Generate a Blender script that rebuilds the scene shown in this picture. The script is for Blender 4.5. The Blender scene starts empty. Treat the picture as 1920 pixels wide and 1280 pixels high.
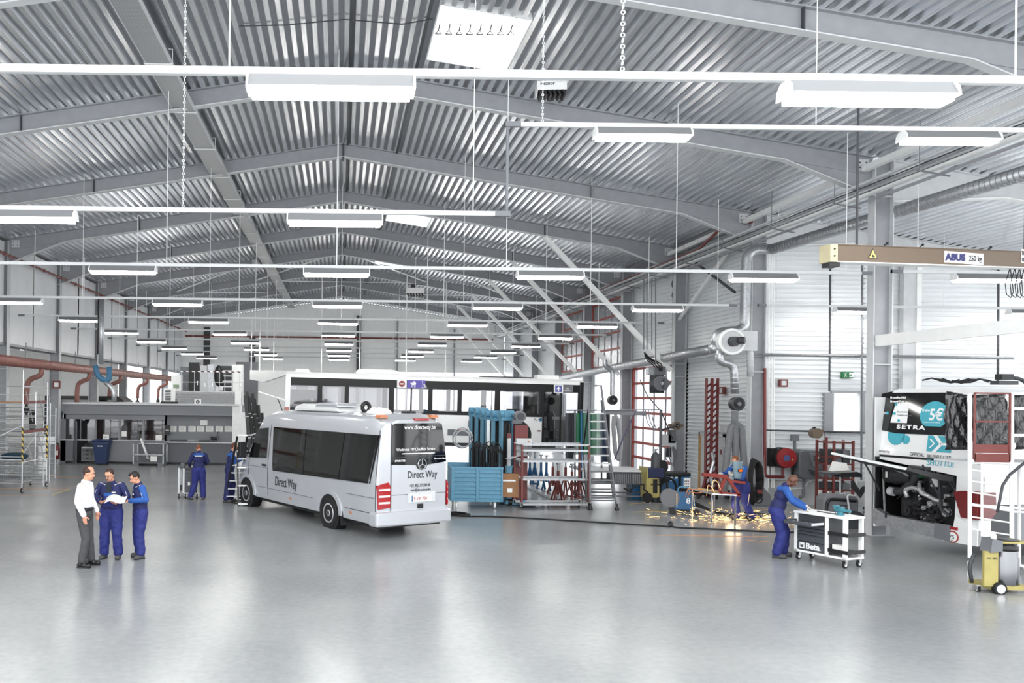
import bpy, math, random
from mathutils import Vector, Matrix
random.seed(7)
C = bpy.context.scene.collection
# ---------------------------------------------------------------- camera, world, exposure
CAMZ = 3.24; FPX = 1550.0; ROLL = 0.012; VPX, VPY = 638.0, 745.0
cam_d = bpy.data.cameras.new('camera'); cam = bpy.data.objects.new('camera', cam_d); C.objects.link(cam)
cam_d.sensor_width = 36; cam_d.lens = FPX/1920*36
cam_d.shift_x = (960-VPX)/1920; cam_d.shift_y = (VPY-640)/1920
cam_d.clip_end = 400
cam.matrix_world = Matrix.Translation((0, 0, CAMZ)) @ Matrix.Rotation(math.pi/2, 4, 'X') @ Matrix.Rotation(ROLL, 4, 'Z')
bpy.context.scene.camera = cam
sc = bpy.context.scene
sc.view_settings.view_transform = 'Standard'; sc.view_settings.look = 'None'
sc.view_settings.gamma = 1; sc.view_settings.use_curve_mapping = False
sc.view_settings.exposure = 1.02
w = bpy.data.worlds.new('sky'); sc.world = w; w.use_nodes = True
w.node_tree.nodes['Background'].inputs[0].default_value = (0.96, 0.98, 1, 1)
w.node_tree.nodes['Background'].inputs[1].default_value = 1.75
LAMP = 22.0
# ---------------------------------------------------------------- pixel rays (the photograph's own geometry, used to measure real positions)
_c, _s = math.cos(ROLL), math.sin(ROLL)
def ray(px, py):
    a = (px-VPX)/FPX; b = (VPY-py)/FPX
    return a*_c-b*_s, a*_s+b*_c
def G(px, py, z=0.0):
    u, v = ray(px, py); Y = (z-CAMZ)/v
    return Vector((u*Y, Y, z))
def AT(px, py, Y):
    u, v = ray(px, py)
    return Vector((u*Y, Y, CAMZ+v*Y))
class Pl:
    """vertical plane through O with horizontal unit direction U"""
    def __init__(s, O, U): s.O = Vector((O[0], O[1], 0)); s.U = Vector((U[0], U[1], 0)).normalized()
    def sz(s, px, py):
        u, v = ray(px, py)
        # O + s U = t (u,1)
        ox, oy, ux, uy = s.O.x, s.O.y, s.U.x, s.U.y
        t = (ox*uy-oy*ux)/(u*uy-ux)
        q = (t*u-ox)*ux+(t-oy)*uy
        return q, CAMZ+v*t
# ---------------------------------------------------------------- materials
def lin(c):
    c = c/255.0
    return c/12.92 if c <= 0.04045 else ((c+0.055)/1.055)**2.4
MATS = {}
def mat(name, rgb, rough=0.5, metal=0.0, var=0.08, scale=6.0, stretch=(1, 1, 1), bump=0.0, emit=0.0, coat=0.0, alpha=None, spec=0.5):
    if name in MATS: return MATS[name]
    m = bpy.data.materials.new(name); m.use_nodes = True; nt = m.node_tree; b = nt.nodes['Principled BSDF']
    col = tuple(lin(c) for c in rgb)
    b.inputs['Roughness'].default_value = rough; b.inputs['Metallic'].default_value = metal
    b.inputs['Specular IOR Level'].default_value = spec
    b.inputs['Coat Weight'].default_value = coat; b.inputs['Coat Roughness'].default_value = 0.05
    tc = nt.nodes.new('ShaderNodeTexCoord'); mp = nt.nodes.new('ShaderNodeMapping'); mp.inputs['Scale'].default_value = stretch
    nz = nt.nodes.new('ShaderNodeTexNoise'); nz.inputs['Scale'].default_value = scale; nz.inputs['Detail'].default_value = 5
    nt.links.new(tc.outputs['Object'], mp.inputs['Vector']); nt.links.new(mp.outputs['Vector'], nz.inputs['Vector'])
    rp = nt.nodes.new('ShaderNodeValToRGB')
    rp.color_ramp.elements[0].position = 0.3; rp.color_ramp.elements[1].position = 0.7
    rp.color_ramp.elements[0].color = tuple(max(0, c*(1-var)) for c in col)+(1,)
    rp.color_ramp.elements[1].color = tuple(min(1, c*(1+var)) for c in col)+(1,)
    nt.links.new(nz.outputs['Fac'], rp.inputs['Fac']); nt.links.new(rp.outputs['Color'], b.inputs['Base Color'])
    if bump:
        bp = nt.nodes.new('ShaderNodeBump'); bp.inputs['Strength'].default_value = bump; bp.inputs['Distance'].default_value = 0.02
        nt.links.new(nz.outputs['Fac'], bp.inputs['Height']); nt.links.new(bp.outputs['Normal'], b.inputs['Normal'])
    if emit:
        b.inputs['Emission Color'].default_value = col+(1,); b.inputs['Emission Strength'].default_value = emit
    if alpha is not None: b.inputs['Alpha'].default_value = alpha
    MATS[name] = m
    return m
def glassmat(name, tint, refl=0.1):
    m = bpy.data.materials.new(name); m.use_nodes = True; nt = m.node_tree; nt.nodes.clear()
    o = nt.nodes.new('ShaderNodeOutputMaterial'); t = nt.nodes.new('ShaderNodeBsdfTransparent'); g = nt.nodes.new('ShaderNodeBsdfGlossy')
    t.inputs[0].default_value = (tint, tint, tint*1.02, 1); g.inputs['Roughness'].default_value = 0.03
    x = nt.nodes.new('ShaderNodeMixShader'); x.inputs[0].default_value = refl
    nt.links.new(t.outputs[0], x.inputs[1]); nt.links.new(g.outputs[0], x.inputs[2]); nt.links.new(x.outputs[0], o.inputs[0])
    MATS[name] = m
    return m
def stripes(name, ca, cb, scale, rot=0.7, rough=0.5):
    m = bpy.data.materials.new(name); m.use_nodes = True; nt = m.node_tree; b = nt.nodes['Principled BSDF']; b.inputs['Roughness'].default_value = rough
    tc = nt.nodes.new('ShaderNodeTexCoord'); wv = nt.nodes.new('ShaderNodeTexWave'); wv.bands_direction = 'DIAGONAL'; wv.inputs['Scale'].default_value = scale
    rp = nt.nodes.new('ShaderNodeValToRGB'); rp.color_ramp.interpolation = 'CONSTANT'
    rp.color_ramp.elements[0].color = tuple(lin(c) for c in ca)+(1,); rp.color_ramp.elements[1].position = 0.5; rp.color_ramp.elements[1].color = tuple(lin(c) for c in cb)+(1,)
    nt.links.new(tc.outputs['Object'], wv.inputs['Vector']); nt.links.new(wv.outputs['Fac'], rp.inputs['Fac']); nt.links.new(rp.outputs['Color'], b.inputs['Base Color'])
    return m
# ---------------------------------------------------------------- mesh builder
def V3(*a): return Vector(a if len(a) == 3 else a[0])
def frame(d, up=None):
    d = d.normalized(); up = Vector(up) if up else Vector((0, 0, 1))
    if abs(d.dot(up)) > 0.98: up = Vector((1, 0, 0)) if abs(d.x) < 0.9 else Vector((0, 1, 0))
    a = d.cross(up).normalized(); b = a.cross(d).normalized()
    return a, b
class MB:
    def __init__(s): s.v = []; s.f = []
    def add(s, vs, fs):
        o = len(s.v); s.v += [tuple(v) for v in vs]; s.f += [tuple(i+o for i in f) for f in fs]; return s
    def box(s, x0, x1, y0, y1, z0, z1):
        v = [(x, y, z) for x in (x0, x1) for y in (y0, y1) for z in (z0, z1)]
        return s.add(v, [(0, 1, 3, 2), (4, 6, 7, 5), (0, 4, 5, 1), (2, 3, 7, 6), (0, 2, 6, 4), (1, 5, 7, 3)])
    def bar(s, p0, p1, w, h, up=None):
        p0 = Vector(p0); p1 = Vector(p1); a, b = frame(p1-p0, up); v = []
        for p in (p0, p1):
            for i, j in ((-1, -1), (1, -1), (1, 1), (-1, 1)): v.append(p+a*(i*w/2)+b*(j*h/2))
        return s.add(v, [(3, 2, 1, 0), (4, 5, 6, 7), (0, 1, 5, 4), (1, 2, 6, 5), (2, 3, 7, 6), (3, 0, 4, 7)])
    def cyl(s, p0, p1, r, r1=None, n=12):
        p0 = Vector(p0); p1 = Vector(p1); r1 = r if r1 is None else r1; a, b = frame(p1-p0); v = []
        for p, q in ((p0, r), (p1, r1)):
            for k in range(n):
                t = 2*math.pi*k/n; v.append(p+a*(math.cos(t)*q)+b*(math.sin(t)*q))
        f = [(k, (k+1) % n, n+(k+1) % n, n+k) for k in range(n)]+[tuple(range(n))[::-1], tuple(range(n, 2*n))]
        return s.add(v, f)
    def tube(s, pts, r, n=8, rs=None):
        pts = [Vector(p) for p in pts]; v = []; m = len(pts); pa = None
        for i, p in enumerate(pts):
            d = (pts[min(i+1, m-1)]-pts[max(i-1, 0)])
            if d.length < 1e-9: d = Vector((0, 0, 1))
            d.normalize()
            if pa is None: a = frame(d)[0]; b = d.cross(a)
            else:
                a = (pa-d*pa.dot(d))
                a = a.normalized() if a.length > 1e-6 else frame(d)[0]
                b = d.cross(a)
            pa = a; q = rs[i] if rs else r
            for k in range(n):
                t = 2*math.pi*k/n; v.append(p+a*(math.cos(t)*q)+b*(math.sin(t)*q))
        f = [(i*n+k, i*n+(k+1) % n, (i+1)*n+(k+1) % n, (i+1)*n+k) for i in range(m-1) for k in range(n)]
        f += [tuple(range(n))[::-1], tuple(range((m-1)*n, m*n))]
        return s.add(v, f)
    def lathe(s, prof, O=(0, 0, 0), D=(0, 0, 1), n=20):
        """prof: (radius, distance along D)"""
        O = Vector(O); D = Vector(D).normalized(); a, b = frame(D); v = []
        for r, h in prof:
            for k in range(n):
                t = 2*math.pi*k/n; v.append(O+D*h+a*(math.cos(t)*r)+b*(math.sin(t)*r))
        m = len(prof); f = [(i*n+k, i*n+(k+1) % n, (i+1)*n+(k+1) % n, (i+1)*n+k) for i in range(m-1) for k in range(n)]
        if prof[0][0] > 1e-4: f.append(tuple(range(n))[::-1])
        if prof[-1][0] > 1e-4: f.append(tuple(range((m-1)*n, m*n)))
        return s.add(v, f)
    def prism(s, poly, O, U, V, W):
        """polygon (a,b) in the plane O + aU + bV, extruded by W"""
        O = Vector(O); U = Vector(U); V = Vector(V); W = Vector(W); n = len(poly)
        v = [O+U*a+V*b for a, b in poly]; v += [p+W for p in v]
        f = [tuple(range(n))[::-1], tuple(range(n, 2*n))]+[(k, (k+1) % n, n+(k+1) % n, n+k) for k in range(n)]
        return s.add(v, f)
    def ball(s, c, rx, ry=None, rz=None, n=12, m=8):
        ry = rx if ry is None else ry; rz = rx if rz is None else rz; c = Vector(c); v = [c+Vector((0, 0, -rz))]
        for i in range(1, m):
            a = -math.pi/2+math.pi*i/m
            for k in range(n):
                t = 2*math.pi*k/n; v.append(c+Vector((rx*math.cos(a)*math.cos(t), ry*math.cos(a)*math.sin(t), rz*math.sin(a))))
        v.append(c+Vector((0, 0, rz))); L = len(v)-1
        f = [(0, 1+(k+1) % n, 1+k) for k in range(n)]
        f += [(1+i*n+k, 1+i*n+(k+1) % n, 1+(i+1)*n+(k+1) % n, 1+(i+1)*n+k) for i in range(m-2) for k in range(n)]
        f += [(1+(m-2)*n+k, 1+(m-2)*n+(k+1) % n, L) for k in range(n)]
        return s.add(v, f)
    def sheet(s, grid):
        """grid of rows of points"""
        n = len(grid[0]); v = [p for r in grid for p in r]
        return s.add(v, [(i*n+k, i*n+k+1, (i+1)*n+k+1, (i+1)*n+k) for i in range(len(grid)-1) for k in range(n-1)])
    def torus(s, c, D, R, r, n=20, m=8, a0=0, a1=2*math.pi):
        c = Vector(c); a, b = frame(Vector(D)); full = abs(a1-a0-2*math.pi) < 1e-6
        pts = [c+a*(math.cos(a0+(a1-a0)*k/n)*R)+b*(math.sin(a0+(a1-a0)*k/n)*R) for k in range(n+1)]
        return s.tube(pts, r, m)
    def mesh(s, name, m=None, smooth=False):
        me = bpy.data.meshes.new(name); me.from_pydata(s.v, [], s.f)
        if smooth:
            me.polygons.foreach_set('use_smooth', [True]*len(me.polygons))
        if m: me.materials.append(m)
        me.update(); return me
    def build(s, name, m, parent=None, smooth=False, bevel=0, seg=2):
        o = bpy.data.objects.new(name, s.mesh(name, m, smooth)); C.objects.link(o)
        if parent is not None: o.parent = parent
        if bevel:
            b = o.modifiers.new('bevel', 'BEVEL'); b.width = bevel; b.segments = seg; b.limit_method = 'ANGLE'; b.angle_limit = 0.6
        return o
def inst(o, parent=None, loc=None, rot=None, scale=None):
    c = o.copy(); C.objects.link(c)
    if parent is not None: c.parent = parent
    if loc is not None: c.location = loc
    if rot is not None: c.rotation_euler = rot
    if scale is not None: c.scale = scale
    return c
def tree(o, parent=None):
    c = o.copy(); C.objects.link(c); c.parent = parent
    for ch in list(o.children): tree(ch, c)
    return c
def tag(o, label=None, cat=None, group=None, kind=None):
    if label: o['label'] = label
    if cat: o['category'] = cat
    if group: o['group'] = group
    if kind: o['kind'] = kind
    return o
def E(name, loc=(0, 0, 0), rz=0.0, label=None, cat=None, group=None, kind=None):
    o = bpy.data.objects.new(name, None); C.objects.link(o); o.location = loc; o.rotation_euler = (0, 0, rz)
    o.empty_display_size = 0.1
    return tag(o, label, cat, group, kind)
def text(body, size, m, parent, O, U, V, extrude=0.002, sx=1.0, align='LEFT', name='lettering', bold=0.0, space=1.0):
    cu = bpy.data.curves.new(name, 'FONT'); cu.body = body; cu.size = size; cu.extrude = extrude; cu.align_x = align; cu.offset = bold; cu.space_character = space
    cu.resolution_u = 3; cu.materials.append(m); o = bpy.data.objects.new(name, cu); C.objects.link(o); o.parent = parent
    U = Vector(U).normalized(); V = Vector(V).normalized(); N = U.cross(V)
    M = Matrix(((U.x*sx, V.x, N.x, O[0]), (U.y*sx, V.y, N.y, O[1]), (U.z*sx, V.z, N.z, O[2]), (0, 0, 0, 1)))
    o.matrix_local = M
    return o
def arc(c, U, V, r, a0, a1, n=6):
    c = Vector(c); U = Vector(U); V = Vector(V)
    return [c+U*(math.cos(a0+(a1-a0)*k/n)*r)+V*(math.sin(a0+(a1-a0)*k/n)*r) for k in range(n+1)]
def bend(pts, r, n=5):
    """round the corners of a polyline"""
    pts = [Vector(p) for p in pts]; out = [pts[0]]
    for i in range(1, len(pts)-1):
        a, b, c = pts[i-1], pts[i], pts[i+1]; d0 = (a-b); d1 = (c-b); q = min(r, d0.length*0.49, d1.length*0.49)
        p0 = b+d0.normalized()*q; p1 = b+d1.normalized()*q
        for k in range(n+1):
            t = k/n; out.append(p0*(1-t)**2+b*(2*t*(1-t))+p1*t*t)
    out.append(pts[-1]); return out
def sag(p0, p1, d, n=10):
    p0 = Vector(p0); p1 = Vector(p1)
    return [p0.lerp(p1, k/n)-Vector((0, 0, d*4*(k/n)*(1-k/n))) for k in range(n+1)]
# shared materials
M = dict(
 railp=mat('rail_paint', (206, 208, 209), .5, 0, .03, 5),
 deck=mat('galvanised_deck', (236, 238, 241), 0.22, 0.9, 0.12, 3.0, (6, 0.25, 6)),
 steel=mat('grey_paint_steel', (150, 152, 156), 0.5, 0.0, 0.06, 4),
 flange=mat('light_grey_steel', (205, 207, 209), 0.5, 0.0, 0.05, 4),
 whitep=mat('white_paint', (246, 247, 246), 0.45, 0, 0.03, 5),
 whiteg=mat('white_gloss', (240, 241, 241), 0.18, 0, 0.02, 3, coat=0.5),
 clad=mat('white_cladding', (226, 229, 231), 0.4, 0.0, 0.05, 2.5, (0.3, 1, 6)),
 galv=mat('galvanised', (176, 178, 181), 0.38, 0.7, 0.18, 14),
 alu=mat('aluminium', (205, 207, 210), 0.32, 0.6, 0.06, 10),
 black=mat('black_plastic', (22, 22, 24), 0.45, 0, 0.2, 8),
 rubber=mat('rubber', (26, 26, 28), 0.75, 0, 0.15, 9),
 dark=mat('dark_grey', (62, 64, 68), 0.5, 0, 0.1, 7),
 midg=mat('mid_grey', (112, 114, 119), 0.55, 0, 0.06, 5),
 red=mat('red_paint', (108, 34, 34), 0.4, 0, 0.1, 6),
 brick_red=mat('oxide_red', (118, 60, 55), 0.5, 0, 0.08, 6),
 rust=mat('rusty_pipe', (140, 96, 88), 0.5, 0.1, 0.12, 5),
 blue=mat('workshop_blue', (92, 148, 176), 0.4, 0, 0.07, 6),
 blue2=mat('strong_blue', (46, 98, 142), 0.4, 0, 0.07, 6),
 yellow=mat('pale_yellow', (170, 158, 96), 0.45, 0, 0.08, 6),
 tan=mat('tan_paint', (112, 96, 80), 0.45, 0, 0.03, 6),
 paper=mat('paper', (244, 244, 240), 0.7, 0, 0.02, 9),
 chrome=mat('chrome', (190, 190, 192), 0.15, 1.0, 0.05, 5),
 brass=mat('wood_tan', (176, 140, 92), 0.6, 0, 0.15, 8),
 card=mat('cardboard', (158, 116, 82), 0.8, 0, 0.08, 8),
 glass_dark=mat('dark_glass', (8, 9, 10), 0.05, 0, 0.1, 2, coat=.4),
 silver=mat('silver_paint', (196, 199, 205), 0.28, 0.35, 0.015, 3, coat=0.7),
 tail=mat('tail_lamp_red', (165, 16, 24), 0.15, 0, 0.05, 5, coat=0.8),
 orange=mat('orange_lens', (190, 120, 80), 0.3, 0, 0.05, 5),
 teal=mat('teal_print', (70, 172, 190), 0.35, 0, 0.04, 2),
 ink=mat('dark_ink', (48, 50, 56), 0.5, 0, 0.02, 5),
 white_ink=mat('white_ink', (245, 245, 245), 0.5, 0, 0.01, 5),
 green=mat('sign_green', (24, 120, 66), 0.5, 0, 0.05, 5),
 purple=mat('sign_purple', (96, 84, 176), 0.45, 0, 0.03, 5),
 gpan=mat('grey_office_panel', (136, 138, 143), 0.6, 0, 0.05, 30),
 gpan2=mat('dark_office_panel', (104, 106, 112), 0.6, 0, 0.05, 30),
)
glassmat('clear_glass', 0.82, 0.08); glassmat('bus_glass', 0.8, 0.1)
M['glass'] = MATS['clear_glass']; M['bglass'] = MATS['bus_glass']
M['hazard'] = stripes('hazard_stripes', (210, 180, 90), (24, 24, 24), 3.2)
M['hazard2'] = stripes('barrier_tape', (235, 235, 235), (60, 30, 30), 2.2)
# ================================================================ SETTING
Z2 = Vector((0, 0, 1)); X1 = Vector((1, 0, 0)); Y1 = Vector((0, 1, 0))
HW = 13.0; ZR = 11.3; SL = 0.156; BEAMY = [14.3+6*k for k in range(9)]; YEND = 68.3; YST = -4.0
def zt(x): return ZR-SL*abs(x)
# floor: glossy epoxy
fm = bpy.data.materials.new('epoxy_floor'); fm.use_nodes = True; nt = fm.node_tree; b = nt.nodes['Principled BSDF']
tc = nt.nodes.new('ShaderNodeTexCoord'); n1 = nt.nodes.new('ShaderNodeTexNoise'); n1.inputs['Scale'].default_value = 0.3; n1.inputs['Detail'].default_value = 4; n1.inputs['Roughness'].default_value = 0.5
n2 = nt.nodes.new('ShaderNodeTexNoise'); n2.inputs['Scale'].default_value = 9; n2.inputs['Detail'].default_value = 8
mx = nt.nodes.new('ShaderNodeMath'); mx.operation = 'ADD'; ml = nt.nodes.new('ShaderNodeMath'); ml.operation = 'MULTIPLY'; ml.inputs[1].default_value = 0.45
nt.links.new(tc.outputs['Object'], n1.inputs['Vector']); nt.links.new(tc.outputs['Object'], n2.inputs['Vector'])
nt.links.new(n2.outputs['Fac'], ml.inputs[0]); nt.links.new(n1.outputs['Fac'], mx.inputs[0]); nt.links.new(ml.outputs[0], mx.inputs[1])
rp = nt.nodes.new('ShaderNodeValToRGB'); rp.color_ramp.elements[0].position = 0.45; rp.color_ramp.elements[1].position = 1.0
rp.color_ramp.elements[0].color = (lin(132), lin(135), lin(138), 1); rp.color_ramp.elements[1].color = (lin(160), lin(162), lin(162), 1)
nt.links.new(mx.outputs[0], rp.inputs['Fac']); nt.links.new(rp.outputs['Color'], b.inputs['Base Color'])
r2 = nt.nodes.new('ShaderNodeMapRange'); r2.inputs['From Min'].default_value = 0.2; r2.inputs['From Max'].default_value = 0.8; r2.inputs['To Min'].default_value = 0.21; r2.inputs['To Max'].default_value = 0.32
nt.links.new(n1.outputs['Fac'], r2.inputs['Value']); b.inputs['Roughness'].default_value = 0.24
b.inputs['Specular IOR Level'].default_value = 0.5
bp = nt.nodes.new('ShaderNodeBump'); bp.inputs['Strength'].default_value = 0.025; bp.inputs['Distance'].default_value = 0.01
nt.links.new(n2.outputs['Fac'], bp.inputs['Height']); nt.links.new(bp.outputs['Normal'], b.inputs['Normal'])
fl = MB().box(-27, 27, YST, YEND, -0.2, 0).build('floor', fm); tag(fl, 'glossy light grey epoxy floor of the whole workshop', 'floor', kind='structure')
gm = mat('outside_concrete', (205, 206, 204), 0.8, 0, 0.05, 1)
tag(MB().box(27.0, 60, 10, 90, -0.25, -0.05).build('ground', gm), 'pale concrete yard outside the open roller doors', 'ground', kind='structure')
# painted floor lines
def line(pts, m, w=0.06, z=0.003):
    mb = MB()
    for a, c in zip(pts[:-1], pts[1:]):
        mb.bar((a[0], a[1], z), (c[0], c[1], z), w, 0.003)
    return mb.build('painted_line', m, fl)
lo = mat('orange_line', (214, 150, 92), 0.5); ly = mat('yellow_line', (214, 180, 84), 0.5)
def gl(a, c, m): line([G(*a), G(*c)], m)
gl((0, 928), (96, 928), lo); gl((96, 928), (131, 917), ly); gl((40, 910), (142, 911), lo); gl((88, 893), (190, 897), lo); gl((0, 916), (131, 917), lo)
gl((1180, 945), (1245, 938), ly); gl((1185, 960), (1260, 958), ly); gl((1300, 952), (1440, 955), lo); gl((1395, 950), (1418, 956), ly); gl((1398, 964), (1440, 974), ly); gl((1330, 941), (1336, 950), ly); gl((1230, 1003), (1440, 1006), lo); gl((1480, 988), (1500, 990), ly); gl((1280, 948), (1310, 942), ly); gl((1400, 1012), (1445, 1016), lo)
# ---- ceilings: slab with openings, deck sheets below
SW = 0.93
def deck_mesh(length, name='roof_sheet', w=SW, ribs=4, d=0.125):
    p = w/ribs; prof = []
    for k in range(ribs):
        x = k*p
        prof += [(x, 0), (x+p*0.42, 0), (x+p*0.58, d), (x+p*0.60, d*0.82) if False else (x+p*0.84, d)]
    prof.append((w, 0)); mb = MB(); mb.sheet([[Vector((x, 0, z)) for x, z in prof], [Vector((x, length, z)) for x, z in prof]])
    for k in range(ribs):   # stiffening bead in each wide flat
        x = k*p+p*0.21; mb.box(x-0.012, x+0.012, 0, length, -0.006, 0.002)
    return mb.mesh(name, M['deck'])
cosA = 1/math.sqrt(1+SL*SL); ANG = math.atan(SL)
SKY = [(16.3, 18.95), (33.3, 36.2), (45.3, 47.6)]
slab = MB(); sky_x0, sky_x1 = 2*SW, 4*SW
def roofbox(mb, xa, xb, ya, yb, lo=0.125, hi=0.3):
    for (p, q) in (((xa, ya), (xb, yb)),):
        za, zb = zt(xa), zt(xb)
        v = [(xa, ya, za+lo), (xa, yb, za+lo), (xa, ya, za+hi), (xa, yb, za+hi), (xb, ya, zb+lo), (xb, yb, zb+lo), (xb, ya, zb+hi), (xb, yb, zb+hi)]
        mb.add(v, [(0, 1, 3, 2), (4, 6, 7, 5), (0, 4, 5, 1), (2, 3, 7, 6), (0, 2, 6, 4), (1, 5, 7, 3)])
Y0R = 8.3
roofbox(slab, -HW-.8, 0, Y0R, YEND, .0 if False else .125); roofbox(slab, 0, sky_x0, Y0R, YEND); roofbox(slab, sky_x1, HW, Y0R, YEND)
yy = Y0R
for a, c in SKY: roofbox(slab, sky_x0, sky_x1, yy, a-.03); yy = c+.03
roofbox(slab, sky_x0, sky_x1, yy, YEND)
roofbox(slab, HW, HW+.9, 26.62, YEND, -.06, .3); roofbox(slab, -HW-.8, -HW-.02, Y0R, YEND, -.02, .3)
ceil = slab.build('ceiling', M['steel']); tag(ceil, 'pitched main roof of ribbed galvanised steel decking', 'ceiling', kind='structure')
dm6 = deck_mesh(6.0)
cache = {}
def dsheet(side, i, ya, yb, parent, x0=0.0):
    L = round(yb-ya, 3)
    if L not in cache: cache[L] = deck_mesh(L) if abs(L-6) > 1e-6 else dm6
    o = bpy.data.objects.new('roof_sheet', cache[L]); C.objects.link(o); o.parent = parent
    x = x0+i*SW
    if side > 0: o.location = (x, ya, zt(x)+0.005); o.rotation_euler = (0, ANG, 0)
    else: o.location = (-x-SW, ya, zt(x+SW)+0.005); o.rotation_euler = (0, -ANG, 0)
    o.scale = (1/cosA, 1, 1)
nseg = [Y0R]+BEAMY+[YEND]
for a, c in zip(nseg[:-1], nseg[1:]):
    for i in range(14):
        dsheet(-1, i, a, c, ceil)
        hole = [h for h in SKY if a <= h[0] < c] if i in (2, 3) else []
        if hole: dsheet(1, i, a, hole[0][0], ceil); dsheet(1, i, hole[0][1], c, ceil)
        else: dsheet(1, i, a, c, ceil)
# ---- skylights
ribm = mat('skylight_rib', (60, 60, 62), 0.6)
frost = glassmat('skylight_plastic', 0.97, 0.02)
for k, (a, c) in enumerate(SKY):
    wn = E('window_%d' % (k+1), ((sky_x0+sky_x1)/2, (a+c)/2, zt(2.8)), 0, ['nearest bright rectangular skylight in the roof, right of the ridge', 'middle skylight on the right roof slope, half behind a strip light', 'farthest skylight on the right roof slope'][k], 'skylight', kind='structure')
    hx, hy = (sky_x1-sky_x0)/2-.035, (c-a)/2-.02; cb = MB()
    for sx in (-1, 1): cb.add([(sx*hx, -hy, -sx*hx*SL), (sx*hx, hy, -sx*hx*SL), (sx*hx, hy, .5-sx*hx*SL), (sx*hx, -hy, .5-sx*hx*SL), (sx*(hx+.03), -hy, -sx*hx*SL), (sx*(hx+.03), hy, -sx*hx*SL), (sx*(hx+.03), hy, .5-sx*hx*SL), (sx*(hx+.03), -hy, .5-sx*hx*SL)], [(0, 1, 2, 3), (7, 6, 5, 4), (3, 2, 6, 7), (0, 4, 5, 1), (0, 3, 7, 4), (1, 5, 6, 2)])
    for sy in (-1, 1): cb.prism([(-hx, hx*SL), (hx, -hx*SL), (hx, .5-hx*SL), (-hx, .5+hx*SL)], (0, sy*hy, 0), X1, Z2, (0, sy*.03, 0))
    cb.build('curb', M['whitep'], wn)
    gp = MB(); gp.sheet([[Vector((-hx, -hy, .5+hx*SL)), Vector((0, -hy, .62)), Vector((hx, -hy, .5-hx*SL))], [Vector((-hx, hy, .5+hx*SL)), Vector((0, hy, .62)), Vector((hx, hy, .5-hx*SL))]]); gp.build('pane', frost, wn)
    if k == 0:
        for q in range(8):
            x = -hx+.12+q*(2*hx-.24)/7; hk = MB(); hk.tube([(x-.07, 0.12, .2), (x, 0.12, .28), (x+.07, 0.12, .2), (x-.07, 0.12, .2)], .014, 5); hk.tube([(x, .12, .28), (x+.01, .0, .36)], .014, 5); hk.build('hook', ribm, wn)
# ---- roof beams (left and right rafter each with web, flanges, splice plates)
def rafter_profile(xk=10.8, d=0.42, wallz=8.33, W=HW):
    return [(0, ZR), (W, zt(W)), (W, wallz), (xk, zt(xk)-d), (0, ZR-d)]
def make_beam():
    r = E('roof_beam', (0, 0, 0), 0)
    for sx in (-1, 1):
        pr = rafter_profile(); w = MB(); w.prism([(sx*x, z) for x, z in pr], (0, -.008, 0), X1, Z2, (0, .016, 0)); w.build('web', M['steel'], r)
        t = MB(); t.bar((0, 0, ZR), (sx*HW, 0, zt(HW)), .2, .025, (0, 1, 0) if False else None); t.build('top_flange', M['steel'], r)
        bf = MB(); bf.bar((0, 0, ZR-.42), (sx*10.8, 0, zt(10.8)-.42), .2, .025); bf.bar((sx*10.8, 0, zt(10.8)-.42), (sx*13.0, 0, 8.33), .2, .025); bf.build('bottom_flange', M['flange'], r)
        st = MB()
        st.bar((sx*10.8, 0, zt(10.8)-.42), (sx*13, 0, zt(13)-.42), .06, .015)
        st.build('haunch_rib', M['steel'], r)
        pl = MB(); pl.box(sx*7.9-.012, sx*7.9+.012, -.1, .1, zt(7.9)-.43, zt(7.9)); pl.build('splice_plate', M['dark'], r)
        ep = MB(); ep.box(sx*12.75-.15, sx*12.75+.15, -.03, -.012, zt(12.75)-.36, zt(12.75)-.08); ep.build('bolt_plate', M['flange'], r)
        kk = MB()
        for (bx, bz) in ((-.08, -.28), (.08, -.28), (-.08, -.16), (.08, -.16)): kk.cyl((sx*12.75+bx, -.045, zt(12.75)+bz), (sx*12.75+bx, -.02, zt(12.75)+bz), .02, n=6)
        kk.build('bolt', M['dark'], r)
    rp_ = MB(); rp_.box(-.03, .03, -.1, .1, ZR-.52, ZR+.01); rp_.build('ridge_plate', M['dark'], r)
    return r
bm0 = make_beam(); ORD = ['nearest', 'second', 'third', 'fourth', 'fifth', 'sixth', 'seventh', 'eighth', 'farthest']
for k, y in enumerate(BEAMY):
    r = bm0 if k == 0 else tree(bm0)
    r.location = (0, y, 0); tag(r, '%s grey steel roof beam from the camera, spanning the hall' % ORD[k], 'beam', 'steel roof beams of the main hall', 'structure')
for k, (y0, y1, xa, xb) in enumerate(((44.3, 50.3, 0, 5.2), (44.3, 50.3, 0, -5.2), (50.3, 56.3, 5.2, 0), (50.3, 56.3, -5.2, 0), (44.3, 50.3, 5.2, 10), (44.3, 50.3, -5.2, -10), (50.3, 56.3, 10, 5.2), (50.3, 56.3, -10, -5.2))):
    tag(MB().bar((xa, y0+.1, zt(xa)-.2), (xb, y1-.1, zt(xb)-.2), .09, .05).build('roof_brace', M['whitep']), 'white diagonal roof brace in the far bays, %s' % ['near bay right of the ridge', 'near bay left of the ridge', 'far bay right of the ridge', 'far bay left of the ridge', 'near bay far right', 'near bay far left', 'far bay far right', 'far bay far left'][k], 'brace', 'roof braces', 'structure')
for k, x in enumerate((.14, 1.7)): tag(MB().bar((x, 8.4, zt(x)-.01), (x, YEND-.1, zt(x)-.01), .07, .03).build('trim_%d' % (k+1), M['dark']), ['thin dark seam strip just right of the ridge', 'thin dark seam strip beside the skylights'][k], 'trim', kind='structure')
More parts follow.
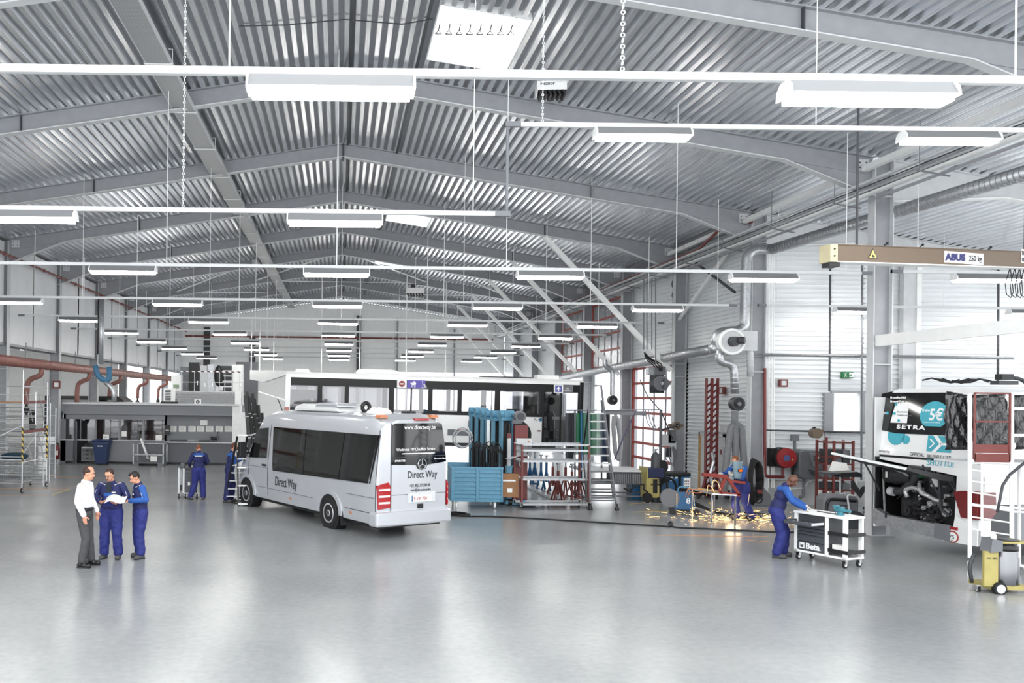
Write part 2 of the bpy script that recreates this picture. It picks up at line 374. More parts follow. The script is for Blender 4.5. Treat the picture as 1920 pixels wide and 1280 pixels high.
pr2 = MB().box(-.12, .12, -.1, .1, 0, .02)
# ---- columns
def make_column(h=9.2, d=0.45, w=0.26):
    r = E('column', (0, 0, 0))
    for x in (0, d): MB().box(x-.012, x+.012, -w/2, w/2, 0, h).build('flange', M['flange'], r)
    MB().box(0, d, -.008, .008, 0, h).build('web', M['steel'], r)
    st = MB()
    for z in (.02, 4.2, 4.7, 8.3): st.box(.012, d-.012, -w/2+.01, w/2-.01, z, z+.02)
    st.build('stiffener', M['flange'], r)
    MB().box(-.08, d+.08, -w/2-.06, w/2+.06, 0, .025).build('base_plate', M['steel'], r)
    return r
col0 = make_column()
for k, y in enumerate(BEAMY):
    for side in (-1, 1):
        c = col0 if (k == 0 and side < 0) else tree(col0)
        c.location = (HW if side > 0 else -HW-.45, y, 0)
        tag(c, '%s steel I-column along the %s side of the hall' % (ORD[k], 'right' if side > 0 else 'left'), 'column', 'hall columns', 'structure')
# raking struts from rafter to the right-hand columns
for k in range(3, 9):
    s_ = MB(); y = BEAMY[k]; s_.bar((7.9, y, zt(7.9)-.45), (12.9, y, 4.45), .16, .2, (0, 1, 0)); o = s_.build('raking_strut', M['whitep'])
    tag(o, 'white diagonal strut from the %s roof beam down to the right wall' % ORD[k], 'strut', 'raking struts on the right', 'structure')
# longitudinal eaves struts (right), between columns b0..b3
for k in range(0, 4):
    if k == 3: continue
    s_ = MB(); s_.bar((HW-.25, BEAMY[k]+.1, 8.98), (HW-.25, BEAMY[k+1]-.1, 8.98), .14, .14); tag(s_.build('eaves_strut', M['whitep']), 'white square eaves strut between the %s and next right column' % ORD[k], 'strut', 'eaves struts', 'structure')
tag(MB().bar((HW+.1, 8.0, 4.78), (HW+.1, 20.2, 4.78), .1, .27).build('side_rail_beam', M['whitep']), 'white horizontal beam running from the near right column to the right edge', 'beam', kind='structure')
# ---- annex (right) : roof, beams, walls
XA = 26.0
ann = MB(); roofbox(ann, HW+.02, XA+.6, Y0R, 26.6); annc = ann.build('ceiling.001', M['steel']); tag(annc, 'ribbed steel roof over the right-hand repair bay', 'ceiling', kind='structure')
for a, c in ((8.3, 14.3), (14.3, 20.3), (20.3, 26.3)):
    for i in range(14): dsheet(1, i, a, c, annc, x0=HW+.02)
for k in (0, 1, 2):
    y = BEAMY[k]; r = E('roof_beam', (0, y, 0)); tag(r, '%s roof beam of the right-hand repair bay' % ORD[k], 'beam', 'annex roof beams', 'structure')
    MB().prism([(HW+.46, zt(HW+.46)), (XA, zt(XA)), (XA, zt(XA)-.45), (16.2, zt(16.2)-.45), (HW+.46, 8.2)], (0, -.008, 0), X1, Z2, (0, .016, 0)).build('web', M['flange'], r)
    MB().bar((HW+.46, 0, zt(HW+.46)), (XA, 0, zt(XA)), .2, .025).build('top_flange', M['flange'], r)
    m_ = MB(); m_.bar((HW+.46, 0, 8.2), (16.2, 0, zt(16.2)-.45), .2, .025); m_.bar((16.2, 0, zt(16.2)-.45), (XA, 0, zt(XA)-.45), .2, .025); m_.build('bottom_flange', M['whitep'], r)
# horizontal corrugated cladding sheets: geometry relief, pitch 0.15
def clad_mesh(L, H=1.0, pitch=0.15, d=0.05, name='wall_sheet', m=None):
    rows = []; n = int(round(H/pitch)); p = H/n
    for k in range(n):
        z = k*p; rows += [(0, z), (0, z+p*.72), (-d, z+p*.76), (-d, z+p*.95)]
    rows.append((0, H)); mb = MB()
    mb.sheet([[Vector((0, y, z)) for y, z in rows], [Vector((L, y, z)) for y, z in rows]])
    return mb.mesh(name, m or M['clad'])
def cladding(parent, m6, origin, rz, nx, L, nz, H, skip=()):
    for i in range(nx):
        for j in range(nz):
            if (i, j) in skip: continue
            o = bpy.data.objects.new('wall_sheet', m6); C.objects.link(o); o.parent = parent
            d = Vector((math.cos(rz), math.sin(rz), 0))*(i*L)
            o.location = Vector(origin)+d+Vector((0, 0, j*H)); o.rotation_euler = (0, 0, rz)
# sheet faces -Y in local frame at rz=0 (relief goes to -y => towards viewer is recessed seam)
cm13 = clad_mesh(2.17, 0.9)
wback = E('wall_back_right', (0, 0, 0)); tag(wback, 'white corrugated end wall of the right-hand repair bay', 'wall', kind='structure')
# window opening in annex wall
wx0, wx1 = AT(1563, 740, 26.5).x, AT(1618, 740, 26.5).x; wz1, wz0 = AT(1590, 737, 26.5).z, AT(1590, 808, 26.5).z
MB().box(HW+.45, wx0, 26.62, 26.8, 0, 9).box(wx1, XA+1, 26.62, 26.8, 0, 9).box(wx0, wx1, 26.62, 26.8, 0, wz0).box(wx0, wx1, 26.62, 26.8, wz1, 9).build('wall_core', M['whitep'], wback)
def strip_sheets(parent, x0, x1, z0, z1, y, name='wall_sheet', rz=0, P=None):
    nz = max(1, int(round((z1-z0)/.9))); H = (z1-z0)/nz
    me = clad_mesh(x1-x0, H, 0.15 if H > .2 else .1)
    for j in range(nz):
        o = bpy.data.objects.new(name, me); C.objects.link(o); o.parent = parent
        o.location = (x0, y, z0+j*H) if P is None else P(j*H+z0); o.rotation_euler = (0, 0, rz)
YW = 26.6
strip_sheets(wback, HW+.47, wx0-.05, .75, 8.9, YW); strip_sheets(wback, wx0-.05, wx1+.05, wz1+.05, 8.6, YW); strip_sheets(wback, wx0-.05, wx1+.05, .75, wz0-.05, YW)
strip_sheets(wback, wx1+.05, 18.2, .75, 8.4, YW); strip_sheets(wback, 18.2, 22.2, .75, 7.9, YW); strip_sheets(wback, 22.2, 26.6, .75, 7.2, YW)
MB().box(HW+.45, XA+1, 26.42, 26.7, 0, .75).build('plinth', mat('concrete', (176, 177, 178), 0.85, 0, 0.12, 3, bump=.2), wback)
w4 = E('window_4', ((wx0+wx1)/2, 26.55, (wz0+wz1)/2), 0, 'bright white window in the corrugated wall beside the repair bay column', 'window', kind='structure')
a_, c_ = (wx1-wx0)/2, (wz1-wz0)/2; MB().box(-a_-.08, a_+.08, -.08, .1, c_, c_+.08).box(-a_-.08, a_+.08, -.08, .1, -c_-.08, -c_).box(-a_-.3, -a_, -.08, .1, -c_, c_).box(a_, a_+.06, -.08, .1, -c_, c_).build('frame', M['steel'], w4)
frosty = bpy.data.materials.new('frosted_glass'); frosty.use_nodes = True; nt = frosty.node_tree; nt.nodes.clear(); o_ = nt.nodes.new('ShaderNodeOutputMaterial'); t_ = nt.nodes.new('ShaderNodeBsdfTranslucent'); t_.inputs[0].default_value = (.9, .92, .93, 1); u_ = nt.nodes.new('ShaderNodeBsdfTransparent'); x_ = nt.nodes.new('ShaderNodeMixShader'); x_.inputs[0].default_value = .6; nt.links.new(t_.outputs[0], x_.inputs[1]); nt.links.new(u_.outputs[0], x_.inputs[2]); nt.links.new(x_.outputs[0], o_.inputs[0])
MB().box(-a_, a_, .02, .03, -c_, c_).build('pane', frosty, w4)
# posts on the annex wall
pst = E('column', (18.15, 26.42, 0)); tag(pst, 'pale wall post with braces behind the white coach', 'column', kind='structure')
MB().box(-.25, .15, -.1, 0.1, 0, 8.3).build('web', M['flange'], pst); MB().box(.15, .3, -.14, .1, 0, 8.3).build('flange', M['whitep'], pst); MB().prism([(.15, 2.5), (.45, 2.5), (.15, 4.2)], (0, -.1, 0), X1, Z2, (0, .05, 0)).build('gusset', M['whitep'], pst)
# ---- right wall of the main hall, X = 13.45
wr = E('wall_right', (0, 0, 0)); tag(wr, 'right-hand side wall with corrugated cladding between the columns', 'wall', kind='structure')
XR = 13.5
def side_sheets(y0, y1, z0, z1, x=XR):
    # faces -X : rotate sheet so local -Y -> -X : rz = -90deg, local +X -> -Y
    nz = max(1, int(round((z1-z0)/.9))); H = (z1-z0)/nz; me = clad_mesh(y1-y0, H, .15)
    for j in range(nz):
        o = bpy.data.objects.new('wall_sheet', me); C.objects.link(o); o.parent = wr; o.location = (x, y1, z0+j*H); o.rotation_euler = (0, 0, -math.pi/2)
core = MB()
core.box(XR+.02, XR+.15, 26.3, 32.4, 0, 9.4); side_sheets(26.5, 32.1, 0.35, 8.9)
core.box(XR+.02, XR+.15, 32.3, 38.3, 4.78, 9.4); side_sheets(32.5, 38.1, 4.85, 8.9)
for k in (4, 5): core.box(XR+.02, XR+.15, BEAMY[k], BEAMY[k]+6, 4.78, 9.4)
for k in (6, 7, 8):
    core.box(XR+.02, XR+.15, BEAMY[k], min(BEAMY[k]+6, YEND), 4.78, 9.4); side_sheets(BEAMY[k]+.2, BEAMY[k]+5.8, 4.85, 8.9)
for y in BEAMY[3:]: core.box(XR+.02, XR+.15, y-.35, y+.45, 0, 4.8)
core.build('wall_core', M['clad'], wr)
MB().box(XR-.06, XR, 26.5, 32.1, 0, .35).box(XR-.08, XR, 26.5, 32.1, 2.0, 2.06).build('rail', M['flange'], wr)
# sectional doors with red frames
redf = mat('door_frame_red', (158, 70, 60), 0.5)
foil = mat('crinkled_foil', (190, 192, 196), 0.22, 0.8, 0.35, 9, bump=1.0)
def sect_door(n, y0, y1, z0, z1, rows, cols, pane_m, label, x=XR-.02, th=.11):
    d = E('door_%d' % n, (x, y0, z0), 0, label, 'door', kind='structure'); W_, H_ = y1-y0, z1-z0; fr = MB()
    fr.box(-.05, .03, -.08, .04, 0, H_); fr.box(-.05, .03, W_-.04, W_+.08, 0, H_); fr.build('side_frame', redf, d)
    for r in range(rows+1):
        z = H_*r/rows; MB().box(-.05, .03, 0, W_, z-th/2, z+th/2).build('rail', redf, d)
    for c in range(1, cols): MB().box(-.04, .02, W_*c/cols-.02, W_*c/cols+.02, 0, H_).build('mullion', M['steel'], d)
    for r in range(rows):
        for c in range(cols):
            p_ = MB().box(-.012, .004, W_*c/cols+.02, W_*(c+1)/cols-.02, H_*r/rows+th/2, H_*(r+1)/rows-th/2); p_.build('pane', pane_m, d)
    return d
sect_door(1, 32.95, 38.0, .05, 4.7, 7, 4, M['glass'], 'glazed sectional door with red frame beside the welding corner')
for i, k in enumerate((4, 5)):
    sect_door(2+i, BEAMY[k]+.5, BEAMY[k]+5.5, 4.95, 8.2, 4, 5, foil, ['raised sectional door with red frame and foil panes, nearer one', 'raised sectional door with red frame and foil panes, farther one'][i], x=XR-.15, th=.09)
# door guide rails on columns b3..b6
for k in (3, 4, 5, 6):
    g = E('door_guide', (13.2, BEAMY[k]+.28, 0), 0, 'dark ladder-like door guide rail beside the %s right column' % ORD[k], 'rail', 'door guide rails')
    MB().box(0, .05, 0, .05, 0, 8.3).box(0, .05, .35, .4, 0, 8.3).build('rail', M['dark'], g)
    for z in range(1, 14): MB().box(.01, .04, 0, .4, z*.6, z*.6+.05).build('rung', M['dark'], g)
    MB().cyl((-.1, .1, 7.9), (.25, .1, 7.9), .16, n=12).cyl((-.1, .1, 7.45), (.2, .1, 7.45), .13, n=12).build('spring_drum', M['black'], g)
# ---- back wall with siding panels
wb = E('wall_back', (0, 0, 0)); tag(wb, 'far end wall of white horizontal siding panels', 'wall', kind='structure')
MB().prism([(-13.5, 5.4), (13.5, 5.4), (13.5, zt(13.5)+.1), (0, ZR+.1), (-13.5, zt(13.5)+.1)], (0, YEND, 0), X1, Z2, (0, .2, 0)).box(-13.5, 4.46, YEND, YEND+.2, 0, 5.4).build('wall_core', M['whitep'], wb)
pan = MB().box(0, 4.44, -.04, 0, .012, .588).mesh('wall_panel', M['whitep'])
for i in range(6):
    for j in range(15):
        if i >= 4 and j < 9: continue
        o = bpy.data.objects.new('wall_panel', pan); C.objects.link(o); o.parent = wb; o.location = (-13.4+i*4.466, YEND, j*.6)
for x, y0_, h, w_ in ((-11.3, 0, 8.9, .5), (-7.5, 0, 8.2, .45), (1.3, 0, 10, .35), (4.6, 0, 9.8, .12), (9.3, 0, 9, .1), (-3.6, 0, 5.2, .9), (-1.6, 0, 5.2, .5)):
    MB().box(x, x+w_, YEND-.3, YEND-.05, 0, h).build('post', M['dark'] if w_ > .3 else M['steel'], wb)
tag(MB().tube([(-12.8, YEND-.35, 8.15), (12.5, YEND-.35, 8.15)], .07, 8).build('sprinkler_pipe', M['brick_red']), 'thin red sprinkler pipe across the far end wall', 'pipe')
# ---- left upper wall: pale hanging sheets between columns; open below to the aisle
wl = E('wall_left', (0, 0, 0)); tag(wl, 'upper left wall of pale hanging sheets above the open aisle', 'wall', kind='structure')
cur = mat('pale_sheeting', (236, 238, 240), 0.6, 0, 0.04, 1.2, bump=.2)
for k in range(-1, 9):
    y0 = 14.3+6*k+.2
    for h in range(2):
        ya, yb = y0+h*2.9, y0+h*2.9+(2.78 if k > 1 else 2.86); rows = []
        for z in (5.2, 6.0, 6.8, 7.6, 8.4, 9.15):
            rows.append([Vector((-13.15+.035*math.sin(y*2.1+k*1.7+h)*(1.6-.18*z)+.012*random.random(), y, z)) for y in [ya+(yb-ya)*q/10 for q in range(11)]])
        mb = MB(); mb.sheet(rows); mb.build('hanging_sheet', cur, wl, smooth=True)
MB().box(-13.2, -13.1, 8.5, YEND, 5.12, 5.22).box(-13.55, -13.38, 8.5, YEND, 5.1, 9.4).build('bottom_rail', M['steel'], wl)
# ---- left aisle
al = MB().box(-27, -13.5, Y0R, 50.5, 6.4, 6.6).build('ceiling.002', M['steel']); tag(al, 'low ribbed roof over the left aisle', 'ceiling', kind='structure')
me_ = deck_mesh(6.0, 'roof_sheet', 2.7, 9)
for i in range(5):
    for a in (20.3, 26.3, 32.3, 38.3, 44.3):
        o = bpy.data.objects.new('roof_sheet', me_); C.objects.link(o); o.parent = al; o.location = (-27+i*2.7, a, 6.28)
wl2 = E('wall_aisle', (0, 0, 0)); tag(wl2, 'white panelled wall at the end of the left aisle', 'wall', kind='structure')
MB().box(-27, -13.6, 50.4, 50.6, 0, 6.4).build('wall_core', M['whitep'], wl2)
pan2 = MB().box(0, 4.44, -.04, 0, .012, .608).mesh('wall_panel', M['whitep'])
for i in range(3):
    for j in range(10):
        o = bpy.data.objects.new('wall_panel', pan2); C.objects.link(o); o.parent = wl2; o.location = (-27+i*4.466, 50.4, j*.62)
pan3 = MB().box(-.04, 0, 0, 5.9, .012, .608).mesh('wall_panel', M['whitep'])
wl3 = E('wall_aisle_side', (0, 0, 0)); tag(wl3, 'far left outer wall of the aisle in white panels', 'wall', kind='structure')
MB().box(-27.2, -27, 10, 50.6, 0, 6.4).build('wall_core', M['whitep'], wl3)
for i in range(6):
    for j in range(10):
        o = bpy.data.objects.new('wall_panel', pan3); C.objects.link(o); o.parent = wl3; o.location = (-26.95, 14.4+i*6, j*.62)
# ================================================================ OVERHEAD FITTINGS
def ATX(px, py, X):
    u, v = ray(px, py); Y = X/u
    return Vector((X, Y, CAMZ+v*Y))
lampm = mat('lamp_tube', (255, 253, 248), 0.5, var=0, emit=LAMP)
reflm = mat('lamp_reflector', (120, 122, 124), 0.5, 0.0, 0.03, 4)
def make_lamp():
    r = E('strip_light', (0, 0, 0))
    pr = [(-.05, .0), (.05, .0), (.13, -.13), (.12, -.13), (.045, -.015), (-.045, -.015), (-.12, -.13), (-.13, -.13)]
    MB().prism(pr, (-.75, 0, 0), Y1, Z2, (1.5, 0, 0)).build('reflector', reflm, r)
    MB().box(-.73, .73, -.1, .1, -.19, -.125).build('tube', lampm, r)
    for sx in (-1, 1): MB().prism([(-.06, .0), (.06, .0), (.12, -.06), (.14, -.15), (-.14, -.15), (-.12, -.06)], (sx*.75, 0, 0), Y1, Z2, (sx*.02, 0, 0)).build('end_cap', M['whitep'], r)
    return r
lamp0 = make_lamp(); used = [False]
SIDE = {-3: 'far left', -2: 'left', -1: 'left of centre', 0: 'under the ridge', 1: 'right of centre', 2: 'right', 3: 'in the right bay'}
ROWS = [(7.6, -12.5, 14, 6.22, [(-1, None), (0, None), (1, None), (2, None)], 'nearest row'),
        (13.3, 2.6, 12.6, 7.66, [(1, None), (2, None)], 'raised row on the right'),
        (13.3, -12.5, 2.7, 6.22, [(-2, None), (-1, None), (0, None)], 'second row'),
        (19.1, -12.5, 12.25, 6.25, [(j, None) for j in (-2, -1, 0, 1, 2)], 'third row'),
        (19.1, 12.7, 20, 6.3, [(3, 14.9)], 'third row beyond the column'),
        (25.5, -12.5, 12.2, 6.22, [(j, None) for j in (-2, -1, 0, 1, 2)], 'fourth row'),
        (25.2, 12.7, 24, 6.2, [(3, 15.8), (4, 21.1)], 'row before the end wall of the repair bay')]
ON = ['fifth row', 'sixth row', 'seventh row', 'eighth row', 'ninth row', 'farthest row']
for k, y in enumerate((31.5, 37.6, 43.6, 49.6, 55.6, 61.6)): ROWS.append((y, -12.3, 12.3, 6.22, [(j, None) for j in (-2, -1, 0, 1, 2)], ON[k]))
for (y, xa, xb, z, ls, nm) in ROWS:
    r = E('lighting_rail', ((xa+xb)/2, y, z), 0, 'white suspended lighting rail, %s' % nm, 'rail', 'lighting rails'); h = (xb-xa)/2
    MB().box(-h, h, -.03, .03, -.03, .04).build('rail', M['railp'], r)
    for q in (h-.25, -h): MB().box(q, q+.25, -.035, .035, -.035, .045).build('end_box', M['midg'], r)
    n = max(2, int((xb-xa)/3.2))
    for q in range(n):
        x = -h+.6+(2*h-1.2)*q/(n-1); X = (xa+xb)/2+x
        if y < 14 and q % 2 == 0:
            ch = MB(); zz = .04; top = zt(X)-z; i = 0
            while zz < top:
                ch.torus((x, 0, zz+.03), (1, 0, 0) if i % 2 else (0, 1, 0), .019, .0055, 6, 4); zz += .052; i += 1
            ch.build('chain', M['whitep'], r)
        else: MB().cyl((x, 0, .04), (x, 0, zt(X)-z), .008 if y < 30 else .014, n=5).build('hanger_wire', M['whitep'], r)
    for j, cx in ls:
        o = lamp0 if not used[0] else tree(lamp0); used[0] = True
        X = -.12+4.93*j if cx is None else cx
        o.location = (X, y, z-.03); where = SIDE.get(j, 'far right')
        tag(o, 'white strip light %s, %s' % (where, nm), 'light', 'hanging strip lights')
# link rod between the raised and lower rails
tag(MB().cyl((2.64, 13.3, 6.27), (2.64, 13.3, 7.62), .025, n=8).build('link_rod', M['midg']), 'thin vertical rod joining the raised and lower lighting rails', 'rod')
# ---- left perforated cable tray
perf = bpy.data.materials.new('perforated_tray'); perf.use_nodes = True; nt = perf.node_tree; b = nt.nodes['Principled BSDF']; b.inputs['Roughness'].default_value = .4; b.inputs['Metallic'].default_value = .4
tc = nt.nodes.new('ShaderNodeTexCoord'); bk = nt.nodes.new('ShaderNodeTexBrick'); bk.inputs['Scale'].default_value = 14; bk.inputs['Mortar Size'].default_value = .2; bk.inputs['Color1'].default_value = (.03, .03, .03, 1); bk.inputs['Color2'].default_value = (.06, .06, .06, 1); bk.inputs['Mortar'].default_value = (.42, .43, .44, 1); bk.inputs['Brick Width'].default_value = .8; bk.inputs['Row Height'].default_value = .5; bk.inputs['Mortar Smooth'].default_value = .1
nt.links.new(tc.outputs['Object'], bk.inputs['Vector']); nt.links.new(bk.outputs['Color'], b.inputs['Base Color'])
ct = E('cable_tray', (-3.94, 8.5, 10.27), 0, 'long perforated cable tray hung under the left roof slope', 'tray')
sec = MB().box(-.26, .26, 0, 2.98, 0, .006).mesh('tray_section', perf); lip = MB().box(-.275, -.255, 0, 2.98, -.005, .1).box(.255, .275, 0, 2.98, -.005, .1).mesh('tray_lip', M['flange'])
brk = MB().tube([(-.3, 0, .12), (-.3, 0, -.02), (.3, 0, -.02), (.3, 0, .3), (.22, 0, .3)], .012, 6).mesh('bracket', M['whitep'])
cabl = MB()
for q in range(6): cabl.tube([(-.2+.07*q+.03*math.sin(y*.9+q), y, .03+.015*(q % 2)) for y in range(0, 58, 2)], .014, 5)
cabl.build('cable', M['dark'], ct)
for k in range(19):
    for me, nm in ((sec, 'tray_section'), (lip, 'tray_lip'), (brk, 'bracket')):
        o = bpy.data.objects.new(nm, me); C.objects.link(o); o.parent = ct; o.location = (0, 3*k, 0)
# two small floodlights hung by the tray
# ---- right cable trays
rt = E('cable_tray', (12.55, 8.5, 8.3), 0, 'bundle of white cable trays and pipes along the right column line', 'tray')
for q, (dx, dz, w_) in enumerate(((-.28, .1, .09), (-.12, .0, .13), (.06, -.06, .16), (.2, -.16, .07))):
    MB().box(dx-w_/2, dx+w_/2, 0, 58, dz, dz+.05).build('tray_run', [M['flange'], M['galv'], M['whitep'], M['steel']][q], rt)
cb = MB()
for dx in (-.2, -.02, .12): cb.tube([(dx, y, .07) for y in (0, 20, 40, 58)], .015, 5)
cb.build('cable', M['dark'], rt)
for k in range(20): MB().bar((-.4, k*3, -.1), (.3, k*3, -.22), .03, .03).cyl((-.35, k*3, -.1), (-.35, k*3, .95), .01, n=5).build('hanger', M['midg'], rt)
pp = MB().tube(bend([(12.3, 66, 8.45), (12.3, 28.5, 8.5), (12.3, 26.8, 8.9), (12.95, 26.1, 8.95)], .4), .05, 8); tag(pp.build('sprinkler_pipe', M['brick_red']), 'thin red sprinkler pipe along the right cable trays', 'pipe')
pp = MB().tube([(-12.7, 8.5, 8.5), (-12.7, 67.8, 8.5)], .055, 8)
for k in range(28): pp.cyl((-12.7, 10+k*2.1, 8.5), (-12.7, 10.08+k*2.1, 8.5), .075, n=8)
tag(pp.build('sprinkler_pipe', M['brick_red']), 'thin red sprinkler pipe running along the upper left wall', 'pipe')
# ---- spiral duct on the right
def spiral(pts, r, name, label, m=None, n=14, step=.14):
    """duct with raised seams"""
    d = E(name, pts[0], 0, label, 'duct'); o0 = Vector(pts[0]); L = [Vector(p)-o0 for p in pts]
    MB().tube(L, r, n).build('duct_body', m or M['galv'], d, smooth=True)
    sm = MB()
    for a, c in zip(L[:-1], L[1:]):
        ln = (c-a).length; k = int(ln/step)
        for q in range(1, k):
            p = a.lerp(c, q/k); dd = (c-a).normalized(); sm.cyl(p-dd*.012, p+dd*.012, r*1.03, n=n)
    if sm.v: tag(sm.build('duct_seam', M['galv'], d), kind='stuff')
    return d
d0 = AT(1448, 467, 25.7); d1 = AT(1960, 313, 16.2)
spiral([d1, d0], .16, 'spiral_duct', 'long round galvanised duct rising across the right repair bay')
Yd = 25.7
spiral(bend([AT(1450, 466, Yd), AT(1400, 470, Yd), AT(1396, 612, Yd-.1), AT(1385, 620, Yd-.1), AT(1344, 624, Yd-.2), AT(1342, 648, Yd-.2)], .35, 6), .15, 'spiral_duct', 'round duct dropping down the corner column to the fan')
fan = E('extraction_fan', AT(1368, 641, 25.2), 0, 'round pale extraction fan on the corner column', 'fan')
MB().lathe([(.12, -.22), (.34, -.2), (.38, -.1), (.38, .1), (.32, .16), (.1, .18)], D=(0, -1, 0), n=24).build('fan_housing', M['flange'], fan, smooth=True)
MB().torus((0, -.16, 0), (0, 1, 0), .36, .05, 24).build('rim', M['whitep'], fan, smooth=True)
MB().cyl((0, -.1, 0), (0, -.42, 0), .16, .14, n=14).cyl((.1, -.4, .02), (.22, -.5, .02), .11, n=12).build('motor', M['dark'], fan)
MB().box(.1, .9, .1, .2, -.25, .35).build('wall_bracket', M['flange'], fan)
spiral([ATX(1330, 655, 12.6), ATX(1262, 668, 12.6), ATX(1100, 699, 12.6), ATX(985, 722, 12.6)], .17, 'spiral_duct', 'round duct running level along the right wall towards the far end', step=.3)
spiral(bend([AT(1330, 655, 25.5), AT(1350, 650, 25.4)], .1), .15, 'spiral_duct', 'short duct joining the fan to the long wall duct')
spiral(bend([AT(1350, 655, 25.3), AT(1348, 678, 25.3), AT(1376, 683, 25.3), AT(1378, 738, 25.3)], .3, 6), .12, 'spiral_duct', 'bent duct from the fan down to the black hose reel')
spiral(bend([AT(1390, 648, 25.4), AT(1406, 655, 25.5), AT(1407, 705, 25.6)], .2, 5), .1, 'drop_pipe', 'pale pipe beside the fan going down the corner column', M['flange'])
def hose_legs(name, label, pts_list, r, m, ring=True):
    o0 = Vector(pts_list[0][0]); d = E(name, o0, 0, label, 'hose')
    for pts in pts_list:
        P_ = bend([Vector(p)-o0 for p in pts], .25, 6); MB().tube(P_, r, 10).build('hose', m, d, smooth=True)
        if ring:
            rg = MB()
            for a, c in zip(P_[:-1], P_[1:]):
                ln = (c-a).length; k = max(1, int(ln/(r*.7)))
                for q in range(k):
                    p = a.lerp(c, (q+.5)/k)
                    if (c-a).length > 1e-4: dd = (c-a).normalized(); rg.cyl(p-dd*.006, p+dd*.006, r*1.08, n=8)
            tag(rg.build('ribbing', m, d), kind='stuff')
    return d
hosem = mat('grey_hose', (112, 114, 117), .6, 0, .1, 6)
Yh = 24.9
hr = E('hose_reel', AT(1381, 757, 25.0), 0, 'black round exhaust hose reel above the grey hoses', 'reel')
MB().cyl((0, -.12, 0), (0, .12, 0), .2, n=20).build('drum', M['black'], hr); MB().torus((0, -.12, 0), (0, 1, 0), .18, .03, 20).build('rim', M['dark'], hr); MB().cyl((0, -.2, 0), (0, -.1, 0), .06, n=12).build('hub', M['midg'], hr)
hose_legs('exhaust_hose', 'thick grey exhaust hose hanging in loops behind the welder', [
  [AT(1378, 770, Yh), AT(1377, 798, Yh)], [AT(1377, 796, Yh), AT(1371, 800, Yh), AT(1362, 860, Yh), AT(1358, 925, Yh-.2)],
  [AT(1378, 790, Yh), AT(1379, 830, Yh), AT(1380, 880, Yh)], [AT(1377, 796, Yh), AT(1390, 800, Yh), AT(1394, 850, Yh), AT(1397, 905, Yh)]], .1, hosem)
# far reel with looped hose by the second door
hr2 = tree(hr); hr2.location = AT(1148, 750, 36); tag(hr2, 'black round hose reel hanging before the bright far door', 'reel')
MB().tube(bend([Vector((0, 0, .2)), Vector((0, 0, 1.3)), Vector((-.35, 0, 1.5)), Vector((-.35, 0, 1.75))], .2), .11, 10).build('drop_duct', M['galv'], hr2)
hose_legs('exhaust_hose', 'grey exhaust hose looped below the far black reel', [[AT(1152, 778, 36), AT(1158, 786, 36), AT(1164, 830, 36), AT(1161, 864, 36), AT(1154, 850, 36), AT(1150, 800, 36), AT(1151, 780, 36)]], .1, mat('pale_hose', (168, 170, 172), .6), ring=False)
# ---- X bracing on right wall bay
br = E('wall_bracing', (13.2, 26.3, 0), 0, 'crossed white and dark tie bars on the wall behind the fan', 'bracing')
p = [ATX(1372, 462, 13.2), ATX(1268, 606, 13.2), ATX(1293, 484, 13.2), ATX(1378, 548, 13.2)]; o0 = Vector((13.2, 26.3, 0))
MB().bar(p[0]-o0, p[1]-o0, .09, .09).build('tie_bar', M['whitep'], br); MB().bar(p[2]-o0, p[3]-o0, .07, .07).build('tie_bar', M['dark'], br)
# ---- left big red duct with drops
rd = E('red_duct', (-12.3, 18, 4.43), 0, 'long thick dusty-red exhaust duct along the left aisle', 'duct')
MB().tube([(0, 0, 0), (0, 46, 0)], .18, 16).build('duct_body', M['rust'], rd, smooth=True)
cl_ = MB()
for k in range(20): cl_.cyl((0, k*2.3+.5, 0), (0, k*2.3+.56, 0), .19, n=16)
cl_.build('collar', M['rust'], rd)
MB().tube([(-.35, 0, .2), (-.35, 46, .2)], .06, 8).build('thin_pipe', M['brick_red'], rd)
for k, (yy, drop) in enumerate(((20.0, 1.4), (26.5, 1.4), (32.2, 1.0), (38.6, 1.0), (44.5, .9), (50, .9))):
    P_ = bend([(0, yy-4, -.1), (0, yy-4, -.42), (-.55, yy-4, -.62), (-.6, yy-4, -.85-drop*.2), (-.6, yy-4, -.9-drop*.5)], .22, 5)
    MB().tube(P_, .11, 10).build('drop_bend', M['rust'], rd, smooth=True)
    MB().cyl((-.6, yy-4, -.9-drop*.5), (-.6, yy-4, -1.45-drop*.5), .06, n=8).ball((-.6, yy-4, -1.15-drop*.5), .15, .15, .15).build('hose_coupling', M['black'], rd)
for k in range(8): MB().cyl((0, k*6+2.3, .15), (0, k*6+2.3, .8), .015, n=5).build('hanger_rod', M['midg'], rd)
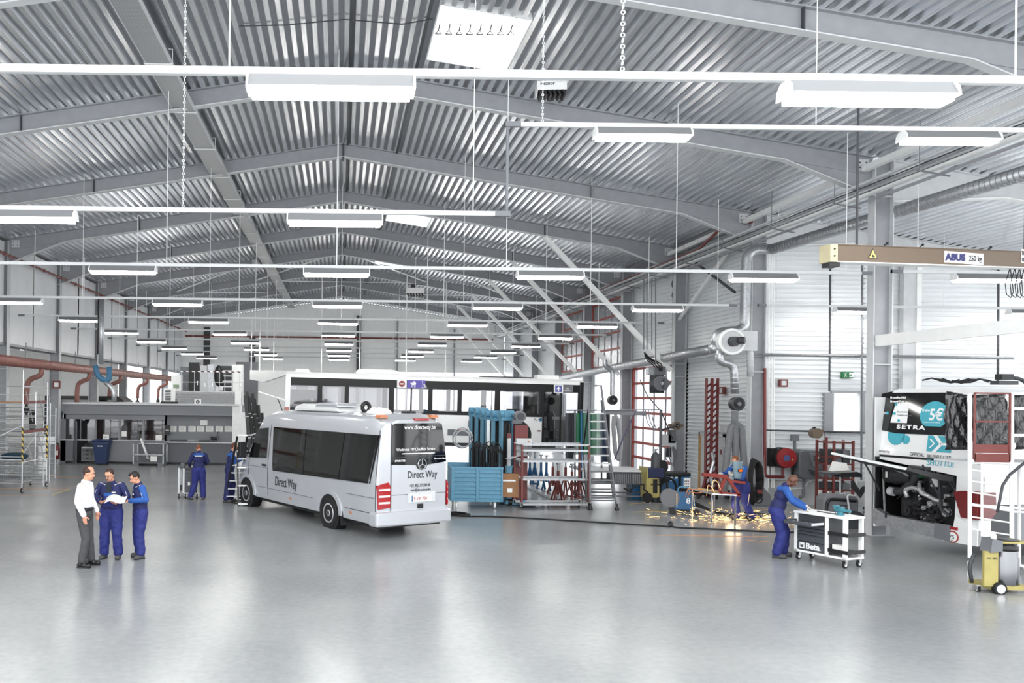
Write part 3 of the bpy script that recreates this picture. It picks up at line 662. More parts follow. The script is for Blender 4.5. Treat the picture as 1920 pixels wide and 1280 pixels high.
# vertical tube and blue hose
vt = E('exhaust_hose_drop', AT(190, 690, 30), 0, 'vertical black and silver tube with blue looping hose over the aisle', 'arm'); s_ = 30/1550
MB().cyl((-.02, 0, 0.15), (-.02, 0, 2.5), .09, n=12).build('silver_tube', M['galv'], vt, smooth=True); MB().cyl((-.12, .05, .5), (-.12, .05, 2.5), .06, n=8).build('black_tube', M['black'], vt)
bh = mat('blue_hose', (60, 108, 140), .6, 0, .1, 6)
MB().tube(bend([(-.22, 0, .1), (-.15, 0, -.25), (.1, 0, -.45), (.3, 0, -.4), (.28, 0, .05)], .3, 8), .1, 12).build('blue_hose', bh, vt, smooth=True)
MB().tube(bend([(.15, 0, -.5), (.45, 0, -.75), (.48, 0, -1.2)], .2), .09, 10).build('pale_hose', M['galv'], vt, smooth=True)
tag(MB().tube([(-2.2, 17.2, zt(2.2)-.02), (-1.2, 17.4, zt(1.2)-.05), (0, 17.5, zt(0)-.06), (1.2, 17.3, zt(1.2)-.05), (1.8, 16.9, zt(1.8)-.02)], .014, 5).build('ridge_wire', M['dark']), 'dark thin wire crossing the ridge near the skylight', 'wire')
# ---- unit heaters
def heater(name, loc, s, label, txt=True):
    h = E(name, loc, -.1, label, 'heater')
    MB().box(-.38*s, .38*s, -.25*s, .25*s, 0, .24*s).build('case', M['whitep'], h)
    for k in range(6): MB().prism([(0, 0), (.05*s, 0), (.12*s, -.14*s), (.07*s, -.14*s)], (-.36*s+k*.12*s, -.25*s, -.0), X1, Z2, (0, .5*s, 0)).build('louvre', M['black'], h)
    MB().box(-.38*s, .38*s, -.23*s, .23*s, -.01, .002).build('grille', M['black'], h)
    MB().prism([(-.25*s, 0), (-.25*s, .24*s), (.25*s, .24*s), (.25*s, 0), (.1*s, -.12*s), (-.1*s, -.12*s)], (-.4*s, 0, 0), Y1, Z2, (.02, 0, 0)).build('end_plate', M['whitep'], h)
    MB().cyl((-.1*s, .1, .24*s), (-.1*s, .1, .42*s), .1*s, n=12).box(-.3*s, .3*s, .05, .09, .4*s, .43*s).build('mount', M['dark'], h)
    if txt: text('Reznor', .13*s, M['ink'], h, (-.32*s, -.252*s, .13*s), (1, 0, 0), (0, 0, 1), bold=.002)
    return h
heater('unit_heater', AT(1019, 202, 19.9)+Vector((0, -.7, .1)), .86, 'white ceiling unit heater with black louvres below the near beam')
heater('unit_heater', AT(779, 551, 44), 1.25, 'small distant unit heater with black louvres near the ridge', False)
# distant duct piece on tray
tag(MB().lathe([(.2, 0), (.22, .1), (.22, .5), (.17, .55)], O=AT(478, 487, 44), D=(.3, -.2, -.9)).build('flood_lamp', M['flange'], smooth=True), 'pale floodlight beside the cable tray', 'light')
# ---- jib crane beam
j0 = AT(1560, 477, 15.5); j1 = AT(1960, 491, 16.6); U_ = (j1-j0).normalized(); Hh = .3
jb = E('jib_crane', j0, 0, 'tan crane beam marked 250 kg at the upper right', 'crane'); L = (j1-j0).length
N_ = Vector((U_.y, -U_.x, 0)).normalized()
def jbox(a, c, y0, y1, z0, z1, nm, m, bevel=0):
    mb = MB(); mb.prism([(a, z0), (c, z0), (c, z1), (a, z1)], -N_*y0, U_, Z2, -N_*(y1-y0)); return mb.build(nm, m, jb, bevel=bevel)
jbox(0, L, -.11, .11, -.14, .16, 'beam', M['tan']); jbox(0, L, -.13, .13, -.16, -.14, 'lower_flange', M['whitep']); jbox(-.02, L, -.13, .13, .16, .175, 'top_flange', M['tan'])
jbox(-.16, 0, -.14, .14, -.16, .17, 'end_bracket', mat('cream_paint', (206, 196, 160), .5), .01)
for bz in (-.05, .08): MB().cyl(N_*.14+U_*(-.08)+Z2*bz, N_*.16+U_*(-.08)+Z2*bz, .015, n=8).build('bolt', M['ink'], jb)
MB().box(-.12, .08, -.12, .12, -.24, -.16).build('end_stop', M['black'], jb)
Oj = N_*.114
def jt(px, py): # metres along beam from left end and z offset
    q, z = Pl((j0.x, j0.y), (U_.x, U_.y)).sz(px, py); return q, z-j0.z
q, z = jt(1760, 498); MB().prism([(q, z), (q+.93, z-.03), (q+.93, z+.19), (q, z+.22)], Oj, U_, Z2, N_*.003).build('label_plate', M['white_ink'], jb)
jj = U_
text('ABUS', .17, mat('abus_blue', (50, 52, 110), .5), jb, Oj+N_*.006+U_*(q+.03)+Z2*(z+.05), jj, Z2-U_*0, bold=.012, sx=1.12)
text('250 kg', .16, M['ink'], jb, Oj+N_*.006+U_*(q+.58)+Z2*(z+.04), jj, Z2, bold=.003, sx=.72)
q, z = jt(1903, 500); MB().prism([(q, z-.02), (q+.6, z-.05), (q+.6, z+.23), (q, z+.25)], Oj, U_, Z2, N_*.003).build('label_plate', M['white_ink'], jb)
text('hoist', .12, M['ink'], jb, Oj+N_*.006+U_*(q+.02)+Z2*(z+.13), jj, Z2, bold=.003); text('03/8', .12, M['ink'], jb, Oj+N_*.006+U_*(q+.02)+Z2*(z+.0), jj, Z2, bold=.003)
q, z = jt(1627, 488); MB().prism([(q-.11, z), (q+.11, z), (q, z+.19)], Oj, U_, Z2, N_*.003).build('warning_sign', M['ink'], jb); MB().prism([(q-.085, z+.013), (q+.085, z+.013), (q, z+.162)], Oj+N_*.002, U_, Z2, N_*.003).build('warning_sign', mat('warn_yellow', (230, 205, 120), .5), jb); MB().prism([(q-.03, z+.03), (q+.03, z+.02), (q+.04, z+.05), (q-.02, z+.08)], Oj+N_*.005, U_, Z2, N_*.002).build('warning_mark', M['ink'], jb)
for px in (1655, 1722, 1850):
    q, z = jt(px, 475); MB().tube([U_*q+Z2*.17, U_*(q+.05)+Z2*.22, U_*(q+.1)+Z2*.24], .012, 6).ball(U_*(q+.1)+Z2*.25, .025).build('cable_clip', M['black'], jb)
for k in range(5):
    P0 = U_*(jt(1893+k*9, 505)[0])+Z2*(-.17); MB().tube([P0+Vector((-.04*0, 0, 0)), P0+U_*(-.1)+Z2*-.3, P0+U_*(-.07)+Z2*-.5, P0+U_*.04+Z2*-.56, P0+U_*.1+Z2*-.45, P0+U_*.06+Z2*-.2, P0+U_*.02], .009, 6).build('festoon_cable', M['black'], jb, smooth=True)
MB().tube([U_*L*.9+Z2*.17, U_*L*.9+Z2*3.0], .03, 6).build('hanger', M['dark'], jb)
MB().cyl(U_*.55+Z2*.17, U_*.55+Z2*3.4, .02, n=6).build('hanger', M['dark'], jb)
# ---- thin wall pipes near the corner
def pipe(pts, r, m, label, name='wall_pipe', n=8): return tag(MB().tube(bend(pts, .15, 4), r, n).build(name, m), label, 'pipe')
pipe([AT(1434, 690, 26.2), AT(1434, 893, 26.2), AT(1470, 894, 26.2)], .05, M['red'], 'red sprinkler pipe dropping down the wall to the fire hose reel')
for k, x in enumerate((1441, 1447, 1451)): pipe([AT(x, 470, 26.3), AT(x, 915, 26.3)], .022, M['whitep'], '%s of three thin white pipes on the wall behind the bald mechanic' % ['left', 'middle', 'right'][k])
pipe([AT(1430, 665, 26.0), AT(1900, 671, 26.0)], .05, M['galv'], 'grey cable tray crossing the corrugated end wall', 'wall_tray', 4)
pipe([AT(1557, 470, 26.3), AT(1555, 733, 26.3)], .03, M['dark'], 'dark conduit on the end wall left of the column', 'conduit', 6)
pipe([AT(1617, 470, 25.9), AT(1615, 900, 25.9)], .03, M['midg'], 'grey conduit just left of the second column', 'conduit', 6)
pipe([AT(1872, 505, 26.3), AT(1871, 715, 26.3)], .035, M['dark'], 'dark conduit on the end wall above the coach', 'conduit', 6)
pipe([AT(1432, 806, 26.3), AT(1620, 811, 26.3)], .03, M['dark'], 'dark horizontal conduit above the fire hose reel', 'conduit', 6)
for k, x in enumerate((1207, 1213, 1222, 1229)): pipe([AT(x, 520, 30.5), AT(x, 655 if k < 3 else 690, 30.5)], .02, M['midg'], '%s grey hanging conduit above the fan of cables' % ['first', 'second', 'third', 'fourth'][k], 'conduit', 5)
# ================================================================ LEFT SIDE: OFFICE BLOCK, MEZZANINE, SCAFFOLD
YB = 38.9
def bx(px, py): p = AT(px, py, YB); return p.x, p.z
ob = E('office_block', (0, YB, 0), 0, 'low grey office block with windows under a mezzanine deck', 'office')
xl, xr = -13.0, AT(449, 800, YB).x; zt_ = 2.86
xm = AT(309, 800, YB).x            # where the recess begins
def wb_(x0, x1, z0, z1, nm='wall_panel', m=None, y0=0, y1=.08): return MB().box(x0, x1, y0, y1, z0, z1).build(nm, m or M['gpan'], ob)
wb_(xl, xr, 2.78, zt_, 'deck_edge', M['flange'], -.25, 6); wb_(xl, xr, 2.32, 2.78, 'fascia', M['gpan'], -.12, .0)
# windows zone z from py 825 to 785
z_s = AT(200, 824, YB).z; z_h = AT(200, 786, YB).z
X = lambda px: AT(px, 800, YB).x
wb_(xl, xm, z_h, 2.32, 'lintel')
wins = [(107, 138), (152, 178), (181, 222), (226, 266), (271, 309)]
wb_(xl, X(107), 0, z_h); wb_(X(107), X(139), .1, z_s)
wb_(X(176), X(309), .1, z_s+.0, y0=0); wb_(X(138), X(141), .0, z_h, 'door_jamb')
for a, c in zip(wins[:-1], wins[1:]): 
    if a[0] > 150: wb_(X(a[1]), X(c[0]), z_s, z_h, 'mullion')
wb_(X(150.5), X(152), z_s, z_h, 'mullion')
wb_(xl, xm, 0, .1, 'kickplate', M['black'], .02, .07)
for k, (a, c) in enumerate(wins):
    MB().box(X(a), X(c), .03, .04, z_s, z_h).build('window_pane', M['glass'], ob)
MB().box(X(107), X(309), -.05, .02, z_s-.04, z_s).build('window_sill', M['flange'], ob)
# open door leaf
dl = MB().bar((X(141), -.02, 1.0), (X(141)+.3, -.75, 1.0), .05, 2.0).build('door_leaf', M['gpan2'], ob)
# interior and recess
wb_(xl, xr, 0, 2.8, 'back_wall', M['gpan'], 4.6, 4.7); wb_(xl, xl+.1, 0, 2.8, 'side_wall', M['gpan'], 0, 4.6); wb_(xr-.08, xr+.02, 0, 2.8, 'side_wall', M['gpan'], .6, 4.6)
wb_(xm, xr-.3, 0.0, 2.32, 'recess_wall', M['gpan'], .45, .55); wb_(xm, xr-.3, .1, 1.02, 'counter_front', M['gpan2'], .0, .06); wb_(xm, xr-.3, 1.02, 1.07, 'counter_top', M['flange'], -.12, .5)
MB().box(xr-.32, xr+.05, -.15, .4, 0, 2.86).build('end_pillar', M['whitep'], ob)
MB().box(X(153), X(176), -.0, .9, .72, .76).build('desk_top', M['whitep'], ob)
# things behind the glass: red and white racking
for k, (a, c, m_) in enumerate(((183, 191, 'brick_red'), (203, 212, 'brick_red'), (242, 262, 'brick_red'), (278, 309, 'brick_red'))):
    p0, p1 = AT(a, 790, 42).x, AT(c, 790, 42).x
    r = E('storage_rack', ((p0+p1)/2, 42, 0), 0, '%s red metal rack behind the office window' % ['leftmost', 'second', 'third', 'widest'][k], 'rack', 'racks behind the glass'); h = (p1-p0)/2
    for s in (-1, 1): MB().box(s*h-.03, s*h+.03, -.2, .2, 0, 2.2).build('post', M[m_], r)
    for z in (.4, .9, 1.4, 1.9): MB().box(-h, h, -.2, .2, z, z+.04).build('shelf', M[m_], r)
    MB().box(-h, h, .2, .22, 0, 2.2).build('back_panel', M[m_] if k in (0, 3) else M['whitep'], r)
for k, px in enumerate((128, 168, 198, 234)):
    x = AT(px, 790, 42.5).x; tag(MB().box(x-.25, x+.25, 42.4, 42.8, 0, 2.2).build('locker', M['whitep']), 'pale locker behind the %s office window' % ['first', 'second', 'third', 'fourth'][k], 'locker', 'lockers')
# notices on recess wall
for k, px in enumerate((324, 342, 360, 376, 393, 411, 428)):
    x = AT(px, 803, YB+.4).x; z = AT(px, 804, YB+.4).z
    p_ = MB().box(x-.17, x+.17, YB+.41, YB+.44, z-.13, z+.13).build('paper_notice', M['paper']); tag(p_, 'white paper notice in the row on the grey wall, %s from the left' % ['first', 'second', 'third', 'fourth', 'fifth', 'sixth', 'seventh'][k], 'notice', 'row of notices')
    for q in range(3): MB().box(x-.13, x+.1-.05*(q % 2), YB+.405, YB+.41, z+.05-.05*q, z+.06-.05*q).build('print_line', M['midg'], p_)
x = AT(382, 793, YB+.4).x; z = AT(382, 793, YB+.4).z; tag(MB().box(x-.17, x+.17, YB+.4, YB+.44, z-.1, z+.14).build('paper_notice', M['paper']), 'white paper notice pinned above the row', 'notice', 'row of notices')
x = AT(314, 806, YB).x; z = AT(314, 806, YB).z; o = tag(MB().box(x-.13, x+.13, YB-.04, YB+.0, z-.23, z+.23).build('black_notice', M['black']), 'black framed notice board at the corner of the office', 'notice')
MB().box(x-.08, x+.08, YB-.043, YB-.04, z-.02, z+.01).build('print_line', M['flange'], o)
# counter clutter
vz = 1.07
o = E('bench_tool', (X(401), YB+.1, vz), 0, 'dark bench grinder on the grey counter', 'grinder'); MB().box(-.12, .12, -.08, .08, 0, .08).build('base', M['dark'], o); MB().cyl((-.15, 0, .18), (.15, 0, .18), .07).build('motor', M['black'], o); MB().cyl((.15, 0, .2), (.2, 0, .2), .12).cyl((-.2, 0, .2), (-.15, 0, .2), .12).build('grinding_wheel', M['midg'], o); MB().bar((.1, 0, .2), (.2, 0, .5), .04, .04).build('guard_arm', M['dark'], o)
for k, (a, c) in enumerate(((318, 350), (352, 368), (372, 392))): tag(MB().tube([(X(a), YB+.1+.05*k, vz+.05), (X(c), YB+.15, vz+.05)], .04, 6).build('metal_tube', M['dark' if k != 1 else 'galv']), 'metal tube lying on the grey counter, %s' % ['longest, left', 'short, middle', 'right'][k], 'tube')
ai = 0
for (x, y) in ((-16.3, 26), (-16.3, 32), (-16.3, 38), (-16.3, 44), (-21, 32), (-21, 38), (-21, 44)):
    o = tree(lamp0); o.location = (x, y, 5.75); ai += 1; tag(o, 'strip light under the low aisle roof, %s' % ['nearest of the inner row', 'second of the inner row', 'third of the inner row', 'last of the inner row', 'nearest of the outer row', 'middle of the outer row', 'last of the outer row'][ai-1], 'light', 'aisle strip lights')
    MB().cyl((0, 0, 0), (0, 0, .55), .012, n=5).build('hanger_wire', M['whitep'], o)
# ---- blue bin, pallet cage, printer, drawers
def bin_(loc, label, m, s=1.0):
    b_ = E('wheelie_bin', loc, 0, label, 'bin'); w0, w1, h = .24*s, .36*s, 1.1*s
    v = [(-w0, -w0, .06), (w0, -w0, .06), (w0, w0, .06), (-w0, w0, .06), (-w1, -w1, h), (w1, -w1, h), (w1, w1, h), (-w1, w1, h)]
    MB().add(v, [(3, 2, 1, 0), (4, 5, 6, 7), (0, 1, 5, 4), (1, 2, 6, 5), (2, 3, 7, 6), (3, 0, 4, 7)]).build('body', m, b_, bevel=.03)
    MB().box(-w1-.03, w1+.03, -w1-.04, w1+.03, h, h+.06).build('lid', m, b_, bevel=.02)
    MB().box(-w1-.02, w1+.02, -w1-.02, w1+.02, h-.12, h-.05).build('rim', m, b_)
    for x in (-.2, .2): MB().cyl((x-.02, .22, .08), (x+.02, .22, .08), .08).build('wheel', M['black'], b_)
    return b_
bb = bin_(G(191, 871), 'blue wheelie bin in front of the office windows', mat('bin_blue', (40, 58, 96), .5)); MB().box(-.12, .12, -.345, -.335, .86, .9).build('print_line', M['white_ink'], bb)
bn2 = MB().prism([(-.18, 0), (.18, 0), (.24, .5), (-.24, .5)], (AT(213, 822, YB+.4).x, YB+.25, 1.05), X1, Z2, (0, .3, 0)).build('waste_basket', M['black']); tag(bn2, 'black waste basket behind the office window', 'bin')
for k, (px, py, w_) in enumerate(((199, 819, .3), (233, 813, .24), (298, 820, .3))):
    p = AT(px, py, YB-.02); s_ = tag(MB().box(p.x-w_/2, p.x+w_/2, YB-.045, YB-.03, p.z-.12, p.z+.12).build('window_note', M['paper']), ['white sheet reading Papier taped beside the blue bin', 'white sheet taped to the middle office window', 'white machine label sheet at the right office window'][k], 'notice')
    if k == 0: text('Papier', .08, M['ink'], s_, (p.x-.13, YB-.047, p.z-.02), (1, 0, 0), (0, 0, 1))
pc = E('pallet_cage', G(277, 874)+Vector((0, .5, 0)), 0, 'grey wire pallet cage standing before the office', 'cage')
for x in (-.68, .68):
    for y in (-.4, .4): MB().box(x-.03, x+.03, y-.03, y+.03, .1, 1.0).build('post', M['galv'], pc)
for x in (-.55, .55): MB().box(x-.12, x+.12, -.42, .42, 0, .12).build('foot', M['midg'], pc)
MB().box(-.7, .7, -.42, .42, .12, .17).build('floor_plate', M['midg'], pc)
for nm, y in (('front_mesh', -.41), ('rear_mesh', .41)):
    w_ = MB(); hz = .5 if y < 0 else 1.0
    for k in range(27): w_.cyl((-.66+k*.051, y, .17), (-.66+k*.051, y, hz), .006, n=4)
    for k in range(int(hz/.06)): w_.cyl((-.68, y, .2+k*.06), (.68, y, .2+k*.06), .006, n=4)
    tag(w_.build(nm, M['midg'], pc), kind='stuff')
for y in (-.41, .41): MB().box(-.7, .7, y-.02, y+.02, .97 if y > 0 else .5, 1.0 if y > 0 else .54).build('top_rail', M['galv'], pc)
for x in (-.69, .69): MB().box(x-.02, x+.02, -.4, .4, .97, 1.0).build('top_rail', M['galv'], pc)
MB().box(.1, .4, -.44, -.42, .22, .45).build('label_plate', M['paper'], pc)
tag(MB().bar(pc.location+Vector((-.1, 0, .3)), pc.location+Vector((-.45, 0, 1.25)), .1, .08).build('exhaust_arm_piece', M['whitep']), 'white tubular part leaning in the pallet cage', 'tube')
dr = E('drawer_unit', AT(164, 845, 40.2)*1.0, 0, 'light grey three-drawer cabinet seen through the office door', 'drawers'); dr.location.z = 0
MB().box(-.3, .3, 0, .5, 0, .62).build('body', M['whitep'], dr)
for k in range(3):
    d_ = MB().box(-.27, .27, -.02, 0, .04+k*.19, .21+k*.19).build('drawer', M['flange'], dr); MB().box(-.05, .05, -.04, -.02, .12+k*.19, .15+k*.19).build('handle', M['black'], d_)
pr_ = tag(MB().prism([(-.28, 0), (.28, 0), (.28, .08), (.15, .16), (-.2, .16), (-.28, .1)], (X(166), YB+.3, .76), X1, Z2, (0, .35, 0)).build('printer', M['dark']), 'dark printer on the desk inside the office door', 'printer')
# fire extinguisher + sign on left column
fe = E('fire_extinguisher', AT(109, 868, 38.0)+Vector((0, -.1, 0)), 0, 'red fire extinguisher hung beside the left column', 'extinguisher'); fe.location.z = .25
MB().lathe([(.02, 0), (.1, .02), (.1, .55), (.04, .64), (.03, .7)], n=14).build('cylinder', M['red'], fe, smooth=True); MB().box(-.05, .05, -.02, .02, .7, .76).build('valve', M['black'], fe); MB().tube([(.03, 0, .7), (.14, 0, .6), (.13, 0, .3)], .015, 6).build('hose', M['black'], fe); MB().box(-.02, .05, -.105, -.09, .2, .4).build('label_plate', M['paper'], fe)
p = AT(97, 825, 37.8); tag(MB().box(p.x-.17, p.x+.17, 37.77, 37.8, p.z-.17, p.z+.17).build('notice_plate', M['whitep']), 'small square notice plate on the left column', 'sign')
p = AT(107, 721, 37.8); o = tag(MB().box(p.x-.18, p.x+.18, 37.7, 37.75, p.z-.18, p.z+.18).build('fire_sign', M['brick_red']), 'red and white fire sign on the left column', 'sign'); MB().box(p.x-.1, p.x+.1, 37.69, 37.7, p.z-.1, p.z+.1).build('pictogram', M['white_ink'], o)
# ---- mezzanine on the block
zd = 2.86
par = E('brick_parapet', (0, YB, zd), 0, 'low parapet of pale grey blocks on the mezzanine', 'parapet'); bx0, bx1 = X(330), X(452)
MB().box(bx0, bx1, .02, .18, 0, .55).build('core', mat('mortar', (196, 196, 195), .9), par)
bmat = mat('grey_block', (150, 152, 155), .85, 0, .15, 5, bump=.3)
bw = .25; bmesh_ = MB().box(0, bw-.02, -.02, 0, .008, .1).mesh('brick', bmat); hmesh_ = MB().box(0, bw/2-.02, -.02, 0, .008, .1).mesh('brick', bmat)
for j in range(4):
    x = bx0+.03-(bw/2 if j % 2 else 0); 
    while x < bx1-.35:
        o = bpy.data.objects.new('brick', bmesh_ if x > bx0 else hmesh_); C.objects.link(o); o.parent = par; o.location = (max(x, bx0), .02, .02+j*.115); x += bw
MB().box(bx0, bx1, -.03, .2, .55, .6).build('coping', M['flange'], par); MB().box(bx1-.3, bx1, -.04, .2, 0, .62).build('end_block', M['whitep'], par)
p = AT(371, 753, YB-.03); o = tag(MB().box(p.x-.16, p.x+.16, YB-.06, YB-.03, p.z-.12, p.z+.12).build('pictogram_sign', M['white_ink']), 'white sign with round black pictogram on the parapet', 'sign'); MB().cyl((p.x, YB-.065, p.z), (p.x, YB-.06, p.z), .09, n=16).build('pictogram', M['ink'], o); MB().box(p.x-.012, p.x+.012, YB-.07, YB-.065, p.z-.05, p.z+.05).build('pictogram', M['white_ink'], o)
# cabinets on mezzanine
cabs = [(338, 354, 687, 'midg', 'tall grey cabinet at the left end of the mezzanine'), (354, 374, 679, 'dark', 'tall black cabinet on the mezzanine'), (375, 388, 685, 'flange', 'light grey tall cabinet, left of a pair on the mezzanine'), (389, 402, 683, 'galv', 'grey tall cabinet, right of a pair on the mezzanine'), (435, 455, 683, 'whitep', 'white square tank cabinet at the right end of the mezzanine')]
for k, (a, c, t, m_, lb) in enumerate(cabs):
    y = YB+1.2; p0, p1 = AT(a, t, y), AT(c, t, y); o = E('cabinet', ((p0.x+p1.x)/2, y, zd), 0, lb, 'cabinet'); h = (p1.x-p0.x)/2; H_ = p0.z-zd
    MB().box(-h, h, 0, .5, 0, H_).build('body', M[m_], o)
    d_ = MB().box(-h+.03, h-.03, -.02, 0, .06, H_-.05).build('door', M[m_] if k != 1 else M['black'], o); MB().box(h-.09, h-.06, -.04, -.02, H_*.45, H_*.55).build('handle', M['chrome'], d_)
o = E('control_cabinet', (AT(330, 700, YB+.3).x, YB+.3, zd), 0, 'white control cabinet with display at the mezzanine edge', 'cabinet')
MB().box(-.22, .25, 0, .4, 0, 1.35).build('body', M['whitep'], o); MB().box(-.12, .15, -.02, 0, .72, .9).build('display', mat('lcd', (130, 150, 120), .4), o)
o = E('outdoor_unit', (AT(317, 735, YB-.1).x, YB, zd), 0, 'white box with louvred grille beside the parapet', 'unit'); MB().box(-.28, .28, 0, .4, .1, .72).build('case', M['whitep'], o); MB().box(-.4, .4, -.1, .4, 0, .1).build('base', M['black'], o)
for k in range(7): MB().box(-.2, .06, -.02, 0, .16+k*.075, .2+k*.075).build('louvre', M['dark'], o)
# ladder rack and coat on mezzanine
o = E('parts_rack', (AT(424, 700, YB+1.4).x, YB+1.4, zd), 0, 'open black rack full of dark parts on the mezzanine', 'rack')
for x in (-.35, .35): MB().box(x-.02, x+.02, 0, .04, 0, 1.8).build('post', M['whitep'], o)
for z in range(7): MB().box(-.33, .33, 0, .4, .1+z*.26, .13+z*.26).build('shelf', M['black'], o); MB().box(-.3+.08*(z % 3), .25, .05, .35, .13+z*.26, .3+z*.26).build('part_box', M['dark'], o)
o = tag(MB().ball((AT(410, 700, YB+1.0).x, YB+1.0, zd+1.35), .22, .12, .52, 12, 10).build('hanging_coat', M['black'], smooth=True), 'black hanging coat shape beside the mezzanine rack', 'coat')
# railing with tape
rl = E('mezzanine_railing', (0, YB+.1, zd), 0, 'thin grey railing with striped tape along the mezzanine', 'railing')
for px in (338, 363, 386, 410, 420, 435, 448, 455): x = X(px); MB().cyl((x, 0, .55), (x, 0, 1.5), .018, n=6).build('post', M['flange'], rl)
MB().cyl((X(336), 0, 1.02), (X(456), 0, 1.02), .016, n=6).build('rail', M['flange'], rl); MB().box(X(336), X(456), -.01, .01, 1.5, 1.55).build('striped_tape', M['hazard2'], rl)
# ---- dark vehicles parked behind the office, seen over its roof
cv = E('parked_van', (-13.0, 46.2, 0), 0, 'black van parked behind the office block, roof showing', 'van')
MB().prism([(-3.2, .4), (1.6, .4), (1.65, 1.5), (1.2, 2.9), (.8, 3.15), (-3.2, 3.15)], (0, -1, 0), X1, Z2, (0, 2, 0)).build('body', M['black'], cv, bevel=.08); MB().prism([(-2.9, 2.3), (.7, 2.3), (.6, 2.95), (-2.9, 2.95)], (0, -1.01, 0), X1, Z2, (0, -.01, 0)).build('side_glass', M['glass_dark'], cv)
for x in (-2.4, .7): MB().cyl((x, -1.02, .4), (x, -.75, .4), .4, n=16).build('wheel', M['rubber'], cv)
# ---- scaffold tower (aluminium) left
def rung_frame(parent, a, c, z0, z1, dz, r=.022):
    a = Vector(a); c = Vector(c)
    for p in (a, c): MB().cyl(p+Z2*z0, p+Z2*z1, r, n=8).build('upright', M['alu'], parent)
    z = z0+.1
    while z < z1-.05: MB().cyl(a+Z2*z, c+Z2*z, r*.75, n=6).build('rung', M['alu'], parent); z += dz
def castor(parent, p, r=.08, m='rubber', hub='whitep'):
    p = Vector(p); o = MB().cyl(p+Vector((-.02, 0, r)), p+Vector((.02, 0, r)), r, n=16).build('castor', M[m], parent)
    MB().cyl(p+Vector((-.025, 0, r)), p+Vector((.025, 0, r)), r*.55, n=12).build('castor_hub', M[hub], o)
    MB().box(p.x-.035, p.x-.028, p.y-.03, p.y+.03, p.z+r, p.z+2.1*r).box(p.x+.028, p.x+.035, p.y-.03, p.y+.03, p.z+r, p.z+2.1*r).box(p.x-.04, p.x+.04, p.y-.04, p.y+.04, p.z+2.1*r, p.z+2.3*r).build('castor_fork', M['chrome'], o)
    return o
pA = G(41, 924); pB = G(87, 912); 
st = E('scaffold_tower', pA, 0, 'aluminium rolling scaffold tower with red platforms at the left edge', 'scaffold')
dB = pB-pA; dN = Vector((-2.2, .4, 0)); HT = AT(41, 705, pA.y).z
rung_frame(st, (0, 0, 0), dN, .2, HT-.3, .29); rung_frame(st, dB, dB+dN, .2, HT-.15, .29)
MB().cyl((0, 0, HT-.3), (0, 0, HT+.2), .022, n=8).build('upright', M['alu'], st)
for z in (1.0, 1.9, HT-.35): MB().cyl(Z2*z, dB+Z2*z, .02, n=6).cyl(dN+Z2*z, dN+dB+Z2*z, .02, n=6).build('cross_tube', M['alu'], st)
for (z0, z1) in ((.95, 1.95), (2.3, 3.3)):
    for (f0, f1) in ((.12, .4), (.62, .88)): MB().cyl(dB*f0+Z2*z1, dB*f1+Z2*z0, .018, n=6).build('brace', M['alu'], st)
    MB().cyl(dB*.5+Z2*(z0-.1), dB*.5+Z2*z1, .02, n=6).build('brace', M['alu'], st)
MB().cyl(dB*.05+Z2*1.3, dB*.6+Z2*1.95, .018, n=6).build('brace', M['alu'], st); MB().cyl(dN+Z2*1.2, Z2*2.2, .02, n=6).build('brace', M['alu'], st)
for z in (1.98, 2.95): MB().bar(dB*.05+Z2*z, dB*.95+Z2*(z+.03), .03, .09, None).build('platform_edge', M['brick_red'], st); MB().bar(dB*.5+dN*.05+Z2*z, dB*.5+dN*.95+Z2*z, 1.2, .03, (0, 0, 1)).build('platform', M['card'] if z > 2 else M['midg'], st)
for p in (Vector((0, 0, 0)), dB): MB().cyl(p+Z2*1.0, p+Z2*2.15, .032, n=8).build('hazard_sleeve', M['hazard'], st)
for p in (Vector((0, 0, 0)), dB, dN, dN+dB): castor(st, p, .085)
# further aluminium frames stored behind
for k in range(3):
    f_ = E('scaffold_ladder', pA+Vector((-1.6-.5*k, 2.0+1.1*k, 0)), .1*k, 'spare aluminium scaffold frame stored behind the tower, %s' % ['nearest', 'middle', 'rearmost'][k], 'scaffold frame', 'spare scaffold frames'); rung_frame(f_, (0, 0, 0), (1.5+.3*k, .2, 0), 0, 3.1-.2*k, .33)
# wire basket trolley in front-left
bk_ = E('basket_trolley', G(6, 912)+Vector((.1, .2, 0)), .0, 'grey wire basket trolley under the scaffold tower', 'trolley')
for z in (.3, .95): MB().box(-.85, .75, -.4, .4, z-.02, z+.02).build('rim' if z > .5 else 'tray', M['galv' if z > .5 else 'midg'], bk_)
wm = MB()
for k in range(22): wm.cyl((-.84+k*.075, -.4, .3), (-.84+k*.075, -.4, .95), .006, n=4).cyl((-.84+k*.075, .4, .3), (-.84+k*.075, .4, .95), .006, n=4)
for k in range(9): wm.cyl((-.85, -.4, .35+k*.07), (.75, -.4, .35+k*.07), .006, n=4); wm.cyl((.75, -.4, .35+k*.07), (.75, .4, .35+k*.07), .006, n=4)
for k in range(10): wm.cyl((.75, -.4+k*.09, .3), (.75, -.4+k*.09, .95), .006, n=4)
tag(wm.build('wire_mesh', M['galv'], bk_), kind='stuff')
for p in ((-.7, -.35, 0), (.65, -.35, 0), (.65, .35, 0)): castor(bk_, p, .07)
tag(MB().ball(bk_.location+Vector((.2, 0, 1.05)), .5, .35, .13).build('work_bag', mat('bag_teal', (30, 60, 76), .8), smooth=True), 'dark teal work bag lying on the wire basket', 'bag')
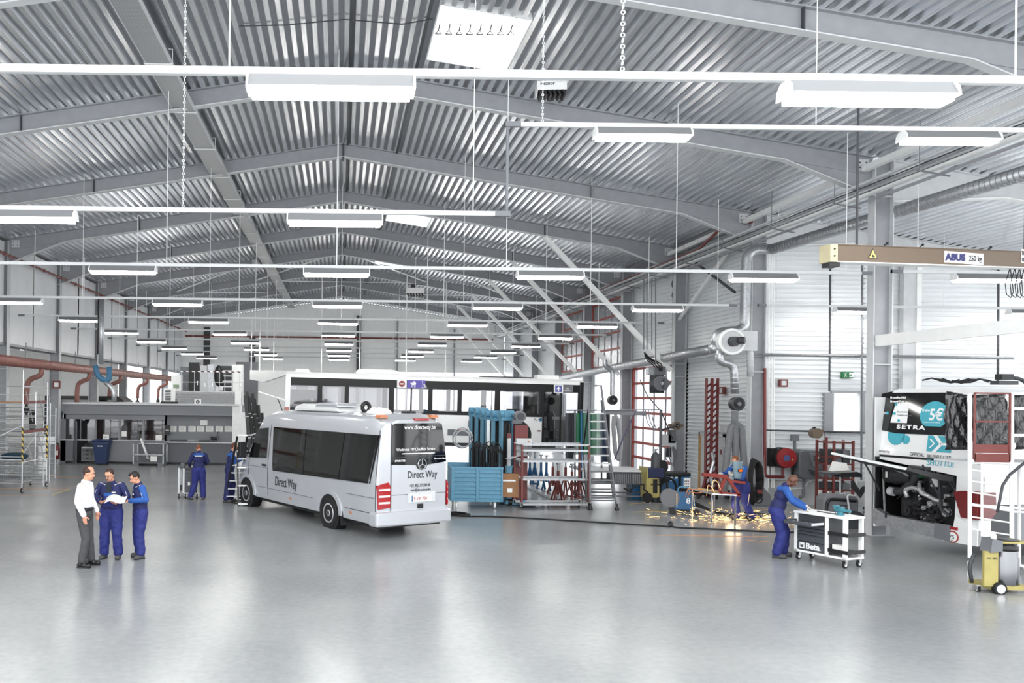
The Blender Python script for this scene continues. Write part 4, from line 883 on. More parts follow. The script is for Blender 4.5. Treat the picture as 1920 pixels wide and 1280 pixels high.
tag(MB().lathe([(.13, 0), (.17, .1), (.17, 1.4), (.1, 1.6)], O=G(74, 893)+Vector((0, .3, .8))).build('white_tank', M['whitep'], smooth=True), 'tall white bottle-shaped tank behind the scaffold tower', 'tank').location = (0, 0, -.8)
tag(MB().torus(G(60, 880)+Vector((0, 0, 2.1)), (1, .3, 0), .35, .12).build('tyre', M['rubber'], smooth=True), 'black tyre hanging behind the scaffold tower', 'tyre')
# ---- back centre-left: stack of black leaning panels, white hood
for k in range(10):
    px = 459+3.4*k; y = 31.5+.25*k; b0 = AT(px+14, 905, y); t0 = AT(px+(0 if k < 6 else 4), [742, 735, 745, 770, 738, 748, 760, 790, 775, 830][k], y)
    lean = E('black_bar_stock', (b0.x, y, 0.02), 0, 'black leaning window moulding, %s in the stack by the minibus nose' % ['first from the left', 'second', 'third', 'fourth', 'fifth', 'sixth', 'seventh', 'eighth', 'ninth', 'last on the right'][k], 'panel', 'stack of black mouldings')
    d = Vector((t0.x-b0.x, .15, t0.z)); MB().bar((0, 0, 0), d, .13, .05, (0, 1, 0)).build('panel', M['black'], lean)
    for q in (.25, .5, .75): MB().bar(d*q+Vector((-.09, -.05, 0)), d*q+Vector((.09, -.05, .02)), .03, .03).build('clip', M['flange'], lean)
tag(MB().box(AT(452, 800, 33).x, AT(462, 800, 33).x, 32.9, 33.1, 0, 2.6).build('white_board', M['whitep']), 'tall white board standing behind the black mouldings', 'board')
hd = E('extraction_hood', AT(502, 694, 44), 0, 'white folded hood hanging from thin rods beside the bus', 'hood')
MB().prism([(-.95, 0), (1.4, 0), (1.4, -.08), (-.2, -.62), (-.95, -.5)], (0, 0, 0), X1, Z2, (0, 1.2, 0)).build('hood_body', M['whitep'], hd)
for x in (-.9, -.45, .3): MB().cyl((x, .2, 0), (x, .2, 2.8), .03, n=6).build('rod', M['whitep'], hd)
tag(MB().box(-6.6, -5.2, 52, 52.2, 0, 5.4).build('grey_screen', M['midg']), 'dark grey doorway panel far behind the bus', 'panel')
for k, px in enumerate((603, 675, 762, 836)):
    p = AT(px, 620, 50); tag(MB().cyl((p.x, 50, 2.5), (p.x, 50, zt(p.x)), .04, n=6).build('drop_pole', M['whitep']), 'thin white vertical pole hanging above the bus, %s from the left' % ['first', 'second', 'third', 'fourth'][k], 'pole', 'white drop poles')

# ================================================================ VEHICLES
# ---------------------------------------------------------------- silver minibus
hd_ = Vector((-.528, .849, 0)).normalized(); lf = Vector((-hd_.y, hd_.x, 0)); VWD = 1.04
vo = Vector((.83, 18.78, 0))-lf*VWD      # rear centre on the ground
van = E('minibus', vo, math.atan2(hd_.y, hd_.x), 'silver minibus lettered Direct Way seen from behind', 'minibus')
sideP = Pl((vo+lf*VWD)[:2], hd_[:2]); rearP = Pl((vo+lf*VWD)[:2], (-lf)[:2])
def vs(px, py): return sideP.sz(px, py)              # local x, z on the left side
def vr(px, py): q, z = rearP.sz(px, py); return VWD-q, z   # local y, z on the tail
LEN = 7.75; HV = 2.86
def top_z(x):
    if x < .25: return 2.70+.12*(x/.25)
    if x < 5.2: return HV
    if x < 6.0: return HV-.10*((x-5.2)/.8)**2-.08*(x-5.2)/.8
    if x < 6.95: return 2.68-1.25*(x-6.0)/.95
    return max(.95, 1.43-.45*((x-6.95)/.8)**1.5)
def half_w(x, z):
    w_ = VWD if x > .3 else VWD-.05*(1-x/.3)
    if x > 6.8: w_ -= .22*((x-6.8)/.95)**2
    if z > 1.35: w_ -= .13*((z-1.35)/1.3)
    elif z < .55: w_ -= .04*(.55-z)/.25
    return w_
def section(x):
    t = top_z(x); zs = [.34, .55, .8, 1.05, 1.35]; zs = [z for z in zs if z < t-.25]
    k = t-.17; m_ = (len(zs)); up = [1.35+(k-1.35)*q/4 for q in range(1, 5)] if t > 1.8 else [k]
    zs = zs+up
    while len(zs) < 9: zs.append(zs[-1]+.001)
    pts = [(half_w(x, z), z) for z in zs]; w_ = pts[-1][0]
    pts += [(w_-.03, t-.09), (w_-.1, t-.035), (w_-.3, t-.005), (w_*.4, t+.02)]
    return [Vector((x, y, z)) for y, z in pts]+[Vector((x, -y, z)) for y, z in reversed(pts)]
xs = [0, .03, .1, .3, .8, 1.3, 2.0, 2.7, 3.5, 4.5, 5.2, 5.5, 5.8, 6.0, 6.4, 6.7, 6.95, 7.2, 7.45, 7.65, 7.75]
body = MB(); secs = [section(x) for x in xs]; secs[0] = [Vector((0.0, p.y*.985, min(p.z, 2.66) if p.z > .5 else p.z)) for p in secs[0]]
body.sheet([s+[s[0]] for s in secs]); n_ = len(secs[0])
body.add(secs[0], [tuple(range(n_))]); body.add(secs[-1], [tuple(range(n_))[::-1]])
body.build('body', M['silver'], van, smooth=False)
def smooth_by_angle(o, a=.6):
    me = o.data
    me.polygons.foreach_set('use_smooth', [True]*len(me.polygons))
    for e in me.edges: pass
    try: me.set_sharp_from_angle(angle=a)
    except Exception: pass
smooth_by_angle(van.children[0], .5)
def side_patch(pts, name, m, off=.012, sy=1, n=10, par=None):
    """quad patch given 4 local (x,z) corners (tl, tr, br, bl) following the flank"""
    tl, tr, br, bl = [Vector((p[0], 0, p[1])) for p in pts]; g = []
    for i in range(n+1):
        a = tl.lerp(bl, i/n); c = tr.lerp(br, i/n); row = []
        for j in range(n+1):
            p = a.lerp(c, j/n); row.append(Vector((p.x, sy*(half_w(p.x, p.z)+off), p.z)))
        g.append(row)
    mb = MB(); mb.sheet(g if sy < 0 else [r[::-1] for r in g]); return mb.build(name, m, par or van, smooth=True)
a, b_, c_, d_ = vs(515, 801), vs(714, 817), vs(697, 908), vs(514, 882)
# main side glass in panes
def lerp2(p, q, t): return (p[0]+(q[0]-p[0])*t, p[1]+(q[1]-p[1])*t)
cuts = [0, .36, .73, 1.0]
a, b_, c_, d_ = (5.22, 2.39), (.08, 2.39), (.28, 1.27), (5.05, 1.18)
for t0, t1 in zip(cuts[:-1], cuts[1:]):
    side_patch([lerp2(a, b_, t0+.003), lerp2(a, b_, t1-.003), lerp2(d_, c_, t1-.003), lerp2(d_, c_, t0+.003)], 'side_window', M['glass_dark'], .02)
side_patch([lerp2(a, b_, -.01), lerp2(a, b_, 1.01), lerp2(d_, c_, 1.01), lerp2(d_, c_, -.01)], 'window_gasket', M['black'], .008)
side_patch([(6.6, 2.3), (1.0, 2.36), (.8, 1.35), (6.2, 1.35)], 'side_window', M['glass_dark'], .02, sy=-1)
# driver door glass, door line, windscreen
side_patch([(6.25, 2.3), (5.55, 2.36), (5.5, 1.5), (6.65, 1.45)], 'door_window', M['glass_dark'], .02)
def seam(pts, w_=.012, sy=1, m='dark', off=.006):
    mb = MB()
    for p, q in zip(pts[:-1], pts[1:]):
        for k in range(6):
            u = lerp2(p, q, k/6); v = lerp2(p, q, (k+1)/6)
            mb.bar((u[0], sy*(half_w(*u)+off), u[1]), (v[0], sy*(half_w(*v)+off), v[1]), w_, .012)
    return mb.build('panel_seam', M[m], van)
seam([(5.4, 2.45), (5.4, .45)]); seam([(6.6, 1.5), (6.65, .95)]); seam([(.06, 2.5), (.06, .5)]); seam([(2.85, .66), (6.1, .66)], .018, m='midg'); seam([(.1, .95), (1.25, .95)], .018, m='midg'); seam([(.1, .6), (1.3, .6)]); seam([(5.4, 1.22), (6.6, 1.22)], .012, m='midg')
wsn = MB(); wsn.add([(6.1, .72, 2.6), (6.1, -.72, 2.6), (6.92, -.86, 1.5), (6.92, .86, 1.5)], [(0, 1, 2, 3)]); o = wsn.build('windscreen', M['glass_dark'], van); o.location = (.03, 0, .03)
hp = vs(495, 870); MB().box(5.5, 5.72, half_w(6, 1.25), half_w(6, 1.25)+.04, 1.27, 1.32).build('door_handle', M['black'], van)
# mirrors
MB().box(6.6, 6.75, 1.12, 1.36, 1.45, 1.9).build('mirror', M['black'], van, bevel=.03); MB().box(6.63, 6.7, .95, 1.15, 1.55, 1.6).build('mirror_arm', M['black'], van)
# wheels and arches
def wheel(par, x, y, r, sy, w_=.26, hub='chrome'):
    wz = r; t = MB().lathe([(r*.62, 0), (r*.9, 0), (r, .04), (r, w_-.04), (r*.9, w_), (r*.62, w_)], O=(x, y, wz), D=(0, -sy, 0), n=28).build('tyre', M['rubber'], par, smooth=False)
    h = MB().lathe([(.0, .0), (r*.12, -.005), (r*.2, -.01), (r*.22, .012), (r*.4, .018), (r*.5, .008), (r*.6, -.01), (r*.64, -.005), (r*.66, .02)], O=(x, y, wz), D=(0, -sy, 0), n=28).build('rim', M['galv'] if hub != 'chrome' else M['alu'], t, smooth=True)
    for k in range(8):
        an = k*math.pi/4; MB().cyl((x+math.cos(an)*r*.46, y-.005*sy, wz+math.sin(an)*r*.46), (x+math.cos(an)*r*.46, y-.03*sy, wz+math.sin(an)*r*.46), r*.06, n=8).build('rim_hole', M['dark'], t)
    MB().cyl((x, y+.01*sy, wz), (x, y-.05*sy, wz), r*.15, n=12).build('hub_cap', M['dark'], t)
    return t
WR = .38; xr_, xf_ = 2.02, 6.75
for x in (xr_, xf_):
    for sy in (1, -1): wheel(van, x, sy*(VWD+.03), WR, sy)
    for sy in (1, -1):
        MB().cyl((x, sy*(VWD+.006), WR+.02), (x, sy*(VWD-.3), WR+.02), WR+.09, n=32).build('wheel_well', M['black'], van)
        pts = [(math.cos(q*math.pi/16), math.sin(q*math.pi/16)) for q in range(17)]
        ring = [((WR+.22)*p[0], (WR+.2)*p[1]) for p in pts]+[((WR+.09)*p[0], (WR+.09)*p[1]) for p in reversed(pts)]
        MB().prism(ring, (x, sy*(VWD-.01), WR), X1, Z2, (0, sy*.035, 0)).build('wheel_arch', M['silver'], van)
MB().box(1.42, 1.5, VWD-.3, VWD, .14, .5).box(1.42, 1.5, -VWD, -VWD+.3, .14, .5).build('mud_flap', M['black'], van)
MB().box(.1, 7.3, -.9, .9, .24, .4).build('underbody', M['black'], van)
# tail: glass, lamps, bumper, seams
def rear_poly(pts, name, m, dx=-.012, th=.012, par=None, bevel=0):
    return MB().prism([(y, z) for y, z in pts], (dx, 0, 0), Y1, Z2, (-th, 0, 0)).build(name, m, par or van, bevel=bevel)
P_ = [vr(741, 793), vr(827, 792), vr(838, 865), vr(734, 871)]; P_[0] = (.78, 2.52); P_[1] = (-.80, 2.54)
rear_poly([(.60, 2.62), (.52, 2.66), (-.78, 2.66), (-.84, 2.62), (-.94, 2.1), (-.98, 1.74), (-.42, 1.68), (-.36, 1.59), (-.25, 1.56), (-.14, 1.59), (-.08, 1.68), (.62, 1.71), (.62, 2.0)][::-1], 'rear_window', M['glass_dark'])
rear_poly([(.62, 1.86), (.62, 1.875), (-.95, 1.9), (-.95, 1.885)], 'window_rim', M['dark'], -.026, .004)
for nm, y0, y1, z0, z1 in (('tail_lamp', .64, 1.0, .69, 1.31), ('tail_lamp', -1.06, -1.0, .69, 1.31)):
    t = MB().prism([(y0, z0+.03), (y1-.02, z0), (y1, z1-.06), (y0+.05, z1), (y0, z1-.1)], (-.03, 0, 0), Y1, Z2, (.18, 0, 0)).build(nm, M['tail'], van, bevel=.015)
    for z in (.82, .97, 1.12): MB().box(-.042, -.02, y0+.03, y1-.03, z, z+.045).build('lens_strip', M['whiteg'], t)
MB().prism([(-1.09, .3), (1.09, .3), (1.09, .62), (1.0, .64), (-1.0, .64), (-1.09, .62)], (-.12, 0, 0), Y1, Z2, (.35, 0, 0)).build('bumper', M['silver'], van, bevel=.05)
MB().prism([(.62, .64), (-.98, .64), (-.98, 1.7), (.62, 1.7)], (-.005, 0, 0), Y1, Z2, (-.006, 0, 0)).build('tail_door', M['silver'], van)
MB().box(-.015, -.011, -.97, .6, 1.0, 1.01).box(-.015, -.011, .615, .63, .62, 2.66).build('panel_seam', M['dark'], van)
y0, z0 = vr(770, 937); MB().box(-.035, -.01, -.66, .14, .8, 1.04).build('plate_recess', M['flange'], van, bevel=.02)
pl_ = MB().box(-.045, -.035, -.54, .05, .83, .97).build('number_plate', M['white_ink'], van); text('9-VIP-700', .12, M['tail'], pl_, (-.05, .0, .855), (0, -1, 0), (0, 0, 1), sx=.82); MB().box(-.048, -.045, .02, .05, .83, .97).build('plate_band', M['blue2'], pl_)
MB().box(-.03, -.01, -.3, -.14, .66, .77).build('latch', M['black'], van); bpy.context.view_layer.update()
MB().torus((-.035, -.25, 1.70), (1, 0, 0), .12, .012, 24).build('badge', M['chrome'], van)
for an in (math.pi/2, math.pi*7/6, math.pi*11/6): MB().bar((-.035, -.25, 1.7), (-.035, -.25+math.cos(an)*.12, 1.7+math.sin(an)*.12), .018, .02).build('badge_spoke', M['chrome'], van)
nY = (0, -1, 0)
text('www.directway.be', .145, M['white_ink'], van, (-.035, .28, 2.52), nY, Z2, sx=.84); text('Direct Way', .24, M['ink'], van, (-.02, .16, 1.38), nY, Z2, sx=.76)
text('+32 (0)2.772.00.00', .1, M['ink'], van, (-.02, .1, 1.17), nY, Z2, sx=.8)
text('info@directway.be', .09, M['ink'], van, (-.02, .06, 1.07), nY, Z2, sx=.85)
text('Worldwide VIP Chauffeur Service', .1, M['white_ink'], van, (-.035, .5, 2.02), nY, Z2, sx=.82); MB().box(-.037, -.034, -.62, .34, 1.945, 1.965).build('print_line', M['white_ink'], van)
text('SPRINTER', .07, M['white_ink'], van, (-.035, .54, 1.77), nY, Z2); text('Mercedes-Benz', .06, M['white_ink'], van, (-.035, -.6, 1.8), nY, Z2)
q = vs(516, 909); text('Direct Way', .36, M['ink'], van, (q[0], half_w(5, 1.05)+.012, q[1]+.0), (-1, 0, 0), Z2, sx=.72)
for x in (4.0, 1.0): MB().box(x, x+.09, half_w(x, .8), half_w(x, .5)+.015, .48, .54).build('side_marker', M['orange'], van)
# roof fittings
MB().box(-.02, .2, -.45, -.05, 2.72, 2.77).build('third_brake_lamp', M['tail'], van, bevel=.01)
for y in (.75, -.72): MB().prism([(-.12, 0), (.12, 0), (.08, .07), (-.08, .07)], (.12, y, 2.78), Y1, Z2, (.2, 0, 0)).build('roof_marker', M['orange'], van)
MB().lathe([(.32, 0), (.3, .06), (.2, .13), (0, .16)], O=(.9, .35, 2.86)).build('roof_dome', M['whiteg'], van, smooth=True)
MB().prism([(2.3, 0), (4.7, 0), (4.55, .13), (4.2, .2), (2.7, .2), (2.4, .12)], (0, -.65, 2.87), X1, Z2, (0, 1.3, 0)).build('air_conditioner', M['whiteg'], van, bevel=.06)
MB().prism([(2.2, 0), (3.4, 0), (3.2, .1), (2.3, .1)], (0, .1, 3.0), X1, Z2, (0, .62, 0)).build('air_scoop', M['silver'], van, bevel=.04)
tag(MB().torus(vo+hd_*2.0+Vector((0, 0, 3.0)), -hd_, .11, .05).build('horn', M['black'], smooth=True), 'small black ring-shaped horn on the minibus roof', 'horn')
MB().box(.35, .7, -.35, -.15, 2.86, 2.93).build('antenna', M['black'], van, bevel=.02)
# ---------------------------------------------------------------- city bus behind
bA, bB = AT(537, 697, 33.2), AT(1090, 712, 33.9); bU = Vector((bB.x-bA.x, bB.y-bA.y, 0)); LB = bU.length; bU.normalize()
bus = E('city_bus', (bA.x, bA.y, .1), math.atan2(bU.y, bU.x), 'white city bus with black window band raised on lifting columns', 'bus'); bus.rotation_euler = (0, .0145, math.atan2(bU.y, bU.x)); bP = Pl((bA.x, bA.y), bU[:2])
def bs(px, py): return bP.sz(px, py)
ZB0, ZB1, BW = 1.46, 4.06, 2.5
zk = bs(600, 781)[1]  # bottom of black band
zk = 2.58; zw0, zw1 = 2.72, 3.62
wins_ = []
for a, c in ((540, 593), (602, 644), (652, 727), (809, 856), (864, 926), (936, 1011)): wins_.append((bs(a, 740)[0], bs(c, 740)[0]))
doors_ = [(bs(737, 740)[0], bs(801, 740)[0]), (bs(1018, 740)[0], bs(1082, 740)[0])]
bk2 = mat('bus_black', (14, 14, 16), .35, 0, .1, 3, spec=.3)
def bbox(x0, x1, y0, y1, z0, z1, nm, m, bevel=0, par=None): return MB().box(x0, x1, y0, y1, z0, z1).build(nm, m, par or bus, bevel=bevel)
for side, y0, y1 in (('near', -.0, .06), ('far', BW-.06, BW)):
    ops = sorted(wins_+doors_) if side == 'near' else sorted(wins_+[(doors_[0][0], doors_[0][1])])
    x = 0.02
    for a, c in ops:
        if a > x: bbox(x, a, y0, y1, zw0-.02, zw1, 'window_pillar', bk2)
        x = c
    bbox(x, LB-.02, y0, y1, zw0-.02, zw1, 'window_pillar', bk2)
    bbox(.02, LB-.02, y0-.005 if side == 'near' else y0, y1, zw1, ZB1-.12, 'header_band', bk2)
    x = .02
    dd = doors_ if side == 'near' else []
    for a, c in dd+[(LB-.02, LB)]:
        bbox(x, a-.06, y0, y1, zk, zw0, 'window_sill_band', bk2); bbox(x, a-.06, y0, y1, ZB0, zk, 'side_panel', M['whiteg']); x = c+.06
    for a, c in dd: bbox(a-.06, a, y0-.01, y1, ZB0, zw1, 'door_post', bk2); bbox(c, c+.06, y0-.01, y1, ZB0, zw1, 'door_post', bk2)
    for a, c in ops:
        z0 = zw0 if (a, c) not in dd else ZB0+.1
        bbox(a, c, y0+.02, y0+.03, z0, zw1, 'window_pane' if (a, c) not in dd else 'door_glass', M['bglass'])
    for a, c in dd:
        bbox((a+c)/2-.03, (a+c)/2+.03, y0-.01, y1-.01, ZB0, zw1, 'door_leaf_frame', bk2); bbox(a, c, y0, y1, ZB0, ZB0+.1, 'door_sill', M['midg'])
MB().prism([(0, ZB1-.12), (0, ZB1+.0), (.12, ZB1+.1), (BW-.12, ZB1+.1), (BW, ZB1), (BW, ZB1-.12)], (-.03, 0, 0), Y1, Z2, (LB+.06, 0, 0)).build('roof', M['whiteg'], bus)
bbox(0, LB, .1, BW-.1, ZB0+.1, ZB0+.2, 'floor', M['dark']); bbox(-.06, .06, 0, BW, ZB0, ZB1-.1, 'rear_panel', M['whiteg']); bbox(LB-.04, LB+.06, 0, BW, ZB0, 2.6, 'front_panel', M['whiteg']); bbox(LB, LB+.03, .1, BW-.1, 2.6, 3.9, 'windscreen', M['bglass']); bbox(LB-.12, LB+.06, -.02, .12, ZB0, ZB1, 'corner_post', bk2, .03); bbox(-.08, .12, -.02, .06, 2.0, ZB1, 'corner_post', M['whiteg'])
for px in (935, ): pass
wx_ = bs(968, 800)[0]
for x in (2.9, wx_):
    w_ = MB().lathe([(.3, 0), (.46, 0), (.5, .05), (.5, .22), (.46, .27), (.3, .27)], O=(x, -.06, 1.8), D=(0, 1, 0), n=28).build('tyre', M['rubber'], bus); MB().lathe([(0, .0), (.12, -.01), (.2, .03), (.32, .01)], O=(x, -.06, 1.8), D=(0, 1, 0), n=20).build('rim', M['alu'], w_, smooth=True)
    MB().cyl((x, -.012, 1.84), (x, .1, 1.84), .6, n=32).build('wheel_arch', M['black'], bus)
bbox(1.0, LB-1, .2, BW-.2, ZB0-.15, ZB0+.1, 'chassis', M['dark'])
z0 = bs(860, 826)[1]; bbox(bs(838, 800)[0], bs(889, 800)[0], -.01, 0, 1.75, 2.0, 'grey_panel', M['midg'])
text('Li', .34, M['midg'], bus, (bs(876, 800)[0], -.012, 2.12), X1, Z2, bold=.02); text('PL 90', .14, M['ink'], bus, (bs(999, 800)[0], -.012, 2.43), X1, Z2); bbox(bs(1010, 800)[0], bs(1014, 800)[0], -.02, 0, 2.42, 2.56, 'blue_sticker', M['blue2'])
for px in (860, 1006): bbox(bs(px, 800)[0], bs(px, 800)[0]+.14, -.02, 0, 1.94 if px < 900 else 2.0, 2.0 if px < 900 else 2.05, 'side_marker', M['orange'] if px < 900 else M['brick_red'])
# signs on the header band
sa, sb = bs(742, 713)[0], bs(761, 713)[0]; sg0, sg1 = 3.63, 3.95
s1 = bbox(sa, sb-.02, -.02, -.006, sg0, sg1, 'no_entry_sign', M['white_ink']); cx = (sa+sb)/2-.01; MB().cyl((cx, -.026, 3.79), (cx, -.02, 3.79), .125, n=24).build('sign_disc', mat('sign_red', (150, 60, 66), .5), s1); MB().box(cx-.085, cx+.085, -.031, -.026, 3.765, 3.815).build('sign_bar', M['white_ink'], s1)
sc_ = bs(795, 713)[0]; s2 = bbox(sb, sc_, -.02, -.006, sg0, sg1, 'access_sign', M['purple'])
px_ = sb+.26; MB().prism([(-.14, .06), (.0, .06), (.0, .13), (.06, .11), (.1, .04), (.08, -.04), (-.08, -.04)], (px_, -.024, 3.79), X1, Z2, (0, .004, 0)).build('pram_symbol', M['white_ink'], s2); MB().torus((px_-.07, -.024, 3.70), (0, 1, 0), .03, .008, 12).torus((px_+.05, -.024, 3.70), (0, 1, 0), .03, .008, 12).build('pram_wheel', M['white_ink'], s2)
wx2 = sb+.66; MB().torus((wx2, -.024, 3.73), (0, 1, 0), .075, .012, 16, a0=-2.6, a1=1.4).tube([(wx2-.04, -.024, 3.87), (wx2-.03, -.024, 3.77), (wx2+.06, -.024, 3.765), (wx2+.1, -.024, 3.68), (wx2+.14, -.024, 3.69)], .014, 6).ball((wx2-.045, -.024, 3.9), .022).build('wheelchair_symbol', M['white_ink'], s2)
sa = bs(1036, 720)[0]; s3 = bbox(sa, sa+.38, -.03, -.006, 3.6, 3.93, 'arrow_sign', M['white_ink']); s4 = bbox(sa+.38, sa+.8, -.025, -.006, 3.6, 3.92, 'side_display', M['midg']); bbox(sa+.05, sa+.33, -.034, -.03, 3.63, 3.9, 'sign_field', mat('sign_blue', (90, 96, 170), .5), par=s3)
MB().prism([(-.025, -.1), (.025, -.1), (.025, .02), (.07, -.02), (.07, .04), (0, .1), (-.07, .04), (-.07, -.02), (-.025, .02)], (sa+.19, -.038, 3.755), X1, Z2, (0, .004, 0)).build('sign_arrow', M['white_ink'], s3)
text('Hier', .07, M['white_ink'], s4, (sa+.5, -.028, 3.76), X1, Z2); text('instappen', .07, M['white_ink'], s4, (sa+.42, -.028, 3.68), X1, Z2)
# interior: seats, rails, driver shield
for k in range(9):
    x = .9+k*1.25
    if doors_[0][0]-.2 < x < doors_[0][1]+.1 or x > wx_-.2 and x < 0: continue
    for y in (.55, 1.9):
        MB().prism([(0, 0), (.45, 0), (.5, .06), (.12, .1), (.03, .75), (-.08, .75)], (x, y-.2, ZB0+.55), X1, Z2, (0, .42, 0)).build('bus_seat', M['dark'], bus)
for x in (1.5, 3.2, 5.0, 7.0, 8.6, 10.6): MB().cyl((x, 1.2, ZB0+.2), (x, 1.2, ZB1-.1), .02, n=6).build('grab_pole', M['flange'], bus)
MB().prism([(0, 0), (1.5, 0), (1.35, .75), (.9, .85), (0, .85)], (.1, .3, ZB0+1.15), X1, Z2, (0, 1.9, 0)).build('engine_cover', M['black'], bus)
x = bs(950, 780)[0]; MB().prism([(0, 0), (1.0, 0), (.8, .32), (.15, .32)], (x, .15, ZB0+1.1), X1, Z2, (0, .6, 0)).build('wheel_box', M['black'], bus)
MB().box(LB-1.3, LB-1.2, 1.2, 2.3, ZB0+.2, ZB0+1.7).box(LB-.6, LB-.2, 1.0, 2.3, ZB0+.2, ZB0+1.0).build('driver_cab', M['dark'], bus); MB().tube([(LB-1.0, .4, ZB0+.2), (LB-1.0, .4, ZB0+1.2), (LB-.9, .9, ZB0+1.35)], .02, 6).build('grab_pole', M['flange'], bus)
# roof units, rear flap
x0 = bs(666, 697)[0]; MB().prism([(0, 0), (1.9, 0), (1.75, .16), (1.5, .22), (.2, .22), (.05, .12)], (x0, .5, ZB1+.1), X1, Z2, (0, 1.4, 0)).build('roof_unit', M['whiteg'], bus, bevel=.04)
x0 = bs(552, 697)[0]; MB().prism([(0, 0), (.6, 0), (.5, .14), (0, .14)], (x0, .5, ZB1+.1), X1, Z2, (0, 1.4, 0)).build('roof_unit', M['whiteg'], bus)
MB().box(LB-4.1, LB-2.0, .4, .9, ZB1+.1, ZB1+.16).build('roof_hatch', M['dark'], bus); MB().box(LB-1.8, LB-.9, .3, .8, ZB1+.1, ZB1+.26).build('roof_unit', M['whiteg'], bus)
MB().bar((-.05, .6, 3.0), (-1.15, .6, 3.32), 1.4, .05, (0, 0, 1)).build('rear_hatch', M['whiteg'], bus); MB().cyl((-.4, .1, 3.1), (-.08, .1, 2.35), .02, n=6).build('hatch_strut', M['dark'], bus)
MB().box(-.1, .1, -.03, .1, 2.3, 2.75).build('tail_lamp', mat('worn_lens', (190, 120, 110), .3), bus, bevel=.04)
# ---------------------------------------------------------------- white coach on the right
cL, cR = Vector((12.67, 19.6, 0)), Vector((13.3, 17.2, 0)); cU = (cR-cL).normalized(); WS = (cR-cL).length; cN = Vector((cU.y, -cU.x, 0))   # cN points out of the tail
cN = Vector((-abs(cU.y), -abs(cU.x), 0)); cN = Vector((cU.y, -cU.x, 0)); 
if cN.x > 0: cN = -cN
coach = E('coach', cL, math.atan2(cU.y, cU.x), 'white coach with open engine bay and turquoise shuttle lettering', 'coach')   # local x along the tail, local y forward into the bus
cP = Pl((cL.x, cL.y), cU[:2])
def rake(z): return max(0, (z-1.2))*.13 if z > 1.2 else 0      # the tail leans forward towards the roof
def cs(px, py):
    q, z = cP.sz(px, py)
    for _ in range(3):
        n_ = Vector((-cU.y, cU.x, 0))*rake(z); q, z = Pl((cL.x+n_.x, cL.y+n_.y), cU[:2]).sz(px, py)
    return q, z
fy = 1 if (Matrix.Rotation(coach.rotation_euler.z, 3, 'Z') @ Vector((0, 1, 0))).dot(cN) < 0 else -1
LC = 11.0; ZT = 3.6
def cprism(poly, y0, y1, nm, m, bevel=0, par=None):
    """poly in (x,z) on the tail, thickness from y0 to y1, following the rake"""
    mb = MB(); n = len(poly); v = [Vector((x, fy*(rake(z)+y0), z)) for x, z in poly]+[Vector((x, fy*(rake(z)+y1), z)) for x, z in poly]
    mb.add(v, [tuple(range(n)), tuple(range(n, 2*n))[::-1]]+[(k, (k+1) % n, n+(k+1) % n, n+k) for k in range(n)]); return mb.build(nm, m, par or coach, bevel=bevel)
def roundrect(x0, x1, z0, z1, r, n=4):
    out = []
    for cx, cz, a in ((x1-r, z1-r, 0), (x0+r, z1-r, 1), (x0+r, z0+r, 2), (x1-r, z0+r, 3)):
        for k in range(n+1): t = (a+k/n)*math.pi/2; out.append((cx+math.cos(t)*r, cz+math.sin(t)*r))
    return out
def ring_prism(outer, inner, y0, y1, nm, m):
    n = len(outer); mb = MB(); v = []
    for ps, y in ((outer, y0), (inner, y0), (outer, y1), (inner, y1)): v += [Vector((x, fy*(rake(z)+y), z)) for x, z in ps]
    f = []
    for k in range(n):
        j = (k+1) % n; f += [(k, j, n+j, n+k), (2*n+k, 3*n+k, 3*n+j, 2*n+j), (k, 2*n+k, 2*n+j, j), (n+k, n+j, 3*n+j, 3*n+k)]
    mb.add(v, f); return mb.build(nm, m, coach)
bayx0, bayx1 = cs(1640, 900)[0]+.05, cs(1793, 900)[0]; zbay0, zbay1 = .55, 1.98
# tail skin: upper panel with curved top, corners
cprism([(.0, 1.95), (bayx1, 1.72), (WS-.02, 1.72), (WS-.02, 3.3), (WS-.08, 3.48), (WS-.3, ZT), (.35, ZT), (.1, 3.5), (.04, 3.3)], 0, .08, 'tail_panel', M['whiteg'])
cprism([(bayx1, .3), (WS, .3), (WS, 1.74), (bayx1, 1.74)], 0, .1, 'corner_panel', M['whiteg']); cprism([(-.0, .5), (bayx0, .5), (bayx0, 2.0), (0, 2.0)], .0, .1, 'corner_panel', M['black'])
cprism([(bayx1-.25, .3), (WS, .3), (WS, .62), (bayx1+.05, .9), (bayx1, .62), (bayx1-.25, .6)], -.02, .1, 'bumper_corner', M['whiteg'])
rwz0, rwz1 = cs(1700, 817)[1], cs(1700, 737)[1]
x0_, x1_ = .17, cs(1779, 780)[0]
wp4 = [cs(*p) for p in ((1655, 738), (1672, 734), (1790, 736), (1800, 742), (1800, 812), (1790, 817), (1680, 812), (1650, 805), (1641, 797), (1643, 780))]; cprism(wp4[::-1], -.02, 0, 'rear_window', M['glass_dark'])
